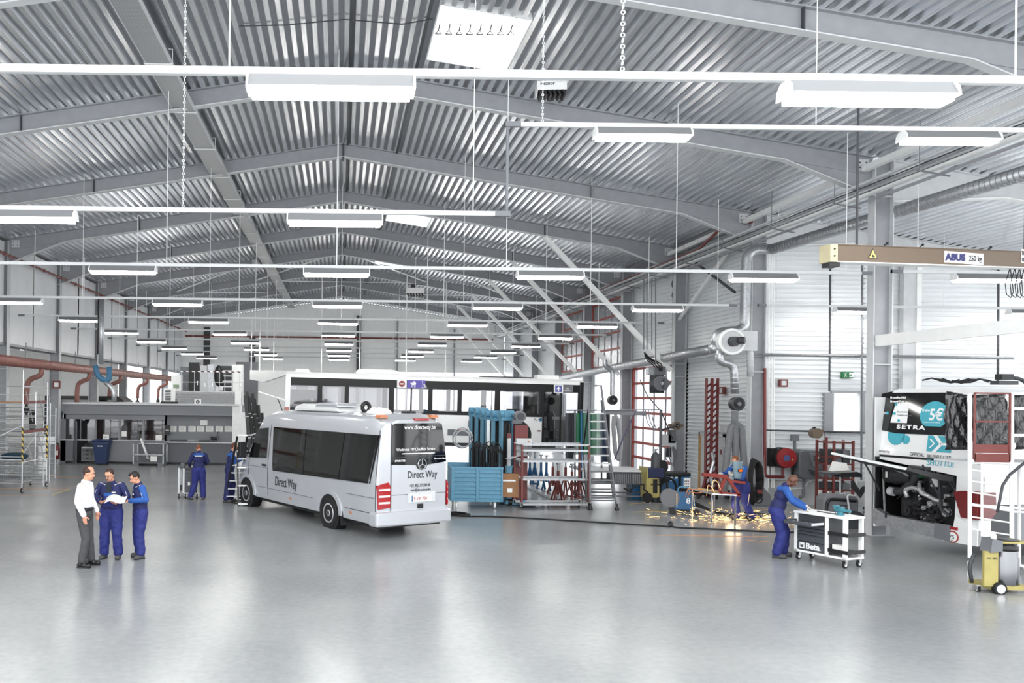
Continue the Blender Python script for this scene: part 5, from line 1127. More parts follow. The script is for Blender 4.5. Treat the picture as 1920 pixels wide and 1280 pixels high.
# side walls, roof
MB().prism([(.08, 3.3), (.15, 3.48), (.4, ZT), (WS-.3, ZT), (WS-.08, 3.5), (WS, 3.3)], (0, fy*.28, 0), X1, Z2, (0, fy*LC, 0)).build('roof', M['whiteg'], coach)
def cside(y0, y1, z0, z1, nm, m, x=None, th=.05, bevel=0): x = WS if x is None else x; return MB().box(x-th, x, min(fy*y0, fy*y1), max(fy*y0, fy*y1), z0, z1).build(nm, m, coach, bevel=bevel)
cside(.1, LC, 1.15, 2.45, 'side_panel', M['whiteg']); cside(.25, LC, 3.2, 3.45, 'cant_panel', M['whiteg']); cside(.1, .35, .35, 1.15, 'side_panel', M['whiteg']); cside(.35, .9, .35, 1.15, 'grey_grille', M['dark'])
cside(.9, LC, .35, 1.15, 'locker_door', M['gpan'], th=.03); cside(.3, LC, 2.45, 3.2, 'side_glass', M['glass_dark'], th=.03); MB().box(0, .05, min(0, fy*LC), max(0, fy*LC), .35, 3.4).build('side_panel', M['whiteg'], coach)
for y in (1.6, 3.1, 4.6, 6.1): cside(y, y+.08, 2.45, 3.2, 'window_pillar', M['black'], x=WS+.005)
for y in (2.6,): MB().lathe([(.28, 0), (.48, 0), (.5, .05), (.5, .25), (.3, .28)], O=(WS+.02, fy*y, .5), D=(-1, 0, 0), n=24).build('tyre', M['rubber'], coach)
MB().box(.05, WS-.05, min(fy*.9, fy*LC), max(fy*.9, fy*LC), .3, .4).build('chassis', M['dark'], coach); MB().box(.05, WS-.05, min(fy*1.15, fy*1.2), max(fy*1.15, fy*1.2), .4, 2.2).build('bulkhead', M['black'], coach); MB().box(.05, WS-.05, min(fy*.1, fy*1.2), max(fy*.1, fy*1.2), 2.0, 2.05).build('bay_ceiling', M['black'], coach)
MB().box(0.02, .06, min(0, fy*1.2), max(0, fy*1.2), .4, 2.0).build('bay_side', M['black'], coach)
# sill beam below engine bay
cprism([(0, .42), (bayx1-.05, .3), (bayx1-.05, .62), (.35, .66), (0, .8)], -.02, .14, 'rear_crossmember', M['galv']); cprism([(bayx1-.4, .34), (bayx1-.05, .3), (bayx1-.05, .66), (bayx1-.4, .66)], -.05, -.02, 'end_bracket', M['midg'])
cprism([(.33, .6), (.38, .6), (.38, .75), (.33, .75)], -.03, -.02, 'marking', M['ink'])
# raised engine lid
lid = MB(); lid.prism([(0, 0), (1.2, .2), (1.25, .15), (.3, -.08), (0, -.1)], (.02, 0, 1.9), (0, -fy, 0), Z2, (bayx1-.05, 0, -.2)); lid.build('engine_lid', M['black'], coach); MB().bar((.03, -fy*1.25, 2.08), (bayx1-.05, -fy*1.25, 1.88), .05, .05).build('lid_edge', M['whiteg'], coach)
for x in (.12, bayx1-.35): MB().cyl((x, -fy*.45, 1.93), (x, fy*.05, 1.2), .02, n=6).build('gas_strut', M['dark'], coach)
# engine
rnd = random.Random(3)
def eb(px, py, dy=.25): q, z = cs(px, py); return Vector((q, fy*dy, z))
eng_dk = mat('engine_dark', (62, 62, 65), .45, .3, .3, 12); eng_al = mat('engine_alloy', (205, 205, 205), .35, .5, .2, 12)
MB().box(bayx0+.25, bayx1-.35, min(fy*.45, fy*1.1), max(fy*.45, fy*1.1), .62, 1.75).build('engine_block', eng_dk, coach, bevel=.05)
a = eb(1662, 890); MB().cyl(a+Vector((-.14, 0, 0)), a+Vector((.5, fy*.05, .02)), .2, n=20).build('air_filter', eng_dk, coach); MB().box(a.x-.02, a.x+.03, min(a.y-fy*.21, a.y-fy*.2), max(a.y-fy*.21, a.y-fy*.2), a.z-.06, a.z+.08).build('filter_label', M['paper'], coach)
MB().tube(bend([eb(1662, 920), eb(1680, 922), eb(1700, 900), eb(1708, 885)], .15), .1, 12).build('intake_hose', M['dark'], coach, smooth=True); MB().cyl(eb(1655, 920, .2), eb(1664, 922, .2), .1, n=14).build('hose_clamp', M['flange'], coach)
MB().tube(bend([eb(1695, 932, .1), eb(1690, 918, .1), eb(1710, 912, .1), eb(1725, 925, .12), eb(1745, 938, .15), eb(1756, 940, .2)], .1), .045, 10).build('coolant_pipe', eng_al, coach, smooth=True)
MB().tube(bend([eb(1718, 905, .12), eb(1720, 925, .1), eb(1735, 930, .12)], .06), .04, 10).build('coolant_pipe', eng_al, coach, smooth=True)
for px, py, r, m_ in ((1682, 957, .11, eng_dk), (1698, 950, .05, eng_dk), (1698, 963, .05, eng_dk), (1714, 952, .05, eng_al), (1713, 964, .055, eng_dk), (1726, 944, .06, eng_al), (1692, 972, .045, eng_dk), (1722, 979, .15, eng_dk), (1757, 961, .1, eng_al), (1740, 968, .06, eng_dk), (1708, 941, .05, eng_dk)):
    p = eb(px, py, .2); n_ = 18; pu = MB().lathe([(r, .2), (r, .05), (r*.86, .05), (r*.86, .08), (r*.4, .08), (r*.38, .03), (0, .03)], O=p, D=(0, fy, 0), n=n_); pu.build('pulley', m_, coach)
MB().tube([eb(1722, 962, .22), eb(1757, 950, .22), eb(1768, 960, .22), eb(1757, 973, .22), eb(1722, 994, .22), eb(1708, 980, .22), eb(1722, 962, .22)], .018, 6).build('drive_belt', M['rubber'], coach)
MB().cyl(eb(1765, 960, .3), eb(1765, 960, .6), .32, n=24).build('fan_shroud', M['black'], coach)
MB().bar(eb(1757, 880, .12), eb(1757, 955, .12), .05, .05).bar(eb(1757, 955, .12), eb(1770, 968, .15), .05, .05).build('bay_post', M['dark'], coach); MB().bar(eb(1762, 885, .2), eb(1785, 930, .2), .03, .03).build('bay_brace', M['dark'], coach); MB().bar(eb(1650, 878, .15), eb(1650, 975, .15), .03, .03).build('bay_post', eng_al, coach)
MB().tube(bend([eb(1660, 875, .1), eb(1690, 885, .1), eb(1700, 892, .1)], .06), .025, 8).build('fuel_pipe', eng_al, coach)
MB().cyl(eb(1705, 876, .1), eb(1745, 880, .1), .06, n=12).build('cylinder_cover', M['dark'], coach); MB().cyl(eb(1728, 892, .0), eb(1728, 892, .12), .035, n=12).build('oil_cap', M['green'], coach)
MB().box(eb(1748, 905).x, eb(1755, 905).x, min(fy*.02, fy*.1), max(fy*.02, fy*.1), eb(1750, 912).z, eb(1750, 888).z).build('filter_label', M['paper'], coach)
for k in range(46):
    px = rnd.uniform(1655, 1755); py = rnd.uniform(880, 975); p = eb(px, py, rnd.uniform(.28, .42)); r = rnd.uniform(.02, .07)
    if rnd.random() < .5: mb = MB().cyl(p, p+Vector((rnd.uniform(-.15, .15), -fy*rnd.uniform(0, .1), rnd.uniform(-.12, .12))), r*.6, n=8)
    else: mb = MB().box(p.x-r, p.x+r, p.y-.05, p.y+.05, p.z-r*.8, p.z+r*.8)
    mb.build('engine_fitting', rnd.choice([eng_dk, eng_dk, eng_al, M['midg'], M['black']]), coach)
for k in range(12):
    p = eb(rnd.uniform(1655, 1750), rnd.uniform(880, 960), .18); q_ = p+Vector((rnd.uniform(-.3, .3), 0, rnd.uniform(-.25, .25))); MB().tube(bend([p, (p+q_)/2+Vector((.1, 0, .12)), q_], .1), .012, 6).build('engine_hose', M['rubber'] if k % 3 else eng_al, coach)
# lamps, stickers
MB().prism([(cs(1792, 922)[0], cs(1792, 922)[1]), (cs(1806, 918)[0], 1.42), (WS+.01, 1.45), (WS+.01, .85), (cs(1804, 965)[0], .86)], (0, -fy*.04, 0), X1, Z2, (0, fy*.1, 0)).build('tail_lamp', mat('lamp_oxide', (116, 34, 36), .25, coat=.7), coach)
MB().prism([(.0, 1.42), (.42, 1.42), (.45, 1.0), (.3, .85), (0, .85)], (WS-.02, 0, 0), (0, fy, 0), Z2, (.06, 0, 0)).build('tail_lamp_side', mat('lamp_oxide', (116, 34, 36), .25), coach)
q, z = cs(1789, 990); MB().box(q-.08, q+.1, min(-fy*.04, 0), max(-fy*.04, 0), z-.03, z+.03).build('side_marker', M['tail'], coach)
q, z = cs(1788, 1006); MB().cyl((q, -fy*.02, z), (q, -fy*.03, z), .13, n=24).build('speed_sticker', mat('sticker_red', (160, 70, 66), .5), coach); MB().cyl((q, -fy*.03, z), (q, -fy*.036, z), .1, n=24).build('sticker_field', M['white_ink'], coach)
Vr = Vector((0, fy*.13, 1)).normalized()
def ctext(body, size, m, px, py, **k):
    q, z = cs(px, py); return text(body, size, m, coach, (q, fy*(rake(z)-.03), z), X1, Vr, **k)
text('75', .12, M['ink'], coach, (q-.07, -fy*.04, z-.04), X1, Z2); text('km', .04, M['midg'], coach, (q-.03, -fy*.04, z-.08), X1, Z2)
ctext('SETRA', .13, M['white_ink'], 1683, 803, sx=1.55, bold=.006, space=1.3)
ctext('OFFICIAL', .12, M['ink'], 1707, 854, sx=.72); ctext('BRUSSELS CITY', .115, M['ink'], 1739, 858, sx=.72); ctext('SHUTTLE', .19, M['teal'], 1739, 871, sx=.8); ctext('powered by', .08, M['midg'], 1642, 846)
ctext('Bruxelles-Midi', .07, M['white_ink'], 1671, 747, bold=.002); ctext('Brussel-Zuid', .07, M['white_ink'], 1671, 754, bold=.002); ctext('Lille', .07, M['white_ink'], 1656, 776)
# bubble
q, z = cs(1753, 778); R_ = .335
bub = [(q+R_*math.cos(t), z+R_*.92*math.sin(t)) for t in [k*2*math.pi/32 for k in range(32)]]; bub = [(x, max(zz, z-.25)) for x, zz in bub]
cprism(bub, -.028, -.022, 'price_bubble', M['teal']); ctext('5\u20ac', .36, M['white_ink'], 1743, 787, bold=.008, sx=.8); ctext('from', .09, M['white_ink'], 1731, 771, bold=.002); ctext('*', .12, M['white_ink'], 1774, 776, bold=.0); ctext('*conditions on our website', .038, M['white_ink'], 1731, 792)
for nm, px, py, r in (('print_blob', 1681, 816, .22), ('print_blob', 1699, 824, .1)):
    q, z = cs(px, py); pts = [(q+r*math.cos(t), min(z+r*math.sin(t), 2.6)) for t in [k*2*math.pi/28 for k in range(28)]]; cprism(pts, -.012, -.004, nm, M['teal'])
q0, z1 = cs(1741, 816); q1, z0 = cs(1787, 849); q1 = q0+.56; cprism([(q0, z0), (q1, z0), (q1, z1), (q0, z1)], -.012, -.004, 'arrow_panel', M['teal'])
def chev(x, z, w_, h, t): return [(x, z+h), (x+t, z+h), (x+w_+t, z), (x+t, z-h), (x, z-h), (x+w_, z)]
zc = (z0+z1)/2; cprism(chev(q0+.12, zc, .17, .19, .09), -.02, -.012, 'arrow_mark', M['white_ink']); cprism(chev(q0+.05, zc, .1, .1, .035), -.02, -.012, 'arrow_mark', M['white_ink']); cprism([(q0+.3, zc-.025), (q0+.52, zc-.025), (q0+.52, zc+.025), (q0+.3, zc+.025)], -.02, -.012, 'arrow_mark', M['white_ink'])
# white route map sticker on rear glass
q0, z0 = cs(1673, 792); q1, z1 = cs(1706, 756); cprism([(q0-.03, z0), (q1, z0), (q1, z1), (q0+.05, z1)], -.024, -.021, 'route_map_sticker', M['white_ink'])
for px, py in ((1682, 758), (1679, 775), (1687, 788), (1666, 774)): q, z = cs(px, py); MB().cyl((q, fy*(rake(z)-.03), z), (q, fy*(rake(z)-.035), z), .035, n=12).build('map_dot', M['teal'], coach)
ctext('Brussels South', .05, M['midg'], 1684, 773); ctext('Charleroi Airport', .05, M['midg'], 1684, 779)
# roof clutter and plastic sheet
# ================================================================ MIDDLE GROUND
def bxo(par, x0, x1, y0, y1, z0, z1, nm, m, bevel=0): return MB().box(x0, x1, y0, y1, z0, z1).build(nm, M[m] if isinstance(m, str) else m, par, bevel=bevel)
# ---- blue bin trolley
bt = E('blue_bin_trolley', Vector((4.08, 24.5, 0)), .0, 'light blue ribbed metal bin on white wheels beside the minibus', 'bin trolley')
hw_ = .76
bxo(bt, -hw_, hw_, 0, .04, .24, 1.2, 'front_wall', 'blue'); bxo(bt, -hw_, hw_, .86, .9, .24, 1.3, 'rear_wall', 'blue'); bxo(bt, -hw_, -hw_+.04, .04, .86, .24, 1.22, 'side_wall', 'blue'); bxo(bt, hw_-.04, hw_, .04, .86, .24, 1.22, 'side_wall', 'blue'); bxo(bt, -hw_, hw_, 0, .9, .2, .24, 'floor', 'blue')
for k in range(7): bxo(bt, -hw_+.03, -.03, -.035, 0, .3+k*.125, .375+k*.125, 'rib', 'blue', .008); bxo(bt, .06, hw_-.05, -.035, 0, .3+k*.125, .375+k*.125, 'rib', 'blue', .008)
for x in (-hw_, -.03, hw_-.05): bxo(bt, x, x+.08 if x < .5 else hw_, -.045, 0, .22, 1.22, 'post', 'blue')
bxo(bt, -hw_-.02, hw_+.02, -.03, .04, 1.18, 1.23, 'top_rim', 'blue')
for p in ((-.6, .1, 0), (.55, .1, 0), (-.6, .8, 0), (.55, .8, 0)): castor(bt, p, .09, 'whitep', 'flange')
# black cable bundle
cbm = MB(); rn = random.Random(5)
for k in range(34):
    x = rn.uniform(-.05, .75); y = rn.uniform(.1, .7); w_ = rn.uniform(.04, .12); h = rn.uniform(.5, .75)
    cbm.tube(bend([(x-w_, y, 1.15), (x-w_*1.1, y, 1.2+h*.9), (x, y+.02, 1.25+h), (x+w_, y, 1.2+h*.85), (x+w_, y, 1.15)], .08, 4), .014, 5)
o = cbm.build('cable_bundle', M['rubber']); o.location = bt.location; tag(o, 'tangle of black lift cables heaped in the blue bin', 'cables', kind='stuff')
o = tag(MB().torus(bt.location+Vector((-.3, .95, 2.05)), (0.2, 1, 0), .3, .02, 22, 6).torus(bt.location+Vector((-.32, .97, 2.0)), (0.3, 1, 0), .27, .02, 22, 6).torus(bt.location+Vector((-.27, .97, 2.02)), (0.1, 1, 0), .25, .02, 22, 6).build('grey_cable_coil', M['galv'], smooth=True), 'grey cable coil hanging left of the blue lifting columns', 'cable coil')
# ---- blue lifting columns
def lift_column():
    r = E('lifting_column', (0, 0, 0)); H_ = 2.55
    bxo(r, -.2, -.15, -.1, .16, .1, H_, 'side_channel', 'blue'); bxo(r, .13, .18, -.1, .16, .1, H_, 'side_channel', 'blue'); bxo(r, -.15, .13, .12, .16, .1, H_, 'back_plate', 'dark'); bxo(r, -.15, .13, -.06, -.04, .3, H_-.1, 'cover_strip', 'black')
    sm = MB().cyl((.06, -.1, .2), (.06, -.1, H_-.1), .022, n=8)
    for k in range(48): sm.cyl((.06, -.1, .2+k*.047), (.06, -.1, .222+k*.047), .036, n=8)
    tag(sm.build('lifting_screw', M['dark'], r), kind='stuff')
    bxo(r, -.22, .2, -.14, .18, H_, H_+.1, 'head_plate', 'blue'); MB().cyl((-.24, 0, H_+.2), (.22, 0, H_+.2), .12, n=14).build('motor', M['blue'], r); bxo(r, -.12, .1, -.16, -.02, H_+.1, H_+.3, 'gearbox', 'blue', .02)
    bxo(r, -.32, -.22, -.9, .3, .04, .16, 'base_leg', 'blue'); bxo(r, .2, .3, -.9, .3, .04, .16, 'base_leg', 'blue'); bxo(r, -.32, .3, .1, .3, .04, .2, 'base_beam', 'blue')
    for x in (-.27, .25): MB().cyl((x-.03, -.8, .09), (x+.03, -.8, .09), .09, n=14).build('roller', M['black'], r)
    bxo(r, -.18, .16, -.3, -.1, .35, .5, 'carriage', 'blue')
    return r
lc0 = lift_column()
cols_ = [(892, 29.2), (903, 28.5), (914, 27.9), (923, 27.3), (935, 26.7), (950, 26.2)]
for k, (px, y) in enumerate(cols_):
    o = lc0 if k == 0 else tree(lc0); p = AT(px, 800, y); o.location = (p.x, y, 0); o.scale = (1, 1, [1.03, 1.02, 1.0, 1.0, 1.0, 1.01][k]); o.rotation_euler = (0, 0, .15)
    tag(o, 'blue mobile lifting column, %s in the row behind the blue bin' % ['first from the left', 'second', 'third', 'fourth', 'fifth', 'sixth and rightmost'][k], 'lifting column', 'row of blue lifting columns')
o = tag(MB().box(-.05, .05, -.03, .03, 0, .95).build('white_cover', M['whitep']), 'white vertical strip cover among the blue columns', 'cover'); o.location = AT(915, 842, 26.9)
o = E('pallet_truck', G(953, 946)+Vector((0, 0, 0)), .1, 'blue pallet truck with upright handle behind the bin', 'pallet truck')
bxo(o, -.08, .08, -.08, .08, .1, 1.2, 'mast', 'blue'); bxo(o, -.05, .05, -.05, .05, 1.2, 2.1, 'handle_sleeve', 'flange'); bxo(o, -.05, .05, -.055, .055, 2.05, 2.2, 'handle_end', 'red'); bxo(o, -.45, -.15, -.05, .3, .1, .3, 'pump_body', 'blue'); MB().cyl((-.06, -.12, .1), (.06, -.12, .1), .1, n=16).build('wheel', M['black'], o); MB().bar((.05, 0, 1.1), (.28, 0, 1.35), .04, .04).build('lever', M['blue'], o)
cbx = bxo(None, 4.88, 5.4, 24.85, 25.15, .3, 1.0, 'cardboard_box', 'card', 0); tag(cbx, 'brown cardboard box behind the blue pallet truck', 'box'); MB().box(4.92, 5.3, 24.84, 24.85, .78, .83).build('print_line', M['white_ink'], cbx); bxo(cbx, 5.05, 5.2, 24.835, 24.85, .45, .57, 'label_plate', 'paper')
# ---- red control column with grey box
rc = E('control_column', Vector((AT(978, 800, 25.6).x, 25.6, 0)), 0, 'red lifting column with a light grey control box and warning mark', 'lifting column')
bxo(rc, -.2, .2, 0, .3, .08, 2.45, 'column', 'red'); MB().cyl((-.12, .1, 2.5), (-.12, .1, 2.62), .16, n=14).cyl((-.05, -.1, 2.72), (-.05, .25, 2.72), .17, n=18).build('motor', M['midg'], rc); MB().cyl((-.05, -.13, 2.72), (-.05, -.1, 2.72), .11, n=18).build('motor_cap', M['dark'], rc)
cbx_ = bxo(rc, -.2, .28, -.22, -.02, 1.5, 2.05, 'control_box', 'flange', .02); bxo(cbx_, -.1, .04, -.235, -.22, 1.8, 1.87, 'display', 'midg'); MB().cyl((.16, -.25, 1.84), (.16, -.22, 1.84), .04, n=14).build('stop_button', M['red'], cbx_)
for x, z, m_ in ((.0, 1.7, 'ink'), (.08, 1.68, 'tan'), (.0, 1.6, 'ink'), (.14, 1.6, 'ink'), (.2, 1.7, 'ink')): MB().cyl((x, -.235, z), (x, -.22, z), .02, n=10).build('button', M[m_], cbx_)
MB().prism([(-.04, 0), (.04, 0), (0, .07)], (.17, -.225, 1.93), X1, Z2, (0, -.004, 0)).build('warning_mark', M['orange'], cbx_)
MB().bar((-.5, -.3, 1.42), (-.15, -.2, 1.52), .2, .02).build('clip_tray', M['flange'], rc); bxo(rc, -.4, .4, -.3, .35, .02, .1, 'base_plate', 'blue'); MB().tube(bend([(.0, -.2, 1.5), (-.12, -.24, 1.35), (-.1, -.22, 1.2), (.02, -.2, 1.15)], .08), .015, 6).build('cable', M['flange'], rc)
# ---- red-framed shelf trolley
fl_ = G(978, 953); fr_ = G(1103, 953); dX = (fr_-fl_).length
sh = E('shelf_trolley', fl_, math.atan2((fr_-fl_).y, (fr_-fl_).x), 'open shelf trolley with oxide-red posts and grey shelves', 'trolley')
HT_ = AT(978, 833, fl_.y).z
for x in (0, dX):
    for y in (0, .75): bxo(sh, x-.03, x+.03, y-.03, y+.03, .18, HT_, 'post', 'brick_red')
for k, py in enumerate((834, 845, 865, 899, 946)):
    z = AT(1040, py, fl_.y).z; MB().box(-.02, dX+.02, -.03, 0, z-.03, z+.03).box(-.02, dX+.02, .75, .78, z-.03, z+.03).box(0, dX, .0, .75, z-.03, z-.015).build('shelf', M['galv'] if k not in (1,) else M['flange'], sh)
for p in ((0, 0, 0), (dX, 0, 0), (0, .75, 0), (dX, .75, 0)): castor(sh, p, .08)
tag(MB().box(-.22, .22, -.1, .1, 0, .1).lathe([(.1, .0), (.16, .05), (.12, .16)], O=(0, 0, .05)).build('black_part', M['black']), 'black cast part lying on the middle trolley shelf', 'part').location = sh.matrix_local @ Vector((.75, .3, AT(1040, 865, fl_.y).z))
# ---- jack stands
def jack(m, H_=1.0, sp=.3):
    r = E('axle_stand', (0, 0, 0))
    MB().cyl((0, 0, .35), (0, 0, H_), .045, n=10).build('tube', m, r); MB().cyl((0, 0, H_), (0, 0, H_+.2), .03, n=10).build('ram', M['galv'], r); MB().cyl((0, 0, H_+.2), (0, 0, H_+.24), .07, n=10).build('saddle', M['galv'], r)
    for k in range(4): a = k*math.pi/2+.5; MB().bar((0, 0, H_*.75), (math.cos(a)*sp, math.sin(a)*sp, .02), .04, .04).build('leg', m, r)
    for k in range(4): a = k*math.pi/2+.5; b2 = a+math.pi/2; MB().bar((math.cos(a)*sp, math.sin(a)*sp, .04), (math.cos(b2)*sp, math.sin(b2)*sp, .04), .03, .03).build('foot_bar', m, r)
    return r
j1_ = jack(M['blue2'], 1.05, .22); jo = [(993, 912), (1002, 908), (1014, 920), (1024, 922)]
for k, p in enumerate(jo): o = j1_ if k == 0 else tree(j1_); o.location = G(*p); tag(o, 'blue axle stand under the raised bus, %s of four' % ['leftmost', 'second', 'third', 'rightmost'][k], 'axle stand', 'blue axle stands')
j2_ = jack(M['brick_red'], 1.0, .26); jo = [(1036, 930), (1046, 941), (1060, 932), (1072, 943), (1086, 934)]
for k, p in enumerate(jo): o = j2_ if k == 0 else tree(j2_); o.location = G(*p); o.rotation_euler = (0, 0, .3*k); tag(o, 'oxide-red axle stand behind the shelf trolley, %s of five' % ['leftmost', 'second', 'middle', 'fourth', 'rightmost'][k], 'axle stand', 'red axle stands')
a, b2 = G(988, 913), G(1036, 936)
for k in range(2): o = tag(MB().bar(a+Vector((.0+.25*k, 0, .05)), b2+Vector((.25*k, 0, .05)), .2, .08).build('loading_ramp', M['alu']), 'aluminium loading ramp lying under the shelf trolley, %s one' % ['left', 'right'][k], 'ramp', 'aluminium ramps')
# ---- platform step ladder
Ys = 24.45
ls_ = E('platform_ladder', AT(1107, 950, Ys)*1.0, 0, 'tall grey platform ladder with wide steps on wheels', 'ladder'); o0 = ls_.location.copy(); ls_.location.z = 0; o0.z = 0
def lp(px, py, dy=0): return AT(px, py, Ys+dy)-o0
MB().bar(lp(1107, 950), lp(1104, 722, .9), .05, .04).build('rail', M['midg'], ls_); MB().bar(lp(1156, 951), lp(1127, 722, .9), .05, .04).build('rail', M['midg'], ls_)
MB().bar(lp(1105, 723, .9), lp(1125, 723, .9), .05, .05).build('guard_bar', M['midg'], ls_)
sy_ = [775, 790, 806.6, 822, 837.5, 853.5, 869, 884, 900, 917, 933]
for k, y_ in enumerate(sy_):
    t = (950-y_)/228; xl_, xr_2 = 1107-3*t+.5, 1156-29*t; d = .9*t; MB().bar(lp(xl_, y_, d+.08), lp(xr_2, y_, d+.08), .2, .035, (0, 0, 1)).build('step', M['flange'] if k < 7 else M['midg'], ls_)
for q in ((1093, 840), (1141, 840)): pass
MB().bar(lp(1105, 750, .9), lp(1093, 845, 1.9), .04, .03).build('rear_rail', M['black'], ls_); MB().bar(lp(1127, 750, .9), lp(1150, 935, 2.2), .04, .03).build('rear_rail', M['midg'], ls_); MB().bar(lp(1093, 845, 1.9), lp(1100, 935, 2.2), .04, .03).build('rear_rail', M['midg'], ls_)
MB().bar(lp(1107, 938), lp(1156, 938), .04, .04).bar(lp(1080, 922, 1.5), lp(1107, 938), .04, .04).build('base_bar', M['midg'], ls_)
for px in (1107, 1157): MB().lathe([(.06, 0), (.07, .03), (.03, .14), (.03, .2)], O=(lp(px, 950).x, 0, 0), n=12).build('foot', M['black'], ls_)
# ---- welding curtain on rail
wc = E('welding_curtain', AT(1100, 768, 27.5), 0, 'dark green and black welding curtain hung from a rail', 'curtain'); o0 = wc.location.copy()
def wp(px, py, dy=0): return AT(px, py, 27.5+dy)-o0
for k, (a, c, m_) in enumerate(((1060, 1066, 'midg'), (1066, 1076, 'dark'), (1076, 1126, 'g'), (1126, 1136, 'b'), (1136, 1144, 'dark'))):
    mm = {'g': mat('curtain_green', (14, 92, 62), .35, 0, .2, 3, alpha=.92), 'b': mat('curtain_blue', (46, 66, 92), .4)}.get(m_) or M[m_]
    n = 14; rows = []
    for i in range(5):
        rows.append([wp(a+(c-a)*j/n, 774+(i/4)*(92 if m_ != 'g' else 78), .06*math.sin(j*1.5+k)) for j in range(n+1)])
    mb = MB(); mb.sheet(rows); mb.build('curtain_strip', mm, wc, smooth=True)
MB().cyl(wp(1062, 769), wp(1240, 768, -.5), .025, n=6).build('rail', M['midg'], wc); MB().bar(wp(1135, 773), wp(1212, 775, -.3), .1, .14).build('boom', M['midg'], wc)
for px in (1078, 1090, 1128): MB().cyl(wp(px, 769), wp(px, 900), .03, n=6).build('stand_post', M['blue2'] if px == 1090 else M['midg'], wc)
pst2 = E('welding_stand', Vector((AT(1238, 880, 27).x, 27, 0)), 0, 'dark thin upright stand carrying the welding rail and hose arm', 'stand'); MB().cyl((0, 0, 0), (0, 0, AT(1238, 768, 27).z), .05, n=8).build('post', M['dark'], pst2); MB().bar((0, 0, 2.3), (.55, 0, 2.45), .06, .06).build('hose_arm', M['black'], pst2); bxo(pst2, -.3, .3, -.3, .3, 0, .03, 'base_plate', 'dark')
for k in range(3): tag(MB().tube(bend([AT(1210+6*k, 768, 27), AT(1211+6*k, 785, 27), AT(1220+5*k, 803, 27), AT(1228, 806, 27), AT(1238, 800, 27)], .3, 5), .016, 5).build('drooping_cable', M['midg']), 'thin drooping cable below the welding rail, %s' % ['outermost', 'middle', 'innermost'][k], 'cable', 'drooping cables')
tag(MB().tube([AT(1192, 770, 26), AT(1172, 812, 26), AT(1152, 862, 26)], .02, 6).build('purple_hose', mat('purple_hose', (70, 58, 90), .5)), 'thin dark purple hose slanting down before the red-framed door', 'hose')
tag(MB().tube([AT(1200, 712, 30), AT(1214, 742, 28.5), AT(1240, 772, 27), AT(1262, 824, 26.5)], .02, 6).build('black_hose', M['black']), 'black hose slanting from the grey reel to the corner column', 'hose')
# ---- work table with ribbed machine
tb = E('machine_table', G(1085, 940)+Vector((.3, .3, 0)), 0, 'grey steel work table with a ribbed dark machine on top', 'table'); L_ = G(1210, 940).x-tb.location.x
zt2 = AT(1180, 908, tb.location.y).z
bxo(tb, 0, L_, 0, 1.5, zt2, zt2+.05, 'table_top', 'midg')
for x in (.04, L_-.08):
    for y in (0, 1.4): bxo(tb, x, x+.06, y, y+.06, 0, zt2, 'leg', mat('grey_green', (92, 104, 92), .5))
bxo(tb, 0, L_, 0, .04, .25, .29, 'cross_bar', 'dark'); bxo(tb, 0, L_, 0, .05, zt2-.4, zt2-.36, 'cross_bar', 'midg')
x0 = AT(1150, 900, tb.location.y).x-tb.location.x; bxo(tb, x0, L_, -.02, .7, zt2+.02, zt2+.38, 'machine_body', 'dark')
for k in range(16): bxo(tb, x0+.03+k*(L_-x0-.05)/16, x0+.03+k*(L_-x0-.05)/16+.035, -.05, -.02, zt2+.03, zt2+.34, 'cooling_fin', 'midg')
bxo(tb, -.1, L_+.05, 0, 1.6, zt2+.4, zt2+.46, 'cover_plate', 'flange')
# ---- gas cylinder
gc = E('gas_cylinder', Vector((AT(1229, 870, 26.6).x, 26.6, 0)), 0, 'dark grey gas cylinder standing against the bright door', 'cylinder'); zc_ = AT(1229, 845, 26.6).z; MB().lathe([(.11, 0), (.14, .03), (.14, zc_-.2), (.09, zc_-.08), (.03, zc_-.04)], n=18).build('bottle', M['dark'], gc, smooth=True); MB().cyl((0, 0, zc_-.05), (0, 0, zc_+.06), .03, n=8).bar((-.06, 0, zc_+.02), (.08, 0, zc_+.05), .03, .03).build('valve', M['midg'], gc)
# ---- yellow welder cart
yw = E('yellow_welder', G(1228, 942), .1, 'pale yellow wheeled welding machine with dark blue top panel', 'welder')
k_ = yw.location.y/1550
W2 = 17*k_; H2 = 65*k_
MB().prism([(-W2, .15), (W2*.55, .15), (W2*.45, H2*.7), (-W2*.4, H2*.72), (-W2, H2*.75)], (0, 0, 0), X1, Z2, (0, .45, 0)).build('body', M['yellow'], yw, bevel=.02)
bxo(yw, -W2*1.0, W2*.95, -.06, .5, H2*.72, H2*1.0, 'control_head', mat('deep_blue', (34, 40, 72), .45), .02); bxo(yw, -W2*1.05, -W2*.95, -.07, .5, H2*.7, H2*1.02, 'head_end', 'yellow')
bxo(yw, -W2*.25, W2*.25, -.01, .01, .3, .75, 'opening', 'black'); bxo(yw, -W2*.5, W2*.5, -.012, .0, H2*.5, H2*.53, 'slot', 'black')
for i in range(5):
    for j in range(4): bxo(yw, -W2*.4+i*.07, -W2*.4+i*.07+.025, -.006, .0, H2*.55+j*.06-.0, H2*.55+j*.06+.02, 'vent_hole', 'dark')
MB().cyl((-W2*.9, -.06, .16), (-W2*.9, .02, .16), .16, n=20).build('wheel', M['black'], yw); MB().cyl((W2*.6, -.04, .1), (W2*.6, .02, .1), .1, n=16).build('wheel', M['black'], yw); MB().cyl((W2*1.1, .2, H2*1.02), (W2*1.1, .32, H2*1.02), .22, n=20).build('wire_spool', M['black'], yw)
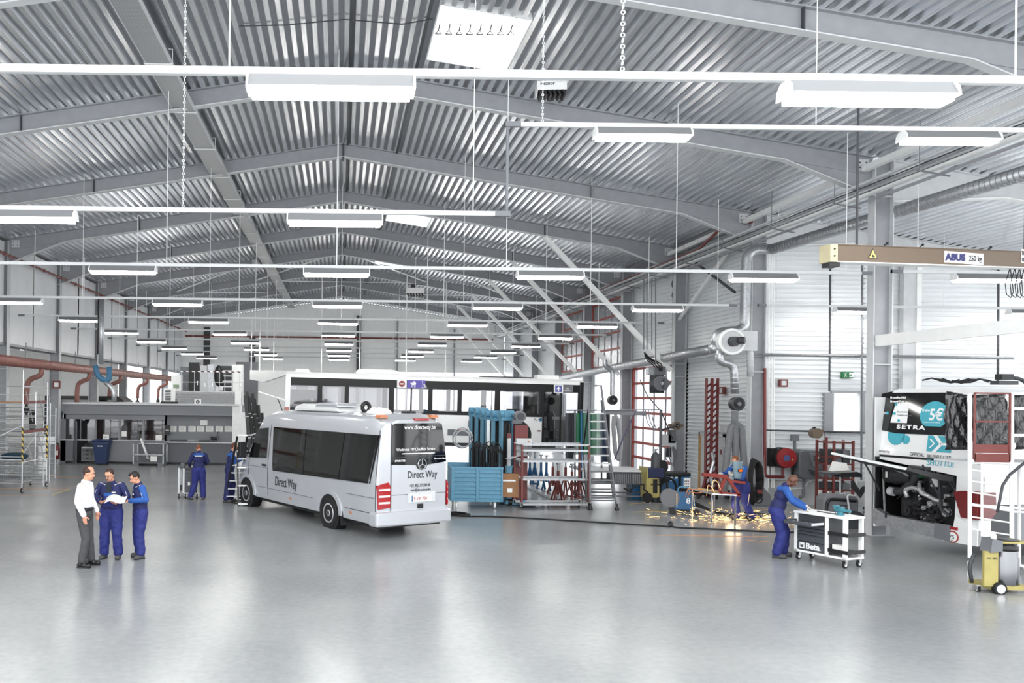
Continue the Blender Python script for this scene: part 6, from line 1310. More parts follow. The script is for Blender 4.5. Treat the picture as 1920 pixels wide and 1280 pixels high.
MB().tube(bend([(W2*.7, 0, .9), (W2*1.3, 0, .8), (W2*1.5, 0, .2), (W2*1.0, .1, .1)], .2), .03, 6).build('cable', M['rubber'], yw, smooth=True)
tag(MB().tube([AT(1170+8*k+6*math.sin(k*2), 915+8*math.sin(k*1.3), 26) for k in range(7)], .03, 6).build('welding_cable', M['rubber'], smooth=True), 'black tangled cable under the steel work table', 'cable')
bxo_ = tag(MB().box(-.22, .22, 0, .4, 0, .55).build('blue_unit', M['blue2']), 'small bright blue unit below the work table', 'unit'); bxo_.location = G(1200, 938)+Vector((0, .2, 0))
# ---- blue and black welder
bw_ = E('blue_welder', G(1283, 942)+Vector((0, .4, 0)), .15, 'blue and black welding machine with white control panel', 'welder'); k_ = bw_.location.y/1550
bxo(bw_, -20*k_, -1*k_, 0, .6, .12, 48*k_, 'left_case', 'blue2', .02); bxo(bw_, -1*k_, 19*k_, -.1, .6, .1, 24*k_, 'lower_case', 'black'); bxo(bw_, -1*k_, 19*k_, -.1, .6, 24*k_, 46*k_, 'right_case', 'blue2', .02); bxo(bw_, 5*k_, 18*k_, -.12, -.1, 25*k_, 44*k_, 'control_panel', 'white_ink')
bxo(bw_, -21*k_, 20*k_, -.12, .62, 46*k_, 54*k_, 'top_cover', 'black', .05); bxo(bw_, -2.2*k_, 0, -.11, .6, .1, 50*k_, 'divider', 'black')
for k in range(9): MB().cyl(((7+3.5*(k % 3))*k_, -.13, (28+5*(k//3))*k_), ((7+3.5*(k % 3))*k_, -.12, (28+5*(k//3))*k_), .02, n=8).build('knob', M['ink' if k % 4 else 'red'], bw_)
bxo(bw_, -18*k_, -14*k_, -.01, 0, 38*k_, 46*k_, 'label_plate', 'paper'); bxo(bw_, -9*k_, -4*k_, -.01, 0, 42*k_, 47*k_, 'label_plate', 'paper')
MB().torus((-24*k_, 0, .45), (0, 1, 0), .3, .04).torus((-23*k_, .05, .4), (0, 1, 0), .25, .04).build('cable_coil', M['rubber'], bw_, smooth=True)
# ---- small blue wire feeder
wf = E('wire_feeder', G(1285, 965), -.2, 'small blue wire feeder on black wheels marked 8', 'feeder')
MB().prism([(-.3, .14), (.3, .14), (.22, .62), (-.2, .62)], (0, 0, 0), X1, Z2, (0, .4, 0)).build('case', M['blue2'], wf, bevel=.02); MB().tube(bend([(-.18, .2, .6), (-.15, .2, .78), (.12, .2, .78), (.15, .2, .6)], .08), .02, 6).build('handle', M['blue'], wf); bxo(wf, -.38, .34, -.06, .45, .1, .15, 'chassis', 'black')
MB().cyl((-.42, -.02, .62-.15), (-.42, .14, .62-.15), .26, n=24).build('wire_spool', M['midg'], wf)
for x in (-.36, .3): MB().cyl((x, -.08, .09), (x, -.02, .09), .09, n=16).build('wheel', M['black'], wf)
text('8', .22, M['white_ink'], wf, (.02, -.004, .33), X1, Z2, bold=.004)
for k in range(3): tag(MB().tube(bend([wf.location+Vector((.2, 0, .3+.05*k)), wf.location+Vector((.8, -.2, .1)), wf.location+Vector((1.2+.2*k, .1-.3*k, .03)), wf.location+Vector((1.5+.25*k, -.9+.3*k, .03))], .4, 6), .025, 6).build('floor_cable', M['rubber'], smooth=True), 'black welding cable snaking from the blue feeder, %s' % ['short', 'middle', 'long'][k], 'cable', 'feeder cables')
for k, c0 in enumerate(((1297, 917), (1304, 925))): tag(MB().tube(bend([AT(1285+k*4, 932, 22.3), AT(1290+k*4, 915+k*5, 22.2), AT(*c0, 22.1), AT(1318, 918+4*k, 22.0)], .3, 6), .015, 6).build('torch_cable', mat('orange_cable', (196, 130, 90), .5), smooth=True), 'thin orange-tan torch cable arching onto the welding table, %s' % ['upper', 'lower'][k], 'cable', 'torch cables')
# ---- red lattice ramps standing upright
for k, px in enumerate((1329, 1340)):
    yq = 28.4-.2*k; p = AT(px, 800, yq); zt4 = AT(px, 709, yq).z; r = E('red_lattice_beam', (p.x, yq, 0), 0, 'tall red perforated steel beam standing upright by the side door, %s one' % ['left', 'right'][k], 'beam', 'upright red beams')
    for x in (-.11, .08): bxo(r, x, x+.035, -.05, .1, .3, zt4, 'flange', 'red')
    n = 17
    for q in range(n):
        z = .35+(zt4-.45)*q/n; MB().bar((-.09, .02, z), (.09, .02, z+.16), .04, .05).build('lattice_bar', M['red'], r)
    MB().bar((0, 0, .9), (-.35 if k == 0 else .4, -.2, .02), .08, .05).build('foot_brace', M['red'], r); bxo(r, -.12, .12, -.05, .1, 0, .35, 'foot', 'red')
tag(MB().tube([(0, 0, 0), (.06, 0, -.3), (-.05, 0, -.7), (.03, 0, -1.2)], .05, 6).build('hanging_chain', M['galv']), 'bunch of grey chain hanging on the red beams', 'chain').location = AT(1335, 848, 28.0)
# ---- side door and boxes on the right wall
yd0, yd1 = ATX(1362, 830, 13.45).y, ATX(1314, 830, 13.45).y
d5 = E('door_5', (13.42, yd0, 0), 0, 'pale side door with tan edge behind the red beams', 'door', kind='structure'); zdz = ATX(1340, 812, 13.45).z
bxo(d5, -.02, .06, 0, yd1-yd0, 0, zdz, 'door_leaf', 'flange'); bxo(d5, -.06, .06, yd1-yd0-.12, yd1-yd0, 0, zdz, 'frame', 'brass'); bxo(d5, -.06, .06, 0, .1, 0, zdz, 'frame', 'flange'); bxo(d5, -.06, .06, 0, yd1-yd0, zdz-.1, zdz, 'frame', 'flange')
def wallbox(px, py, Y, w_, h, m, label, cat, nm, X_=None, inner=None):
    p = ATX(px, py, X_) if X_ else AT(px, py, Y); o = E(nm, p, -math.pi/2 if X_ else 0, label, cat); bxo(o, -w_/2, w_/2, -.06, .06, -h/2, h/2, 'box', m)
    if inner: bxo(o, -w_*.3, w_*.3, -.07, -.06, -h*.3, h*.3, 'plate', inner)
    return o
wallbox(1355, 732, 0, .28, .26, 'brick_red', 'red fire alarm sign on the side wall beside the hose', 'sign', 'alarm_sign', 13.4, 'flange')
wallbox(1468, 718, 26.5, .26, .24, 'brick_red', 'red fire alarm sign on the end wall', 'sign', 'alarm_sign', inner='flange'); wallbox(1357, 803, 0, .3, .26, 'flange', 'small white box above the side door', 'box', 'switch_box', 13.38); wallbox(1355, 847, 0, .2, .3, 'flange', 'switch box with red button beside the side door', 'switch', 'switch_box', 13.38, 'red')
o = wallbox(1588, 703, 26.5, .34, .2, 'green', 'green emergency exit sign with running figure and arrow', 'sign', 'exit_sign'); bxo(o, .03, .16, -.075, -.06, -.07, .07, 'sign_field', 'white_ink'); MB().prism([(-.02, -.01), (.05, -.01), (.05, -.035), (.1, 0), (.05, .035), (.05, .01), (-.02, .01)], (.02, -.08, 0), X1, Z2, (0, -.004, 0)).build('sign_arrow', M['green'], o); MB().tube([(-.13, -.07, -.07), (-.09, -.07, -.01), (-.07, -.07, .04), (-.12, -.07, .03)], .012, 5).tube([(-.09, -.07, -.01), (-.04, -.07, -.05)], .012, 5).ball((-.055, -.07, .065), .016).build('running_figure', M['white_ink'], o)
# grey reel and control unit on the third column
gr = E('hose_reel_unit', AT(1232, 715, 31.2), 0, 'big grey hose reel under a grey box high on the third column', 'reel'); k_ = 31.2/1550
MB().cyl((-14*k_, 0, -5*k_), (10*k_, -.2, -5*k_), 17*k_, n=28).build('drum', M['dark'], gr); MB().cyl((4*k_, -.25, -4*k_), (8*k_, -.35, -4*k_), 13*k_, n=28).build('drum_face', M['midg'], gr)
dd_ = MB(); dd_.cyl((0, -.35, -4*k_), (0, -.45, -4*k_), 14*k_, n=28); dd_.build('flange_disc', M['midg'], gr); MB().cyl((0, -.45, -4*k_), (0, -.5, -4*k_), 3*k_, n=14).build('hub', M['flange'], gr); bxo(gr, 3*k_, 16*k_, -.5, -.4, -7*k_, -2*k_, 'bracket', 'midg')
bxo(gr, -6*k_, 14*k_, -.1, .3, 12*k_, 28*k_, 'control_box', 'midg'); bxo(gr, 1*k_, 8*k_, -.12, -.1, 19*k_, 26*k_, 'window', 'black'); bxo(gr, -16*k_, -6*k_, 0, .3, 12*k_, 26*k_, 'control_box', 'galv')
for k in range(4): tag(MB().tube(bend([AT(1208, 660, 31), AT(1210+3*k, 672, 31), AT(1222+6*k, 682, 31), AT(1230+4*k, 690, 31)], .2, 5), .02, 5).build('looping_cable', M['black']), 'black cable looping into the grey control box, %s of four' % ['outer', 'second', 'third', 'inner'][k], 'cable', 'looping cables')
tr_ = E('cable_reel', AT(1268, 798, 30), 0, 'tan spring cable reel on the third column', 'reel'); MB().cyl((0, -.1, 0), (0, .1, 0), .15, n=20).build('drum', M['tan'], tr_); MB().cyl((.0, -.12, 0), (0, -.1, 0), .08, n=16).build('drum_face', M['black'], tr_); MB().cyl((.0, -.13, 0), (0, -.12, 0), .03, n=12).build('hub', M['flange'], tr_); bxo(tr_, -.25, .3, .1, .14, -.04, .06, 'mount', 'tan')
# boxes & cables along third column
for k, (px, py, w_, h, m_) in enumerate(((1250, 825, .3, .45, 'flange'), (1259, 818, .28, .5, 'midg'), (1253, 848, .2, .35, 'dark'), (1262, 834, .2, .3, 'flange'))): wallbox(px, py, 31.6, w_, h, m_, 'small switch box on the third column, %s' % ['upper pale', 'upper grey', 'lower dark', 'lower pale'][k], 'box', 'switch_box')
for k in range(3): tag(MB().tube(bend([AT(1250+5*k, 838, 31.3), AT(1246+9*k, 860, 31.2), AT(1262, 872+4*k, 31.2), AT(1270-3*k, 850, 31.2), AT(1262, 836, 31.3)], .5, 5), .02, 5).build('hanging_cable', M['midg'], smooth=True), 'thin grey cable loop on the third column, %s' % ['left', 'middle', 'right'][k], 'cable', 'column cables')
# ---- end wall equipment
fh = E('fire_hose_reel', AT(1471, 858, 26.0), .0, 'big red fire hose reel with blue centre on the corrugated wall', 'hose reel'); k_ = 26/1550
bxo(fh, -24*k_, -4*k_, .1, .4, -17*k_, 17*k_, 'back_box', 'black'); MB().cyl((-.02, -.05, 0), (-.02, .3, 0), 19.3*k_, n=32).build('hose_drum', M['black'], fh); MB().lathe([(18.6*k_, 0), (18.3*k_, -.03), (8*k_, -.05), (0, -.05)][::-1], O=(.02, -.08, 0), D=(0, 1, 0), n=36).cyl((.02, -.08, 0), (.02, -.05, 0), 18.6*k_, n=36).build('reel_face', mat('signal_red', (140, 34, 36), .35, coat=.3), fh)
MB().cyl((0, -.14, 0), (0, -.13, 0), 6*k_, n=24).build('centre_label', mat('label_blue', (70, 84, 130), .5), fh); bxo(fh, 9*k_, 12*k_, -.13, -.12, -4*k_, -1*k_, 'sticker', 'yellow'); MB().cyl((0, .1, -19*k_), (0, .1, -36*k_), .04, n=8).build('feed_pipe', M['red'], fh); MB().tube(bend([(18*k_, .1, 6*k_), (24*k_, .1, -8*k_), (19*k_, .1, -26*k_), (16*k_, .0, -34*k_)], .2), .03, 8).build('hose', M['rubber'], fh, smooth=True)
cp = E('compressor_unit', AT(1526, 872, 25.9), .0, 'wall-mounted dark grey moulded unit with small display', 'machine'); k_ = 25.9/1550
MB().prism([(-28*k_, 24*k_), (-18*k_, 28*k_), (24*k_, 26*k_), (27*k_, 20*k_), (27*k_, -26*k_), (-17*k_, -27*k_), (-28*k_, -20*k_)], (0, 0, 0), X1, Z2, (0, .5, 0)).build('casing', mat('unit_grey', (96, 98, 102), .45, 0, .05, 5), cp, bevel=.04)
MB().prism([(-10*k_, 23*k_), (18*k_, 22*k_), (9*k_, -3*k_), (-2*k_, -3*k_)], (0, -.03, 0), X1, Z2, (0, .03, 0)).build('recess_panel', M['midg'], cp, bevel=.015); bxo(cp, 0, 10*k_, -.05, -.03, 8*k_, 18*k_, 'display_frame', 'dark'); bxo(cp, 2*k_, 8*k_, -.06, -.05, 12*k_, 17*k_, 'display', 'paper')
for k in range(3): MB().tube([(-9*k_+k*2*k_, -.02, -(8+4*k)*k_), (4*k_, -.05, -(11+4*k)*k_), (14*k_-k*2*k_, -.02, -(8+4*k)*k_)], .025, 6).build('grip_rib', M['dark'], cp)
MB().tube(bend([(-12*k_, .2, -27*k_), (-12*k_, .2, -60*k_), (-20*k_, .2, -62*k_)], .1), .05, 8).build('drain_pipe', M['midg'], cp, smooth=True); MB().tube(bend([(10*k_, .2, -27*k_), (-5*k_, .2, -32*k_), (-10*k_, .2, -44*k_), (-40*k_, .2, -46*k_)], .15), .025, 8).build('pipe', M['flange'], cp, smooth=True)
wt = E('expansion_tank', Vector((AT(1541, 930, 25.6).x, 25.6, AT(1541, 941, 25.6).z)), 0, 'white round expansion tank below the grey unit', 'tank'); MB().lathe([(.1, 0), (.18, .03), (.19, .36), (.1, .42)], n=20).build('vessel', M['whitep'], wt, smooth=True); MB().cyl((0, 0, .4), (0, 0, .62), .02, n=6).build('pipe', M['midg'], wt); MB().cyl((-.1, 0, -.5), (-.1, 0, .02), .02, n=6).cyl((.1, 0, -.5), (.1, 0, .02), .02, n=6).build('support', M['midg'], wt)
brn = E('cable_reel', AT(1530, 812, 26.0), 0, 'tan cable reel mounted on the corrugated end wall', 'reel'); MB().cyl((0, -.1, 0), (0, .15, 0), .16, n=20).build('drum', M['tan'], brn); bxo(brn, .05, .22, -.05, .05, .05, .12, 'mount', 'tan'); MB().tube(bend([(.2, 0, .08), (.28, 0, 0), (.28, 0, -1.0)], .08), .01, 5).build('cable', M['ink'], brn); bxo(brn, -.08, -.02, -.02, .06, .14, .2, 'clip', 'black')
tag(MB().tube(bend([AT(1490, 820, 26.3), AT(1490, 850, 26.3)], .1), .05, 8).build('junction', M['midg']), 'grey junction pipe above the moulded unit', 'pipe'); wallbox(1490, 820, 26.25, .22, .2, 'midg', 'small grey junction box on the end wall', 'box', 'junction_box')
# red shelf
rs = E('red_shelf', Vector((AT(1576, 925, 24.6).x, 24.6, 0)), -.05, 'red metal shelf unit with dark bins behind the tool trolley', 'shelf'); k_ = 24.6/1550; zt5 = AT(1576, 826, 24.6).z
for x in (-27*k_, -13*k_, 22*k_): bxo(rs, x-.03, x+.03, -.03, .03, 0, zt5+(.1 if x < -.3 else 0), 'post', 'brick_red'); bxo(rs, x-.03, x+.03, .5, .56, 0, zt5, 'post', 'brick_red')
for k, py in enumerate((831, 858, 872, 900, 921)):
    z = AT(1576, py, 24.6).z; bxo(rs, -27*k_, 22*k_, 0, .55, z, z+.04, 'shelf_board', 'brick_red')
    for q in range(3):
        if k: bxo(rs, (-24+15*q)*k_, (-12+15*q)*k_, .05, .5, z+.05, z+.24, 'storage_bin', 'dark' if (k+q) % 3 else 'midg')
# ---- grey hose trolley machine with handle and black hoses
hm = E('hose_machine', Vector((AT(1578, 960, 21.5).x, 21.5, 0)), -.15, 'grey machine with black trim and a hose-draped trolley handle', 'machine'); k_ = 21.5/1550
MB().prism([(-32*k_, .12), (30*k_, .12), (30*k_, .75), (24*k_, .85), (-26*k_, .85), (-32*k_, .75)], (0, 0, 0), X1, Z2, (0, .5, 0)).build('casing', M['midg'], hm, bevel=.04)
MB().tube(bend([(-24*k_, -.02, .2), (-28*k_, -.02, .5), (-24*k_, -.02, .75), (24*k_, -.02, .72)], .15), .04, 8).build('trim', M['black'], hm, smooth=True)
for k in range(4): bxo(hm, -12*k_, 12*k_, -.02, 0, .3+k*.09, .33+k*.09, 'louvre', 'dark')
MB().cyl((22*k_, -.08, .2), (22*k_, .0, .2), .26, n=24).build('wheel', M['dark'], hm)
hm_z = AT(1590, 893, 21.5).z
MB().tube(bend([(12*k_, -.1, .3), (6*k_, -.1, .9), (22*k_, -.1, hm_z-.5), (22*k_, -.1, hm_z)], .1), .022, 8).build('handle_tube', M['flange'], hm); MB().tube(bend([(26*k_, .3, .3), (14*k_, .3, .9), (6*k_, .3, hm_z-.5), (6*k_, .3, hm_z)], .1), .022, 8).build('handle_tube', M['flange'], hm)
MB().prism([(-10*k_, 0), (30*k_, 0), (30*k_, .08), (22*k_, .14), (-6*k_, .1)], (0, -.15, hm_z), X1, Z2, (0, .5, 0)).build('tray', M['black'], hm); MB().prism([(-10*k_, 0), (26*k_, -.02), (20*k_, .22), (-4*k_, .26)], (0, .4, hm_z+.1), X1, Z2, (0, .05, 0)).build('document_board', M['paper'], hm)
bxo(hm, -34*k_, 0, -.1, .3, hm_z+.05, hm_z+.1, 'tool_tray', 'dark')
for k in range(6):
    r1 = (16+3.2*k)*k_; c0 = Vector((30*k_+r1*.35, -.15-.03*k, hm_z-.3-r1)); pts = [c0+Vector((math.cos(t)*r1*.62, 0, math.sin(t)*r1*1.25)) for t in [math.pi*(.85-1.45*q/14) for q in range(15)]]
    MB().tube([Vector((14*k_, -.1, hm_z-.1-.03*k))]+pts, .035, 8).build('hose', M['rubber'], hm, smooth=True)
# ---- tool trolley (white frame, dark drawers)
wl_, wr_ = G(1495, 1048), G(1583, 1066); tU = (wr_-wl_).normalized(); LT = (wr_-wl_).length+.12
tt = E('tool_trolley', wl_-tU*.08, math.atan2(tU.y, tU.x), 'white-framed tool trolley lettered Beta with open drawer', 'tool trolley'); TD = .52; TZ0, TZ1 = .17, 1.0
for x in (0, LT*.60, LT-.08):
    for y in (0, TD-.06): bxo(tt, x, x+.07, y, y+.06, TZ0, TZ1-.03, 'frame_post', 'whitep')
bxo(tt, -.01, LT+.01, -.02, TD+.01, TZ1-.04, TZ1+.01, 'worktop', 'whitep', .01); bxo(tt, 0, LT, 0, TD, TZ0, TZ0+.04, 'bottom_rail', 'whitep')
dkt = mat('trolley_grey', (72, 75, 82), .5, 0, .08, 10)
bxo(tt, .07, LT*.6, .03, TD-.03, TZ0+.04, TZ1-.04, 'cabinet', 'dark'); zz = [TZ0+.05, .40, .54, .61, .68, .76]
for k in range(5):
    d_ = bxo(tt, .07, LT*.6, -.0, .04, zz[k]+.006, zz[k+1]-.004, 'drawer', dkt, .006); bxo(d_, .09, LT*.6-.02, -.012, 0, zz[k+1]-.025, zz[k+1]-.01, 'handle', 'dark')
od = bxo(tt, .05, LT*.6-.02, -.36, .02, .775, .79, 'open_drawer', dkt); bxo(od, .05, LT*.6-.02, -.38, -.36, .77, .84, 'drawer_front', dkt, .006); bxo(od, LT*.6-.03, LT*.6-.02, -.36, 0, .79, .84, 'drawer_side', 'flange'); bxo(od, .05, .06, -.36, 0, .79, .84, 'drawer_side', 'dark')
for k in range(16):
    x = .12+k*(LT*.6-.2)/16; o = tag(MB().cyl((x, -.3, .81), (x+.02, -.12-.08*(k % 3), .815), .012, n=6).build('hand_tool', M['chrome' if k % 3 else 'dark'], None), 'small %s tool in the open trolley drawer, %s from the mechanic' % ('dark' if k % 3 == 0 else 'chrome', ['first', 'second', 'third', 'fourth', 'fifth', 'sixth', 'seventh', 'eighth', 'ninth', 'tenth', 'eleventh', 'twelfth', 'thirteenth', 'fourteenth', 'fifteenth', 'last'][k]), 'tool', 'tools in the open drawer'); o.matrix_local = tt.matrix_basis
for z in (.28, .62):
    s_ = bxo(tt, LT*.6+.07, LT-.02, 0, TD, z, z+.02, 'tray', 'black'); bxo(s_, LT*.6+.07, LT+.03, -.01, .0, z, z+.07, 'tray_lip', 'black'); bxo(s_, LT+.01, LT+.03, 0, TD, z, z+.07, 'tray_lip', 'black')
bxo(tt, LT*.6+.07, LT*.6+.09, .02, TD-.02, TZ0+.04, TZ1-.04, 'side_panel', 'dark')
for p in ((.06, .06, 0), (LT-.07, .06, 0), (.06, TD-.05, 0), (LT-.07, TD-.05, 0)): castor(tt, p, .065)
text('Beta', .17, M['white_ink'], tt, (.27, -.006, TZ0+.09), X1, Z2, bold=.006); text('SL', .07, M['white_ink'], tt, (LT*.6-.14, -.006, TZ0+.09), X1, Z2)
MB().box(.13, .24, -.006, 0, TZ0+.08, TZ0+.2).build('emblem', M['white_ink'], tt); MB().prism([(.15, .1), (.155, .17), (.175, .14), (.195, .14), (.215, .17), (.22, .1), (.185, .09)], (0, -.01, TZ0+.01), X1, Z2, (0, .004, 0)).build('emblem_mark', M['dark'], tt)
wb2 = tag(bxo(None, 0, .2, 0, .14, 0, .13, 'white_box', 'paper', .005), 'white carton on the bottom tray of the tool trolley', 'box'); wb2.matrix_local = tt.matrix_basis @ Matrix.Translation((LT*.6+.12, .05, .3))
vsx = E('bench_vise', tt.matrix_basis @ Vector((LT-.28, .2, TZ1+.01)), tt.rotation_euler.z+.1, 'teal bench vise bolted on the tool trolley', 'vise'); tl_ = mat('vise_teal', (60, 128, 142), .45, 0, .1, 9)
MB().lathe([(.07, 0), (.08, .02), (.05, .05), (.05, .07)], n=14).build('base', tl_, vsx); bxo(vsx, -.09, .05, -.04, .04, .07, .13, 'body', tl_, .01); bxo(vsx, -.11, -.05, -.07, .07, .1, .19, 'jaw', tl_, .005); bxo(vsx, .0, .05, -.07, .07, .1, .17, 'jaw', tl_, .005); MB().cyl((.05, 0, .1), (.2, 0, .1), .03, n=12).build('slide', tl_, vsx); MB().bar((-.1, -.1, .18), (.04, -.14, -.06), .012, .012).build('handle', M['chrome'], vsx)
for k, (x, y) in enumerate(((.35, .22), (.6, .18), (.72, .2))): o = tag(MB().cyl((0, 0, 0), (.16, .02, 0), .01, n=6).box(.14, .19, -.015, .035, -.01, .01).build('hand_tool', M['dark']), 'dark hand tool on the trolley worktop, %s' % ['left', 'middle', 'right, beside the vise'][k], 'tool', 'tools on the trolley top'); o.matrix_local = tt.matrix_basis @ Matrix.Translation((x, y, TZ1+.022))
# ---- welding table and red frame
A_, B_, C_ = G(1334, 984), G(1378, 987), G(1297, 972); D_ = B_+(C_-A_)
wtb = E('welding_table', A_, 0, 'thin metal welding table on tubular legs with sparks below', 'table'); ZW = .8
for p in (A_, B_, C_, D_): MB().cyl(p-A_, p-A_+Z2*ZW, .025, n=10).build('leg', M['chrome'], wtb)
ex = .08; pts = [(p-A_)*1.06 for p in (A_, B_, D_, C_)]; MB().prism([(p.x, p.y) for p in pts], (0, 0, ZW), X1, Y1, (0, 0, .035)).build('table_top', M['alu'], wtb)
Yf = 21.7; zf = ZW+.04
rf = E('red_weldment', AT(1350, 926, Yf), 0, 'red steel frame being welded on the table', 'frame'); o0 = rf.location.copy(); redw = mat('primer_red', (138, 50, 40), .5, 0, .1, 8)
def fp(px, py, dy=0): return AT(px, py, Yf+dy)-o0
for (a, c, w_) in (((1317, 889), (1361, 893), .09), ((1360, 891), (1386, 927), .07), ((1387, 928), (1350, 923), .07), ((1349, 923), (1359, 896), .07), ((1367, 901), (1397, 905), .06)): MB().bar(fp(*a), fp(*c), w_, w_).build('tube_member', redw, rf)
zm = [ch for ch in rf.children]
tag(MB().bar(AT(1308, 915, 22.1), AT(1347, 922, 22), .12, .04).build('wooden_batten', M['brass']), 'tan wooden batten lying on the welding table', 'batten')
# ---- black cable coil on a peg with red plug
cc = E('cable_coil', AT(1415, 903, 24.3), .1, 'big coil of black cable hanging below the corner column', 'cable coil'); k_ = 24.3/1550
for q in range(7): MB().tube([Vector((math.cos(t)*(8+q*.5)*k_, -.04*q+.1, math.sin(t)*(43-q*1.3)*k_+(q*.6)*k_)) for t in [2*math.pi*j/24 for j in range(25)]], .03, 7).build('cable_loop', M['rubber'], cc, smooth=True)
for q in range(4): MB().tube([Vector((math.cos(t)*(8)*k_, -.2, -(8+q*7)*k_+math.sin(t)*9*k_)) for t in [math.pi+math.pi*j/12 for j in range(13)]], .022, 6).build('cable_loop', M['rubber'], cc, smooth=True)
MB().cyl((0, -.25, -20*k_), (0, -.25, -13*k_), .07, n=12).build('plug', M['red'], cc)
tag(MB().prism([(-.15, 0), (.5, 0), (.42, .35), (.2, .6), (-.1, .7)], (0, 0, 0), X1, Z2, (0, .3, 0)).build('grey_cover', M['midg'], bevel=.03), 'grey sloped cover on the floor behind the cable coil', 'cover').location = G(1420, 950)+Vector((.1, .2, 0))
bj = E('pallet_jack', G(1350, 943)+Vector((0, 1.2, 0)), 0, 'dark low trolley jack on the floor behind the welding table', 'jack'); bxo(bj, -1.0, .9, 0, .4, .12, .3, 'body', 'black', .03)
for x in (-.8, -.2, .4, .8): MB().cyl((x-.03, -.02, .1), (x+.03, -.02, .1), .1, n=14).build('wheel', M['black'], bj)
# ---- long floor cable and small loops
fc = [G(845, 966), G(870, 969), G(920, 969), G(1000, 973), G(1100, 979), G(1200, 985), G(1240, 987), G(1255, 989), G(1261, 984), G(1257, 978), G(1252, 984), G(1262, 990), G(1340, 993), G(1440, 998), G(1495, 999)]
tag(MB().tube(bend([p+Z2*.02 for p in fc], .3, 4), .022, 6).build('floor_cable', M['rubber'], smooth=True), 'long black cable running across the floor with one small loop', 'cable')
tag(MB().torus(G(862, 966)+Z2*.03, (0, 0, 1), .28, .02).torus(G(860, 966)+Z2*.06, (.05, 0, 1), .24, .02).build('cable_loop', M['rubber'], smooth=True), 'small black cable coil on the floor beside the minibus', 'cable')
tag(MB().tube(bend([G(1440, 966)+Z2*.02, G(1418, 963)+Z2*.02, G(1395, 962)+Z2*.02], .2), .02, 6).build('short_cable', M['rubber']), 'short black cable on the floor right of the welder', 'cable')
# ---- sparks
spk = mat('spark_glow', (255, 200, 130), .5, var=0, emit=3.0); so = MB(); rs_ = random.Random(11); c0 = G(1375, 975)
for k in range(230):
    a = rs_.uniform(0, 2*math.pi); d = abs(rs_.gauss(0, .75))+.05; L = rs_.uniform(.03, .22); p = c0+Vector((math.cos(a)*d*1.35, math.sin(a)*d*1.1, .015+rs_.random()**3*.25)); q = p+Vector((math.cos(a)*L, math.sin(a)*L*.6, rs_.uniform(-.01, .05))); q.z = max(q.z, .01); so.tube([p, q], .0024, 3)
for k in range(5):
    p = Vector((c0.x+rs_.uniform(-1.6, .4), c0.y+rs_.uniform(-.4, .4), rs_.uniform(.2, .9))); so.tube([p, p+Vector((rs_.uniform(-.06, .06), 0, -rs_.uniform(.15, .4)))], .002, 3)
for (x0, z0) in ((1325, 925), (1335, 915)):
    for q in range(1): so.tube(bend([AT(x0-4*q, z0+4, 21.6), AT(x0+2, z0-16+3*q, 21.6), AT(x0+10+3*q, z0-13, 21.6), AT(x0+16+4*q, z0+2, 21.6)], .2, 5), .0022, 3)
tag(so.build('welding_sparks', spk), 'glowing orange sparks scattering on the floor under the welding table', 'sparks', kind='stuff')
wp_ = AT(1385, 925, 21.6); ld = bpy.data.lights.new('weld_spark_light', 'POINT'); ld.energy = 5; ld.color = (1, .75, .45); ld.shadow_soft_size = .2; lo_ = bpy.data.objects.new('weld_spark_light', ld); C.objects.link(lo_); lo_.location = (c0.x, c0.y, .35)
# ---- step ladders beside the minibus nose
sl = E('step_ladder', G(445, 948), 0, 'double step ladder with black rails and white treads by the minibus nose', 'ladder'); o0 = sl.location.copy(); Yl = o0.y
def q3(px, py, dy=0): return AT(px, py, Yl+dy)-o0
for a, c, d0, d1 in (((447, 948), (445, 838), 0, .35), ((480, 948), (463, 838), 0, .35)): MB().bar(q3(a[0], a[1], d0), q3(c[0], c[1], d1), .045, .05).build('rail', M['black'], sl)
for a, c in (((421, 942), (445, 818)), ((450, 935), (463, 818))): MB().bar(q3(a[0], a[1], .75), q3(c[0], c[1], .4), .045, .05).build('rail', M['black'], sl)
for k, py in enumerate((944, 910, 876, 860, 845)): t = (948-py)/110; MB().bar(q3(447-2*t, py, .35*t), q3(480-17*t, py, .35*t), .14, .035, (0, 0, 1)).build('tread', M['whitep'], sl)
for k, py in enumerate((930, 916, 901, 886, 872)): t = (940-py)/120; MB().bar(q3(423+24*t, py, .7-.3*t), q3(450+12*t, py, .7-.3*t), .1, .03, (0, 0, 1)).build('tread', M['flange'], sl)
MB().tube(bend([q3(443, 815, .4), q3(470, 816, .4), q3(498, 806, .6)], .1), .02, 6).build('tool_rail', M['flange'], sl); MB().box(q3(447, 815, .4).x, q3(465, 815, .4).x, .3, .6, q3(450, 815, .4).z-.03, q3(450, 815, .4).z).build('platform', M['whitep'], sl)
tag(MB().torus(G(452, 942)+Z2*.02, (0, 0, 1), .3, .02).build('cable_loop', M['rubber'], smooth=True), 'loop of black cable on the floor at the ladder foot', 'cable')
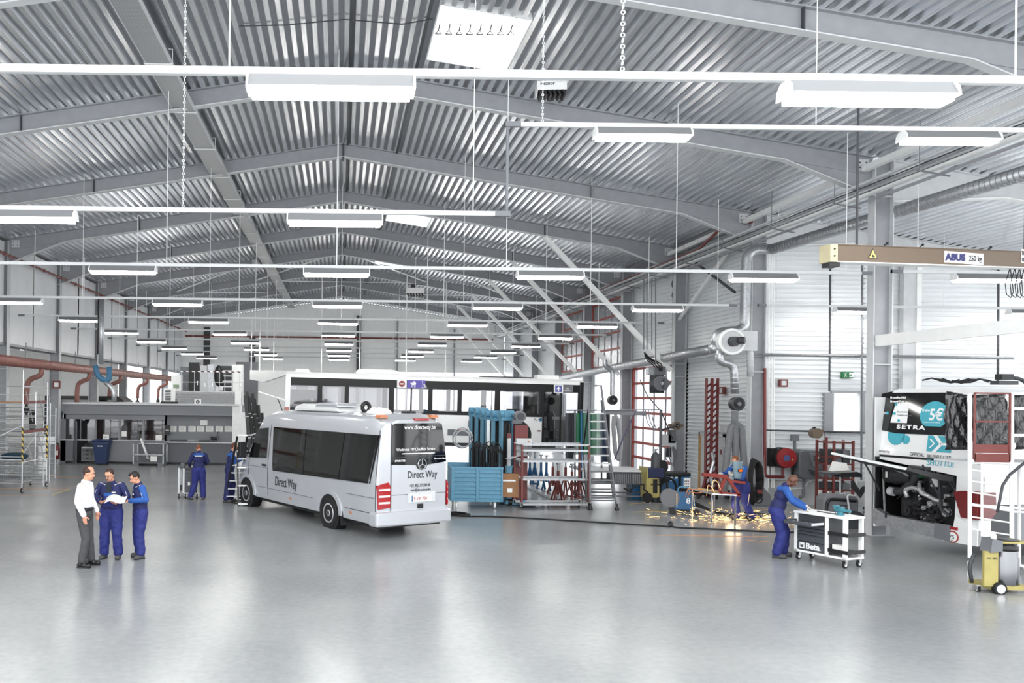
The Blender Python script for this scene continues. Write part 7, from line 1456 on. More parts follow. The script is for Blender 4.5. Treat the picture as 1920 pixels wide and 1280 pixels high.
# ---- small dark tool cart with the mechanic's back
sc2 = E('small_tool_cart', G(333, 934), .05, 'small dark tool cart with white posts lettered B, beside the back mechanic', 'tool cart'); k_ = sc2.location.y/1550; w_ = 36*k_; h = 58*k_
for x in (0, w_*.25, w_): 
    for y in (0, .45): bxo(sc2, x, x+.06, y, y+.05, .17, h, 'frame_post', 'flange')
bxo(sc2, w_*.25+.06, w_, .02, .45, .2, h-.03, 'cabinet', 'black'); bxo(sc2, -.02, w_+.08, 0, .5, h-.03, h, 'top_tray', 'dark'); bxo(sc2, 0, w_*.25, .02, .45, .24, .42, 'side_basket', 'black')
for k in range(6): bxo(sc2, w_*.25+.08, w_-.01, -.0, .02, .24+k*.11, .34+k*.11, 'drawer', dkt)
for p in ((.04, .04, 0), (w_*.4, .04, 0), (w_, .04, 0), (w_*.9, .45, 0)): castor(sc2, p, .07)
text('B', .14, M['white_ink'], sc2, (w_*.25+.16, -.006, .42), X1, Z2, bold=.003)
o = tag(MB().lathe([(.04, 0), (.04, .16), (.015, .2), (.015, .24)], n=10).build('spray_can', M['flange']), 'pale spray bottle standing in the side basket of the small cart', 'bottle'); o.matrix_local = sc2.matrix_basis @ Matrix.Translation((.08, .15, .26))
o = tag(MB().lathe([(.05, 0), (.07, .1), (.07, .12)], n=12).build('tin_can', M['midg']), 'grey can on top of the small cart', 'can'); o.matrix_local = sc2.matrix_basis @ Matrix.Translation((.12, .2, h+.001))
o = tag(MB().box(-.12, .12, -.08, .08, 0, .03).build('paper_sheet', M['paper']), 'white paper lying on top of the small cart', 'paper'); o.matrix_local = sc2.matrix_basis @ Matrix.Translation((w_*.75, .2, h+.001))
# ---- white work stair in front of the coach
Yt = 15.6
ws = E('work_stair', Vector((AT(1817, 1040, Yt).x, Yt, 0)), 0, 'white tubular work platform with oxide-red gate before the coach', 'work platform'); o0 = ws.location.copy()
def wq(px, py, dy=0): return AT(px, py, Yt+dy)-o0
def wbar(a, c, r=.022, m='whitep', nm='tube', d0=0, d1=0): return MB().cyl(wq(a[0], a[1], d0), wq(c[0], c[1], d1), r, n=8).build(nm, M[m], ws)
wbar((1818, 738), (1818, 1045), .032, nm='upright'); wbar((1897, 738), (1897, 1090), .035, nm='upright'); wbar((1841, 865), (1841, 1005), .02, nm='upright'); wbar((1911, 870), (1911, 1060), .03, nm='upright', d0=.6, d1=.6)
for py in (881, 902, 923, 946, 969, 992): wbar((1818, py-1), (1897, py+11), .015 if py != 946 else .028, nm='rung')
wbar((1818, 863), (1940, 872), .03, nm='cross_rail'); wbar((1818, 946), (1940, 955), .025, nm='cross_rail', d0=.3, d1=.3); wbar((1897, 959), (1940, 961), .02, nm='cross_rail')
for py in (738, 766, 816): wbar((1897, py), (1940, py), .028, nm='guard_rail')
wbar((1897, 1060), (1960, 1062), .025, nm='base_rail'); wbar((1897, 1040), (1940, 1085), .015, nm='brace')
gx0, gx1 = wq(1826, 800).x, wq(1892, 800).x; gz0, gz1 = wq(1850, 864).z, wq(1850, 737).z; gz2 = wq(1850, 833).z
for x in (gx0, gx1): bxo(ws, x-.015, x+.015, -.03, .0, gz0, gz1, 'gate_post', 'brick_red')
for z in (gz1, wq(1850, 790).z): bxo(ws, gx0, gx1, -.03, 0, z-.015, z+.015, 'gate_rail', 'brick_red')
bxo(ws, gx0, gx1, -.02, 0, gz2-.16, gz2, 'gate_panel', 'brick_red'); bxo(ws, gx0, gx1, -.03, -.01, gz0-.02, gz2-.17, 'toe_board', 'brick_red'); bxo(ws, gx0-.1, gx1+2, -.0, .9, gz0-.06, gz0-.02, 'deck', 'flange')
castor(ws, (wq(1897, 1080).x, 0, 0), .08); MB().cyl((wq(1818, 1045).x, 0, 0), (wq(1818, 1045).x, 0, .3), .032, n=8).build('upright', M['whitep'], ws)
# ---- black plastic sheets
blk = mat('black_film', (40, 40, 42), .18, 0, .3, 7, bump=1.0, coat=.5)
def film(c4, label, dy=0, Y=17.2, n=14):
    rows = []; rq = random.Random(2)
    for i in range(n+1):
        a = AT(c4[0][0]+(c4[3][0]-c4[0][0])*i/n, c4[0][1]+(c4[3][1]-c4[0][1])*i/n, Y); c = AT(c4[1][0]+(c4[2][0]-c4[1][0])*i/n, c4[1][1]+(c4[2][1]-c4[1][1])*i/n, Y)
        rows.append([a.lerp(c, j/n)+Vector((0, .05*math.sin(j*1.9+i*.35)+.03*math.sin(i*1.3+j)+rq.uniform(-.004, .004), 0)) for j in range(n+1)])
    mb = MB(); mb.sheet(rows); o = mb.build('plastic_sheet', blk, smooth=True); s_ = o.modifiers.new('thick', 'SOLIDIFY'); s_.thickness = .004; return tag(o, label, 'plastic sheet')
film(((1776, 733), (1816, 741), (1816, 843), (1770, 843)), 'crumpled black plastic sheet taped over the coach corner', Y=16.9)
film(((1822, 740), (1890, 738), (1890, 834), (1822, 845)), 'crumpled black plastic sheet behind the red gate', Y=16.5)
film(((1900, 738), (1960, 738), (1960, 840), (1900, 843)), 'black plastic sheet at the right edge behind the platform rails', Y=16.5)
# ---- clutter on the coach roof
rq = random.Random(9); ry = 17.9
o = E('roof_cables', AT(1790, 716, ry), 0, 'black cables and strips lying on the coach roof', 'cables')
for k in range(5): MB().tube([Vector((-.7+.25*k+q*.2, .05*k, .03+.05*math.sin(q*1.7+k))) for q in range(5)], .018, 5).build('cable', M['black'], o)
o = E('roof_pump', AT(1883, 712, 17.2), 0, 'black pump with thick hose standing on the coach roof', 'pump'); bxo(o, -.12, .12, -.1, .1, 0, .12, 'body', 'black'); bxo(o, -.2, .2, -.12, .12, -.1, -.02, 'base', 'dark'); MB().tube(bend([(.1, 0, .05), (.35, 0, .03), (.48, -.1, -.15), (.45, -.4, -.9), (.35, -.5, -1.5), (.2, -.5, -2.3)], .2), .04, 8).build('hose', M['dark'], o, smooth=True)
tag(MB().tube([AT(1870, 960, 15.2), AT(1880, 910, 15.3), AT(1893, 890, 15.4), AT(1920, 868, 15.3), AT(1950, 850, 15.3)], .025, 8).build('black_pipe', M['dark'], smooth=True), 'dark hose slanting behind the work platform', 'hose')
# ---- yellow and steel vacuum cart
vc = E('oil_cart', G(1862, 1106), 0, 'yellow oil cart with polished steel drum at the lower right', 'cart'); k_ = vc.location.y/1550; zf_ = lambda py: (1106-py)*k_
o0 = vc.location.copy(); vx = lambda px: (px-1862)*k_
bxo(vc, vx(1840), vx(1910), -.25, .3, zf_(1100), zf_(1092), 'chassis', 'yellow'); bxo(vc, vx(1822), vx(1848), -.28, -.22, zf_(1093), zf_(1028), 'front_panel', 'yellow', .01)
MB().lathe([(26*k_, zf_(1096)), (27*k_, zf_(1092)), (27*k_, zf_(1042)), (25.5*k_, zf_(1040)), (25.5*k_, zf_(1030)), (24*k_, zf_(1028))], O=(vx(1877), 0, 0), n=36).build('steel_drum', mat('brushed_steel', (120, 121, 124), .28, 1.0, .1, 3, (1, 1, .1)), vc, smooth=True); MB().lathe([(25*k_, zf_(1031)), (26*k_, zf_(1022)), (20*k_, zf_(1018)), (20*k_, zf_(1012)), (27*k_, zf_(1010))], O=(vx(1877), 0, 0), n=30).build('drum_lid', M['black'], vc, smooth=True)
bxo(vc, vx(1856), vx(1912), -.25, .2, zf_(1014), zf_(1011), 'top_tray', 'yellow'); MB().prism([(vx(1830), zf_(1030)), (vx(1852), zf_(1028)), (vx(1852), zf_(1008)), (vx(1833), zf_(1004))], (0, -.32, 0), X1, Z2, (0, .25, 0)).build('grey_box', M['midg'], vc); MB().lathe([(4.5*k_, 0), (4.5*k_, 9*k_), (3*k_, 12*k_)], O=(vx(1853), -.1, zf_(1010)), n=14).build('white_cup', M['whitep'], vc)
MB().cyl((vx(1848), -.34, 10*k_), (vx(1848), -.26, 10*k_), 11.5*k_, n=24).build('wheel', M['rubber'], vc); MB().cyl((vx(1848), -.345, 10*k_), (vx(1848), -.33, 10*k_), 8*k_, n=20).build('wheel_hub', M['whitep'], vc); castor(vc, (vx(1821), -.15, 0), .05); MB().cyl((vx(1918), -.34, 10*k_), (vx(1918), -.26, 10*k_), 10*k_, n=24).build('wheel', M['rubber'], vc)
text('101 002', .06, M['ink'], vc, (vx(1825), -.283, zf_(1043)), X1, Z2)
MB().tube(bend([(vx(1818), -.1, zf_(1035)), (vx(1808), -.1, zf_(1060)), (vx(1814), -.1, zf_(1090))], .1), .03, 8).build('suction_hose', M['dark'], vc, smooth=True)
# ================================================================ PEOPLE
def cap(mb, p0, r0, p1, r1, n=12, sx=1.0):
    """closed tapered capsule"""
    p0 = Vector(p0); p1 = Vector(p1); d = (p1-p0); L = d.length
    if L < 1e-5: d = Vector((0, 0, 1)); L = 1e-5
    d.normalize(); prof = [(0, -r0)]+[(r0*math.cos(t), r0*math.sin(t)) for t in (-1.1, -.7, -.3)]+[(r0, 0), (r1, L)]+[(r1*math.cos(t), L+r1*math.sin(t)) for t in (.3, .7, 1.1)]+[(0, L+r1)]
    prof[0] = (0.0005, -r0); prof[-1] = (.0005, L+r1)
    mb.lathe(prof, O=p0, D=d, n=n)
def chain(mb, pts, n=12):
    for (a, ra), (b_, rb) in zip(pts[:-1], pts[1:]): cap(mb, a, ra, b_, rb, n)
def ell(mb, c, rx, ry, rz, R=None, n=18, m=12):
    t = MB().ball((0, 0, 0), rx, ry, rz, n, m); R = R or Matrix.Identity(3); c = Vector(c)
    mb.add([c+R @ Vector(v) for v in t.v], t.f)
def fuse(mb, name, m, parent, vox=.012, smooth=3, wr=0.0, wscale=9.0):
    me = mb.mesh(name+'_raw'); o = bpy.data.objects.new(name, me); C.objects.link(o)
    r = o.modifiers.new('r', 'REMESH'); r.mode = 'VOXEL'; r.voxel_size = vox; r.use_smooth_shade = True
    s_ = o.modifiers.new('s', 'SMOOTH'); s_.iterations = smooth; s_.factor = .5
    if wr:
        tx = bpy.data.textures.new('fold', 'CLOUDS'); tx.noise_scale = 1/wscale; tx.noise_depth = 2
        d = o.modifiers.new('d', 'DISPLACE'); d.texture = tx; d.strength = wr; d.mid_level = .5; d.texture_coords = 'LOCAL'
    dg = bpy.context.evaluated_depsgraph_get(); ev = o.evaluated_get(dg); me2 = bpy.data.meshes.new_from_object(ev); o.modifiers.clear(); o.data = me2
    me2.name = name; me2.materials.clear(); me2.materials.append(m); me2.polygons.foreach_set('use_smooth', [True]*len(me2.polygons)); bpy.data.meshes.remove(me)
    o.parent = parent; return o
def hand(mb, w, d, pn, side, curl=.5, s=1.0):
    """w wrist, d finger direction, pn palm normal (towards the palm side), side: vector to thumb"""
    w = Vector(w); d = Vector(d).normalized(); pn = Vector(pn); pn = (pn-d*pn.dot(d)).normalized(); t = d.cross(pn).normalized()
    if t.dot(Vector(side)) < 0: t = -t
    cap(mb, w, .026*s, w+d*.03*s, .03*s)
    for k, o_ in enumerate((.028, .01, -.01, -.027)):
        b0 = w+d*.075*s+t*o_*s; cap(mb, w+d*.02*s+t*o_*.6*s, .016*s, b0, .0125*s, 8)
        l = (.040, .045, .042, .034)[k]*s; d1 = (d+pn*curl).normalized(); d2 = (d+pn*curl*2.2).normalized(); p1 = b0+d1*l; p2 = p1+d2*l*.85
        cap(mb, b0, .0095*s, p1, .009*s, 8); cap(mb, p1, .009*s, p2, .0075*s, 8)
    b0 = w+d*.025*s+t*.03*s; d1 = (d*.6+t*.75+pn*.35).normalized(); p1 = b0+d1*.042*s; p2 = p1+(d*.9+t*.25+pn*.45).normalized()*.032*s; cap(mb, b0, .014*s, p1, .0105*s, 8); cap(mb, p1, .0105*s, p2, .009*s, 8)
SKIN = mat('skin', (206, 150, 122), .5, 0, .06, 14); SKIND = mat('skin_dark', (96, 58, 42), .4, 0, .08, 14)
NAVY = mat('navy_workwear', (34, 42, 112), .75, 0, .12, 10, bump=.3); NAVY2 = mat('dark_navy_workwear', (28, 34, 84), .75, 0, .12, 10, bump=.3); ROYAL = mat('royal_blue_panel', (36, 84, 158), .75, 0, .1, 10, bump=.3)
SHIRT = mat('white_shirt', (238, 240, 243), .7, 0, .03, 8, bump=.2); TROU = mat('charcoal_trousers', (66, 67, 70), .7, 0, .1, 12, bump=.2); SHOE = mat('safety_shoe', (74, 74, 76), .6, 0, .12, 12); BSHOE = mat('black_leather', (18, 18, 19), .3, 0, .1, 9); GLOVE = mat('work_glove', (206, 202, 190), .8, 0, .1, 12)
EYEW = mat('eye_white', (176, 168, 162), .6); EYED = mat('eye_dark', (30, 22, 18), .2); LIP = mat('lip', (160, 92, 82), .5)
def person(loc, rz, hgt, label, o_):
    """o_: pose and outfit. Local frame: +Y forward, +X the person's right."""
    k = hgt/1.8; P = E('person', loc, rz, label, 'person'); P.scale = (k, k, k)
    lean = o_.get('lean', 0.05); hipz = o_.get('hipz', .94); hx = .095; pel = Vector((0, o_.get('py', 0), hipz)); st = o_.get('stout', 1.0)
    up = Vector((0, math.sin(lean), math.cos(lean))); fw = Vector((0, math.cos(lean), -math.sin(lean)))
    R_ = Matrix.Rotation(o_.get('twist', 0), 3, 'Z'); up = R_ @ up; fw = R_ @ fw; rt = R_ @ Vector((1, 0, 0))
    T = lambda x, y, z: pel+rt*x+fw*y+up*z
    chest = T(0, 0, .36); neck = T(0, .0, .55); shR, shL = T(.185*min(st, 1.08), 0, .50), T(-.185*min(st, 1.08), 0, .50)
    hp_ = o_.get('head_pitch', .2); hy = o_.get('head_yaw', 0); HR = Matrix.Rotation(o_.get('twist', 0)+hy, 3, 'Z') @ Matrix.Rotation(-hp_, 3, 'X')
    hc = neck+up*.06+HR @ Vector((0, .045, .105))
    legs = o_['legs']; arms = o_['arms']; sk = o_.get('skin', SKIN)
    # --- one continuous body
    b = MB(); ell(b, hc+HR @ Vector((0, -.012, .02)), .077, .095, .1, HR); ell(b, hc+HR @ Vector((0, .03, -.045)), .06, .062, .072, HR); cap(b, hc+HR @ Vector((0, .05, -.085)), .026, hc+HR @ Vector((0, .058, -.09)), .026)
    cap(b, hc+HR @ Vector((0, .085, .005)), .010, hc+HR @ Vector((0, .104, -.024)), .0145, 8)       # nose
    ell(b, hc+HR @ Vector((0, .078, .03)), .05, .016, .012, HR)                                      # brow
    for s in (-1, 1): ell(b, hc+HR @ Vector((s*.077, -.005, -.012)), .010, .019, .031, HR)
    cap(b, hc+HR @ Vector((-.018, .082, -.052)), .009, hc+HR @ Vector((.018, .082, -.052)), .009, 8)
    cap(b, neck-up*.04, .056, hc-HR @ Vector((0, .02, .04)), .052)
    chain(b, [(T(0, -.01, .02), .085), (T(0, -.01, .15), .085), (chest-fw*.01, .095), (T(0, -.01, .46), .075)]); cap(b, shL, .045, shR, .045)
    for s, (kn, an, toe) in zip((1, -1), legs):
        h_ = pel+rt*s*hx; chain(b, [(h_, .065), (Vector(kn), .045), (Vector(an)+Z2*.02, .03)]); cap(b, Vector((an[0], an[1], .06)), .024, Vector((an[0]*.4+toe[0]*.6, an[1]*.4+toe[1]*.6, .045)), .018)
    for sh_, (el, wr, fd, pn) in zip((shR, shL), arms): chain(b, [(sh_, .048), (Vector(el), .036), (Vector(wr), .026)])
    for sh_, (el, wr, fd, pn), s in zip((shR, shL), arms, (1, -1)): hand(b, wr, fd, pn, o_.get('thumb', (0, .3, 1)), o_.get('curl', .5))
    fuse(b, 'body', sk, P, .0085, 2)
    # --- face
    for s in (-1, 1):
        e = hc+HR @ Vector((s*.031, .0775, .008)); MB().ball(e, .0095).build('eye', EYEW, P, smooth=True); MB().ball(e+HR @ Vector((0, .0075, 0)), .006).build('iris', EYED, P, smooth=True)
        MB().bar(hc+HR @ Vector((s*.015, .094, .03)), hc+HR @ Vector((s*.05, .084, .032)), .008, .006).build('eyebrow', o_.get('hair', EYED), P)
    MB().bar(hc+HR @ Vector((-.024, .092, -.053)), hc+HR @ Vector((.024, .092, -.053)), .006, .007).build('mouth', LIP, P)
    if o_.get('hair'):
        h = MB(); top = o_.get('hairline', .035); ell(h, hc+HR @ Vector((0, -.02, .03)), .084, .1, .1, HR, 20, 14)
        keep = [i for i, v in enumerate(h.v) if True]; loc_ = [HR.transposed() @ (Vector(v)-hc) for v in h.v]
        def ok(p):
            if p.y > .045: return p.z > .075+top*0
            if o_.get('bald_top') and p.y > -.02 and abs(p.x) < .055: return p.z < .02
            return p.z > (-.06 if p.y < -.02 else (-.005 if p.y < .02 else .03))
        f = [q for q in h.f if all(ok(loc_[i]) for i in q)]; hh = MB(); hh.v = h.v; hh.f = f; ho = hh.build('hair', o_['hair'], P, smooth=True); sd = ho.modifiers.new('t', 'SOLIDIFY'); sd.thickness = .012
        if o_.get('tuft'): t_ = MB(); ell(t_, hc+HR @ Vector((0, .02, .1)), .06, .07, .03, HR); t_.build('hair', o_['hair'], P, smooth=True)
    if o_.get('glasses'):
        g = MB()
        for s in (-1, 1): g.torus(hc+HR @ Vector((s*.032, .102, .006)), HR @ Vector((0, 1, 0)), .02, .0025, 14, 5); g.tube([hc+HR @ Vector((s*.052, .1, .01)), hc+HR @ Vector((s*.08, .0, .005))], .0025, 5)
        g.build('glasses', M['dark'], P)
    if o_.get('moustache'): MB().bar(hc+HR @ Vector((-.03, .1, -.038)), hc+HR @ Vector((.03, .1, -.038)), .014, .012).build('moustache', o_['hair'], P)
    # --- trousers
    tr = o_['trousers']; bg = o_.get('baggy', 1.0); m_ = MB()
    for s, (kn, an, toe) in zip((1, -1), legs):
        h_ = pel+rt*s*hx; kn = Vector(kn); an = Vector(an); chain(m_, [(h_+Z2*-.02, .108*bg), (h_.lerp(kn, .5), .096*bg), (kn, .078*bg), (kn.lerp(an, .6), .076*bg), (an+Z2*.04, .074*bg)], 14)
    ell(m_, pel+Z2*.0-fw*.01, .172*st, .14*st, .15); ell(m_, pel-Z2*.07, .15*st, .115*st, .1); ell(m_, pel+up*.11, .155*st, .11*st, .08)
    fuse(m_, 'trousers', tr, P, .012, 2, .036 if bg > 1 else .016, 9)
    if o_.get('belt'): MB().tube([T(.178*math.cos(q*math.pi/14), .14*math.sin(q*math.pi/14), .075) for q in range(29)], .017, 6).build('belt', BSHOE, P)
    # --- top
    tp = o_['top']; j = MB(); w_ = o_.get('top_w', 1.1)*st; low = o_.get('top_low', -.02)
    Rm = Matrix((rt, fw, up)).transposed()
    ell(j, T(0, 0, .12 if not o_.get('belt') else .2), .17*w_, .13*w_, .2 if not o_.get('belt') else .13, Rm); ell(j, T(0, .005, .33), .178*w_, .13*w_, .17, Rm); ell(j, T(0, -.01, .44), .17*w_, .105*w_, .09, Rm); ell(j, T(0, 0, low+.09 if not o_.get('belt') else .14), .172*w_, .13*w_, .1 if not o_.get('belt') else .07, Rm); cap(j, shL-up*.02-rt*-.02, .066, shR-up*.02-rt*.02, .066); cap(j, T(0, -.01, .5), .075, T(0, 0, .555), .062)
    fuse(j, o_.get('top_name', 'jacket'), tp, P, .012, 2, .024, 10)
    for nm, sh_, (el, wr, fd, pn) in zip(('sleeve', 'sleeve'), (shR, shL), arms):
        a = MB(); el = Vector(el); wr = Vector(wr); d = (wr-el).normalized(); q_ = w_**.4; chain(a, [(sh_-up*.02, .07*q_), (sh_.lerp(el, .5), .066*q_), (el, .06*q_)], 14); chain(a, [(el, .06*q_), (el.lerp(wr, .6), .055*q_), (wr-d*.02, .047*q_)], 14); fuse(a, nm, o_.get('sleeve', tp), P, .012, 3, .014, 13)
    if o_.get('piping'):
        for s, sh_, (el, wr, fd, pn) in zip((1, -1), (shR, shL), arms):
            el = Vector(el); MB().tube([T(s*.09, .10, .50), sh_+fw*.05+up*.045, sh_.lerp(el, .5)+fw*.062+rt*s*.03, el+fw*.055+rt*s*.02, el.lerp(Vector(wr), .5)+fw*.04+Z2*.035], .006, 5).build('piping', M['flange'], P)
    if o_.get('shoulder_panel'):
        y = MB(); ell(y, T(0, -.025, .45), .168*w_, .1*w_, .085, Rm); y.build('shoulder_panel', ROYAL, P, smooth=True)
    if o_.get('bib'): MB().prism([(-.1, 0), (.1, 0), (.09, .2), (-.09, .2)], T(0, .165*st, .10), rt, up, fw*.01).build('bib', NAVY, P); MB().prism([(-.085, .2), (.085, .2), (.085, .26), (-.085, .26)], T(0, .165*st, .10), rt, up, fw*.012).build('bib_band', ROYAL, P); MB().prism([(-.06, .0), (.06, 0), (.05, .2), (0, .24), (-.05, .2)], T(0, .15*st, .33), rt, up, fw*.01).build('undershirt', mat('black_knit', (28, 36, 46), .8), P)
    if o_.get('badge'): MB().prism([(-.035, 0), (.035, 0), (.035, .02), (-.035, .02)], T(-.1, .16*st, .36), rt, up, fw*.006).build('name_tag', M['white_ink'], P)
    if o_.get('backprint'): MB().prism([(-.12, 0), (.12, 0), (.12, .03), (-.12, .03)], T(0, -.16, .40), rt, up, -fw*.008).build('back_print', M['white_ink'], P)
    if o_.get('pocket'):
        s, = (1,) ; kn, an, toe = legs[0]; pp = (pel+rt*hx).lerp(Vector(kn), .55); MB().prism([(-.05, -.05), (.05, -.05), (.05, .03), (-.05, .03)], pp+rt*.09, fw, Z2, rt*.02).build('thigh_pocket', ROYAL, P)
    # collar
    MB().lathe([(.07, -.02), (.075, .0), (.066, .045), (.06, .045), (.066, .0)], O=T(0, 0, .535), D=(up*1+fw*.15), n=18).build('collar', o_.get('collar', tp), P, smooth=True)
    # shoes
    for (kn, an, toe) in legs:
        an = Vector(an); toe = Vector(toe); d = (toe-an); d.z = 0; d.normalize(); f_ = Vector((an.x, an.y, 0)); q = MB(); ell(q, f_+d*.12+Z2*.045, .052, .052, .042); cap(q, f_-d*.05+Z2*.048, .046, f_+d*.13+Z2*.046, .044); cap(q, f_-d*.03+Z2*.06, .048, f_+d*.02+Z2*.1, .052)
        so_ = fuse(q, 'shoe', o_.get('shoe', SHOE), P, .01, 2)
        MB().bar(f_-d*.09+Z2*.01, f_+d*.165+Z2*.01, .085, .02, (0, 0, 1)).build('sole', M['black'], P, bevel=.01)
    if o_.get('gloves'):
        for sh_, (el, wr, fd, pn) in zip((shR, shL), arms):
            g = MB(); wr = Vector(wr); d = (wr-Vector(el)).normalized(); cap(g, wr-d*.04, .038, wr, .034); hand(g, wr, fd, pn, o_.get('thumb', (0, .3, 1)), o_.get('curl', .5), 1.12); fuse(g, 'glove', GLOVE, P, .008, 1)
    P['_k'] = k
    return P, T, hc, HR
H_BROWN = mat('hair_dark_brown', (52, 34, 28), .6, 0, .25, 40); H_BLACK = mat('hair_black', (30, 24, 22), .6, 0, .25, 40); H_GING = mat('hair_auburn', (122, 72, 40), .6, 0, .25, 40); H_RED = mat('hair_reddish', (96, 50, 30), .6, 0, .25, 40)
legs_std = lambda w=.11, t=.1, y=0: [((w, .02+y, .5), (w+.02, -.02+y, .09), (w+.04, t+y, .04)), ((-w, .03+y, .5), (-w-.02, -.02+y, .09), (-w-.04, t+y, .04))]
# 1 white shirt, facing right
person(G(158, 1062), -math.pi/2-.1, 1.93, 'man in white shirt and charcoal trousers listening at the left of the trio', dict(hair=H_BROWN, bald_top=True, lean=.0, head_pitch=.25,
  legs=[((.09, .06, .5), (.1, .0, .09), (.12, .14, .04)), ((-.1, .04, .5), (-.14, .06, .09), (-.16, .2, .04))],
  arms=[((.27, -.02, 1.17), (.27, .1, .93), (0.0, .15, -1), (-1, 0, 0)), ((-.26, .0, 1.17), (-.24, .12, .94), (0, .15, -1), (1, 0, 0))], trousers=TROU, top=SHIRT, sleeve=SHIRT, top_name='shirt', top_w=.98, shoe=BSHOE, belt=True, thumb=(0, 1, 0), curl=.25, baggy=1.0))
# 2 middle, facing camera, holding papers
p2, T2, _, _ = person(G(208, 1047), math.pi-.05, 1.84, 'stout bespectacled mechanic in open blue jacket and dungarees holding papers', dict(hair=H_BROWN, stout=1.13, lean=.03, head_pitch=.4, head_yaw=-.25, glasses=True, moustache=True, bib=True, badge=True, piping=True, shoulder_panel=True,
  legs=legs_std(.12, .12), arms=[((.31, -.0, 1.2), (.12, .3, 1.13), (-.8, .5, 0), (0, -.2, 1)), ((-.31, -.0, 1.2), (-.2, .3, 1.12), (.55, .7, 0), (0, -.2, 1))], trousers=NAVY, top=NAVY2, sleeve=NAVY2, baggy=1.26, pocket=True, thumb=(0, 0, 1), curl=.5))
# 3 young man facing left
person(G(262, 1045), math.pi/2+.55, 1.78, 'young dark-haired mechanic in blue overalls standing right of the papers', dict(hair=H_BLACK, tuft=True, lean=.06, head_pitch=.5, piping=True, badge=True,
  legs=[((.09, .03, .5), (.1, -.02, .09), (.12, .12, .04)), ((-.1, .04, .5), (-.14, .02, .09), (-.2, .15, .04))],
  arms=[((.26, -.05, 1.17), (.22, .02, .92), (0, .1, -1), (-1, 0, 0)), ((-.27, -.02, 1.19), (-.12, .27, 1.17), (.35, .9, .05), (0, -.1, -1))], trousers=NAVY, top=NAVY2, sleeve=ROYAL, baggy=1.2, pocket=True, thumb=(0, 1, .2), curl=.4))
# 4 back worker at small cart
person(G(372, 936), .12, 1.78, 'auburn-haired mechanic seen from behind bending over the small tool cart', dict(hair=H_GING, lean=.18, head_pitch=.7, head_yaw=.2, backprint=True, shoulder_panel=True,
  legs=[((.13, .05, .5), (.15, -.02, .09), (.18, .12, .04)), ((-.12, .0, .5), (-.24, -.05, .09), (-.34, .05, .04))],
  arms=[((.27, .1, 1.2), (.12, .3, 1.05), (-.5, .8, -.2), (0, 0, -1)), ((-.29, .08, 1.18), (-.3, .3, 1.03), (.1, .9, -.2), (0, 0, -1))], trousers=NAVY, top=NAVY2, sleeve=NAVY2, baggy=1.2, thumb=(0, 0, 1)))
# 5 behind the ladder
person(G(430, 941), -math.pi/2+.15, 1.86, 'reddish-haired mechanic in blue overalls behind the step ladder at the minibus', dict(hair=H_RED, lean=.12, head_pitch=.25, shoulder_panel=True,
  legs=[((.1, -.05, .5), (.1, -.1, .09), (.12, .05, .04)), ((-.1, .1, .5), (-.13, .05, .09), (-.15, .2, .04))],
  arms=[((.26, .14, 1.2), (.2, .36, 1.3), (-.1, .9, .3), (0, 0, -1)), ((-.26, .14, 1.22), (-.18, .38, 1.33), (.1, .9, .3), (0, 0, -1))], trousers=NAVY2, top=NAVY2, sleeve=ROYAL, baggy=1.15, thumb=(0, 0, 1)))
# 6 welder
p6, T6, h6, R6 = person(G(1387, 975), math.pi/2+.5, 1.86, 'welder in blue overalls leaning over the table behind a shield', dict(hair=H_GING, lean=.3, py=-.06, head_pitch=.5, piping=True, gloves=True,
  legs=[((.1, .06, .5), (.12, -.06, .09), (.14, .08, .04)), ((-.12, -.06, .49), (-.2, -.22, .09), (-.24, -.08, .04))],
  arms=[((.27, .22, 1.2), (.2, .5, 1.25), (-.2, 1, -.1), (0, 0, -1)), ((-.24, .25, 1.16), (-.08, .42, 1.2), (.3, .7, .5), (0, -1, 0))], trousers=NAVY, top=NAVY2, sleeve=ROYAL, baggy=1.26, thumb=(0, 0, 1), curl=.9))
ms = E('welding_shield', AT(1384, 880, 21.75), .35, 'grey hand-held welding shield with an orange-lit window', 'welding shield'); rows = []
for i in range(9):
    t = i/8; z = .22-.46*t; hw = .17-.05*t-.02*(abs(t-.3)); rows.append([Vector((math.sin(a)*hw, -math.cos(a)*.12+.06, z)) for a in [-1.35+2.7*j/10 for j in range(11)]])
mk = MB(); mk.sheet(rows); mo = mk.build('shield_shell', mat('shield_grey', (120, 142, 152), .35, 0, .05, 6), ms, smooth=True); sd = mo.modifiers.new('t', 'SOLIDIFY'); sd.thickness = .006
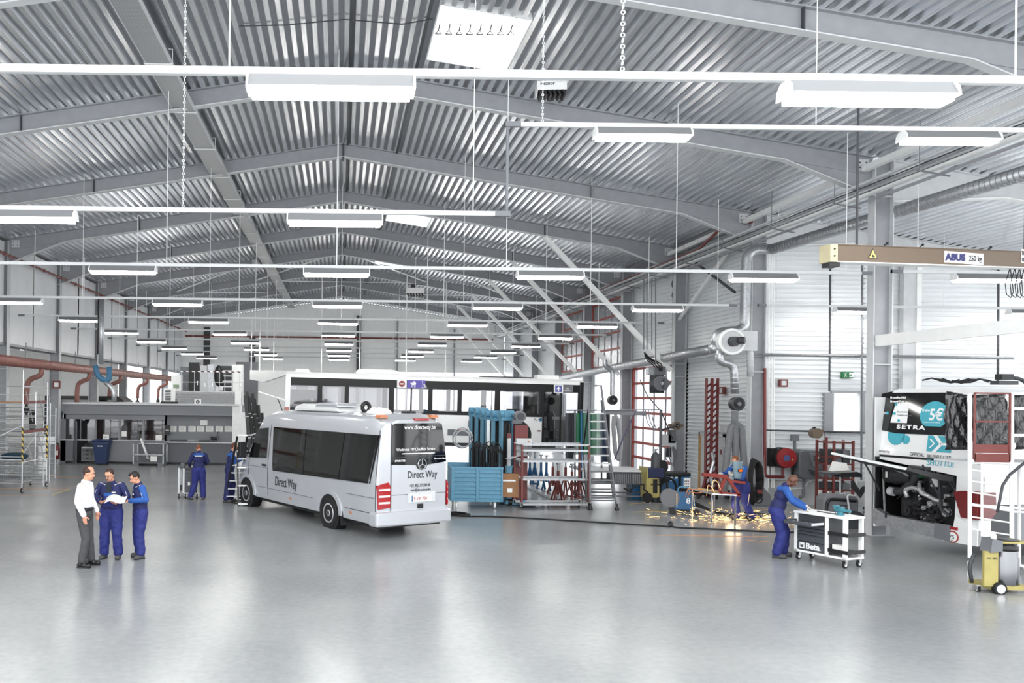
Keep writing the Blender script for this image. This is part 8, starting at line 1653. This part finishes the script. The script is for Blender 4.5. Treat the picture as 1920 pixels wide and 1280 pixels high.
wn_ = MB(); wn_.prism([(math.cos(t)*.085, math.sin(t)*.05) for t in [2*math.pi*q/20 for q in range(20)]], (0, -.072, -.02), X1, Z2, (0, -.01, 0)); wn_.build('window_frame', M['black'], ms); wn_ = MB(); wn_.prism([(math.cos(t)*.065, math.sin(t)*.035) for t in [2*math.pi*q/20 for q in range(20)]], (0, -.083, -.02), X1, Z2, (0, -.003, 0)); wn_.build('window_lens', mat('orange_lit_lens', (190, 84, 30), .2, 0, .4, 30, emit=.6), ms)  # weld light on the lens is put in as orange colour and emission
MB().cyl((0, .08, -.1), (0, .16, -.16), .018, n=10).build('handle', M['black'], ms)
# 7 bald mechanic at trolley
person(G(1461, 1044), -math.pi/2-.42, 1.86, 'bald dark-skinned mechanic with gloves at the open drawer of the tool trolley', dict(skin=SKIND, lean=.3, py=-.06, head_pitch=.75, piping=True, badge=True, gloves=True, shoulder_panel=True,
  legs=[((.12, .03, .5), (.14, -.05, .09), (.16, .08, .04)), ((-.12, .1, .5), (-.17, .08, .09), (-.2, .24, .04))],
  arms=[((.27, .2, 1.18), (.16, .44, 1.03), (-.2, .9, -.5), (-.2, 0, -1)), ((-.27, .2, 1.2), (-.16, .46, 1.06), (.1, .9, -.4), (0, 0, -1))], trousers=NAVY, top=NAVY2, sleeve=ROYAL, baggy=1.28, pocket=True, thumb=(0, 0, 1), curl=.5))
# papers held by the middle man
pb = G(208, 1047); kk = 1.84/1.8
for k in range(3):
    mb = MB(); rows = []
    c = Vector((pb.x+(.10+.05*k), pb.y-.40-.01*k, 1.15+.012*k))
    for i in range(6): rows.append([c+Vector((.15-.26*(1-j/6)+.03*k, -.1+.2*i/5-.03*k, .04*math.sin(j*.6+k)+.10*i/5+.05*(j/6))) for j in range(7)])
    mb.sheet(rows); o = mb.build('paper_sheet', M['paper'], smooth=True); sd = o.modifiers.new('t', 'SOLIDIFY'); sd.thickness = .002; tag(o, 'white paper held by the middle mechanic, %s sheet' % ['lowest', 'middle', 'top'][k], 'paper', 'papers in his hands')
# ---------------------------------------------------------------- lettering becomes real mesh
dg = bpy.context.evaluated_depsgraph_get()
for o in [q for q in bpy.data.objects if q.type == 'FONT']:
    me = bpy.data.meshes.new_from_object(o.evaluated_get(dg)); n = o.name; m = bpy.data.objects.new('lettering_tmp', me); C.objects.link(m)
    m.parent = o.parent; m.matrix_local = o.matrix_local.copy(); cu = o.data; bpy.data.objects.remove(o); m.name = n
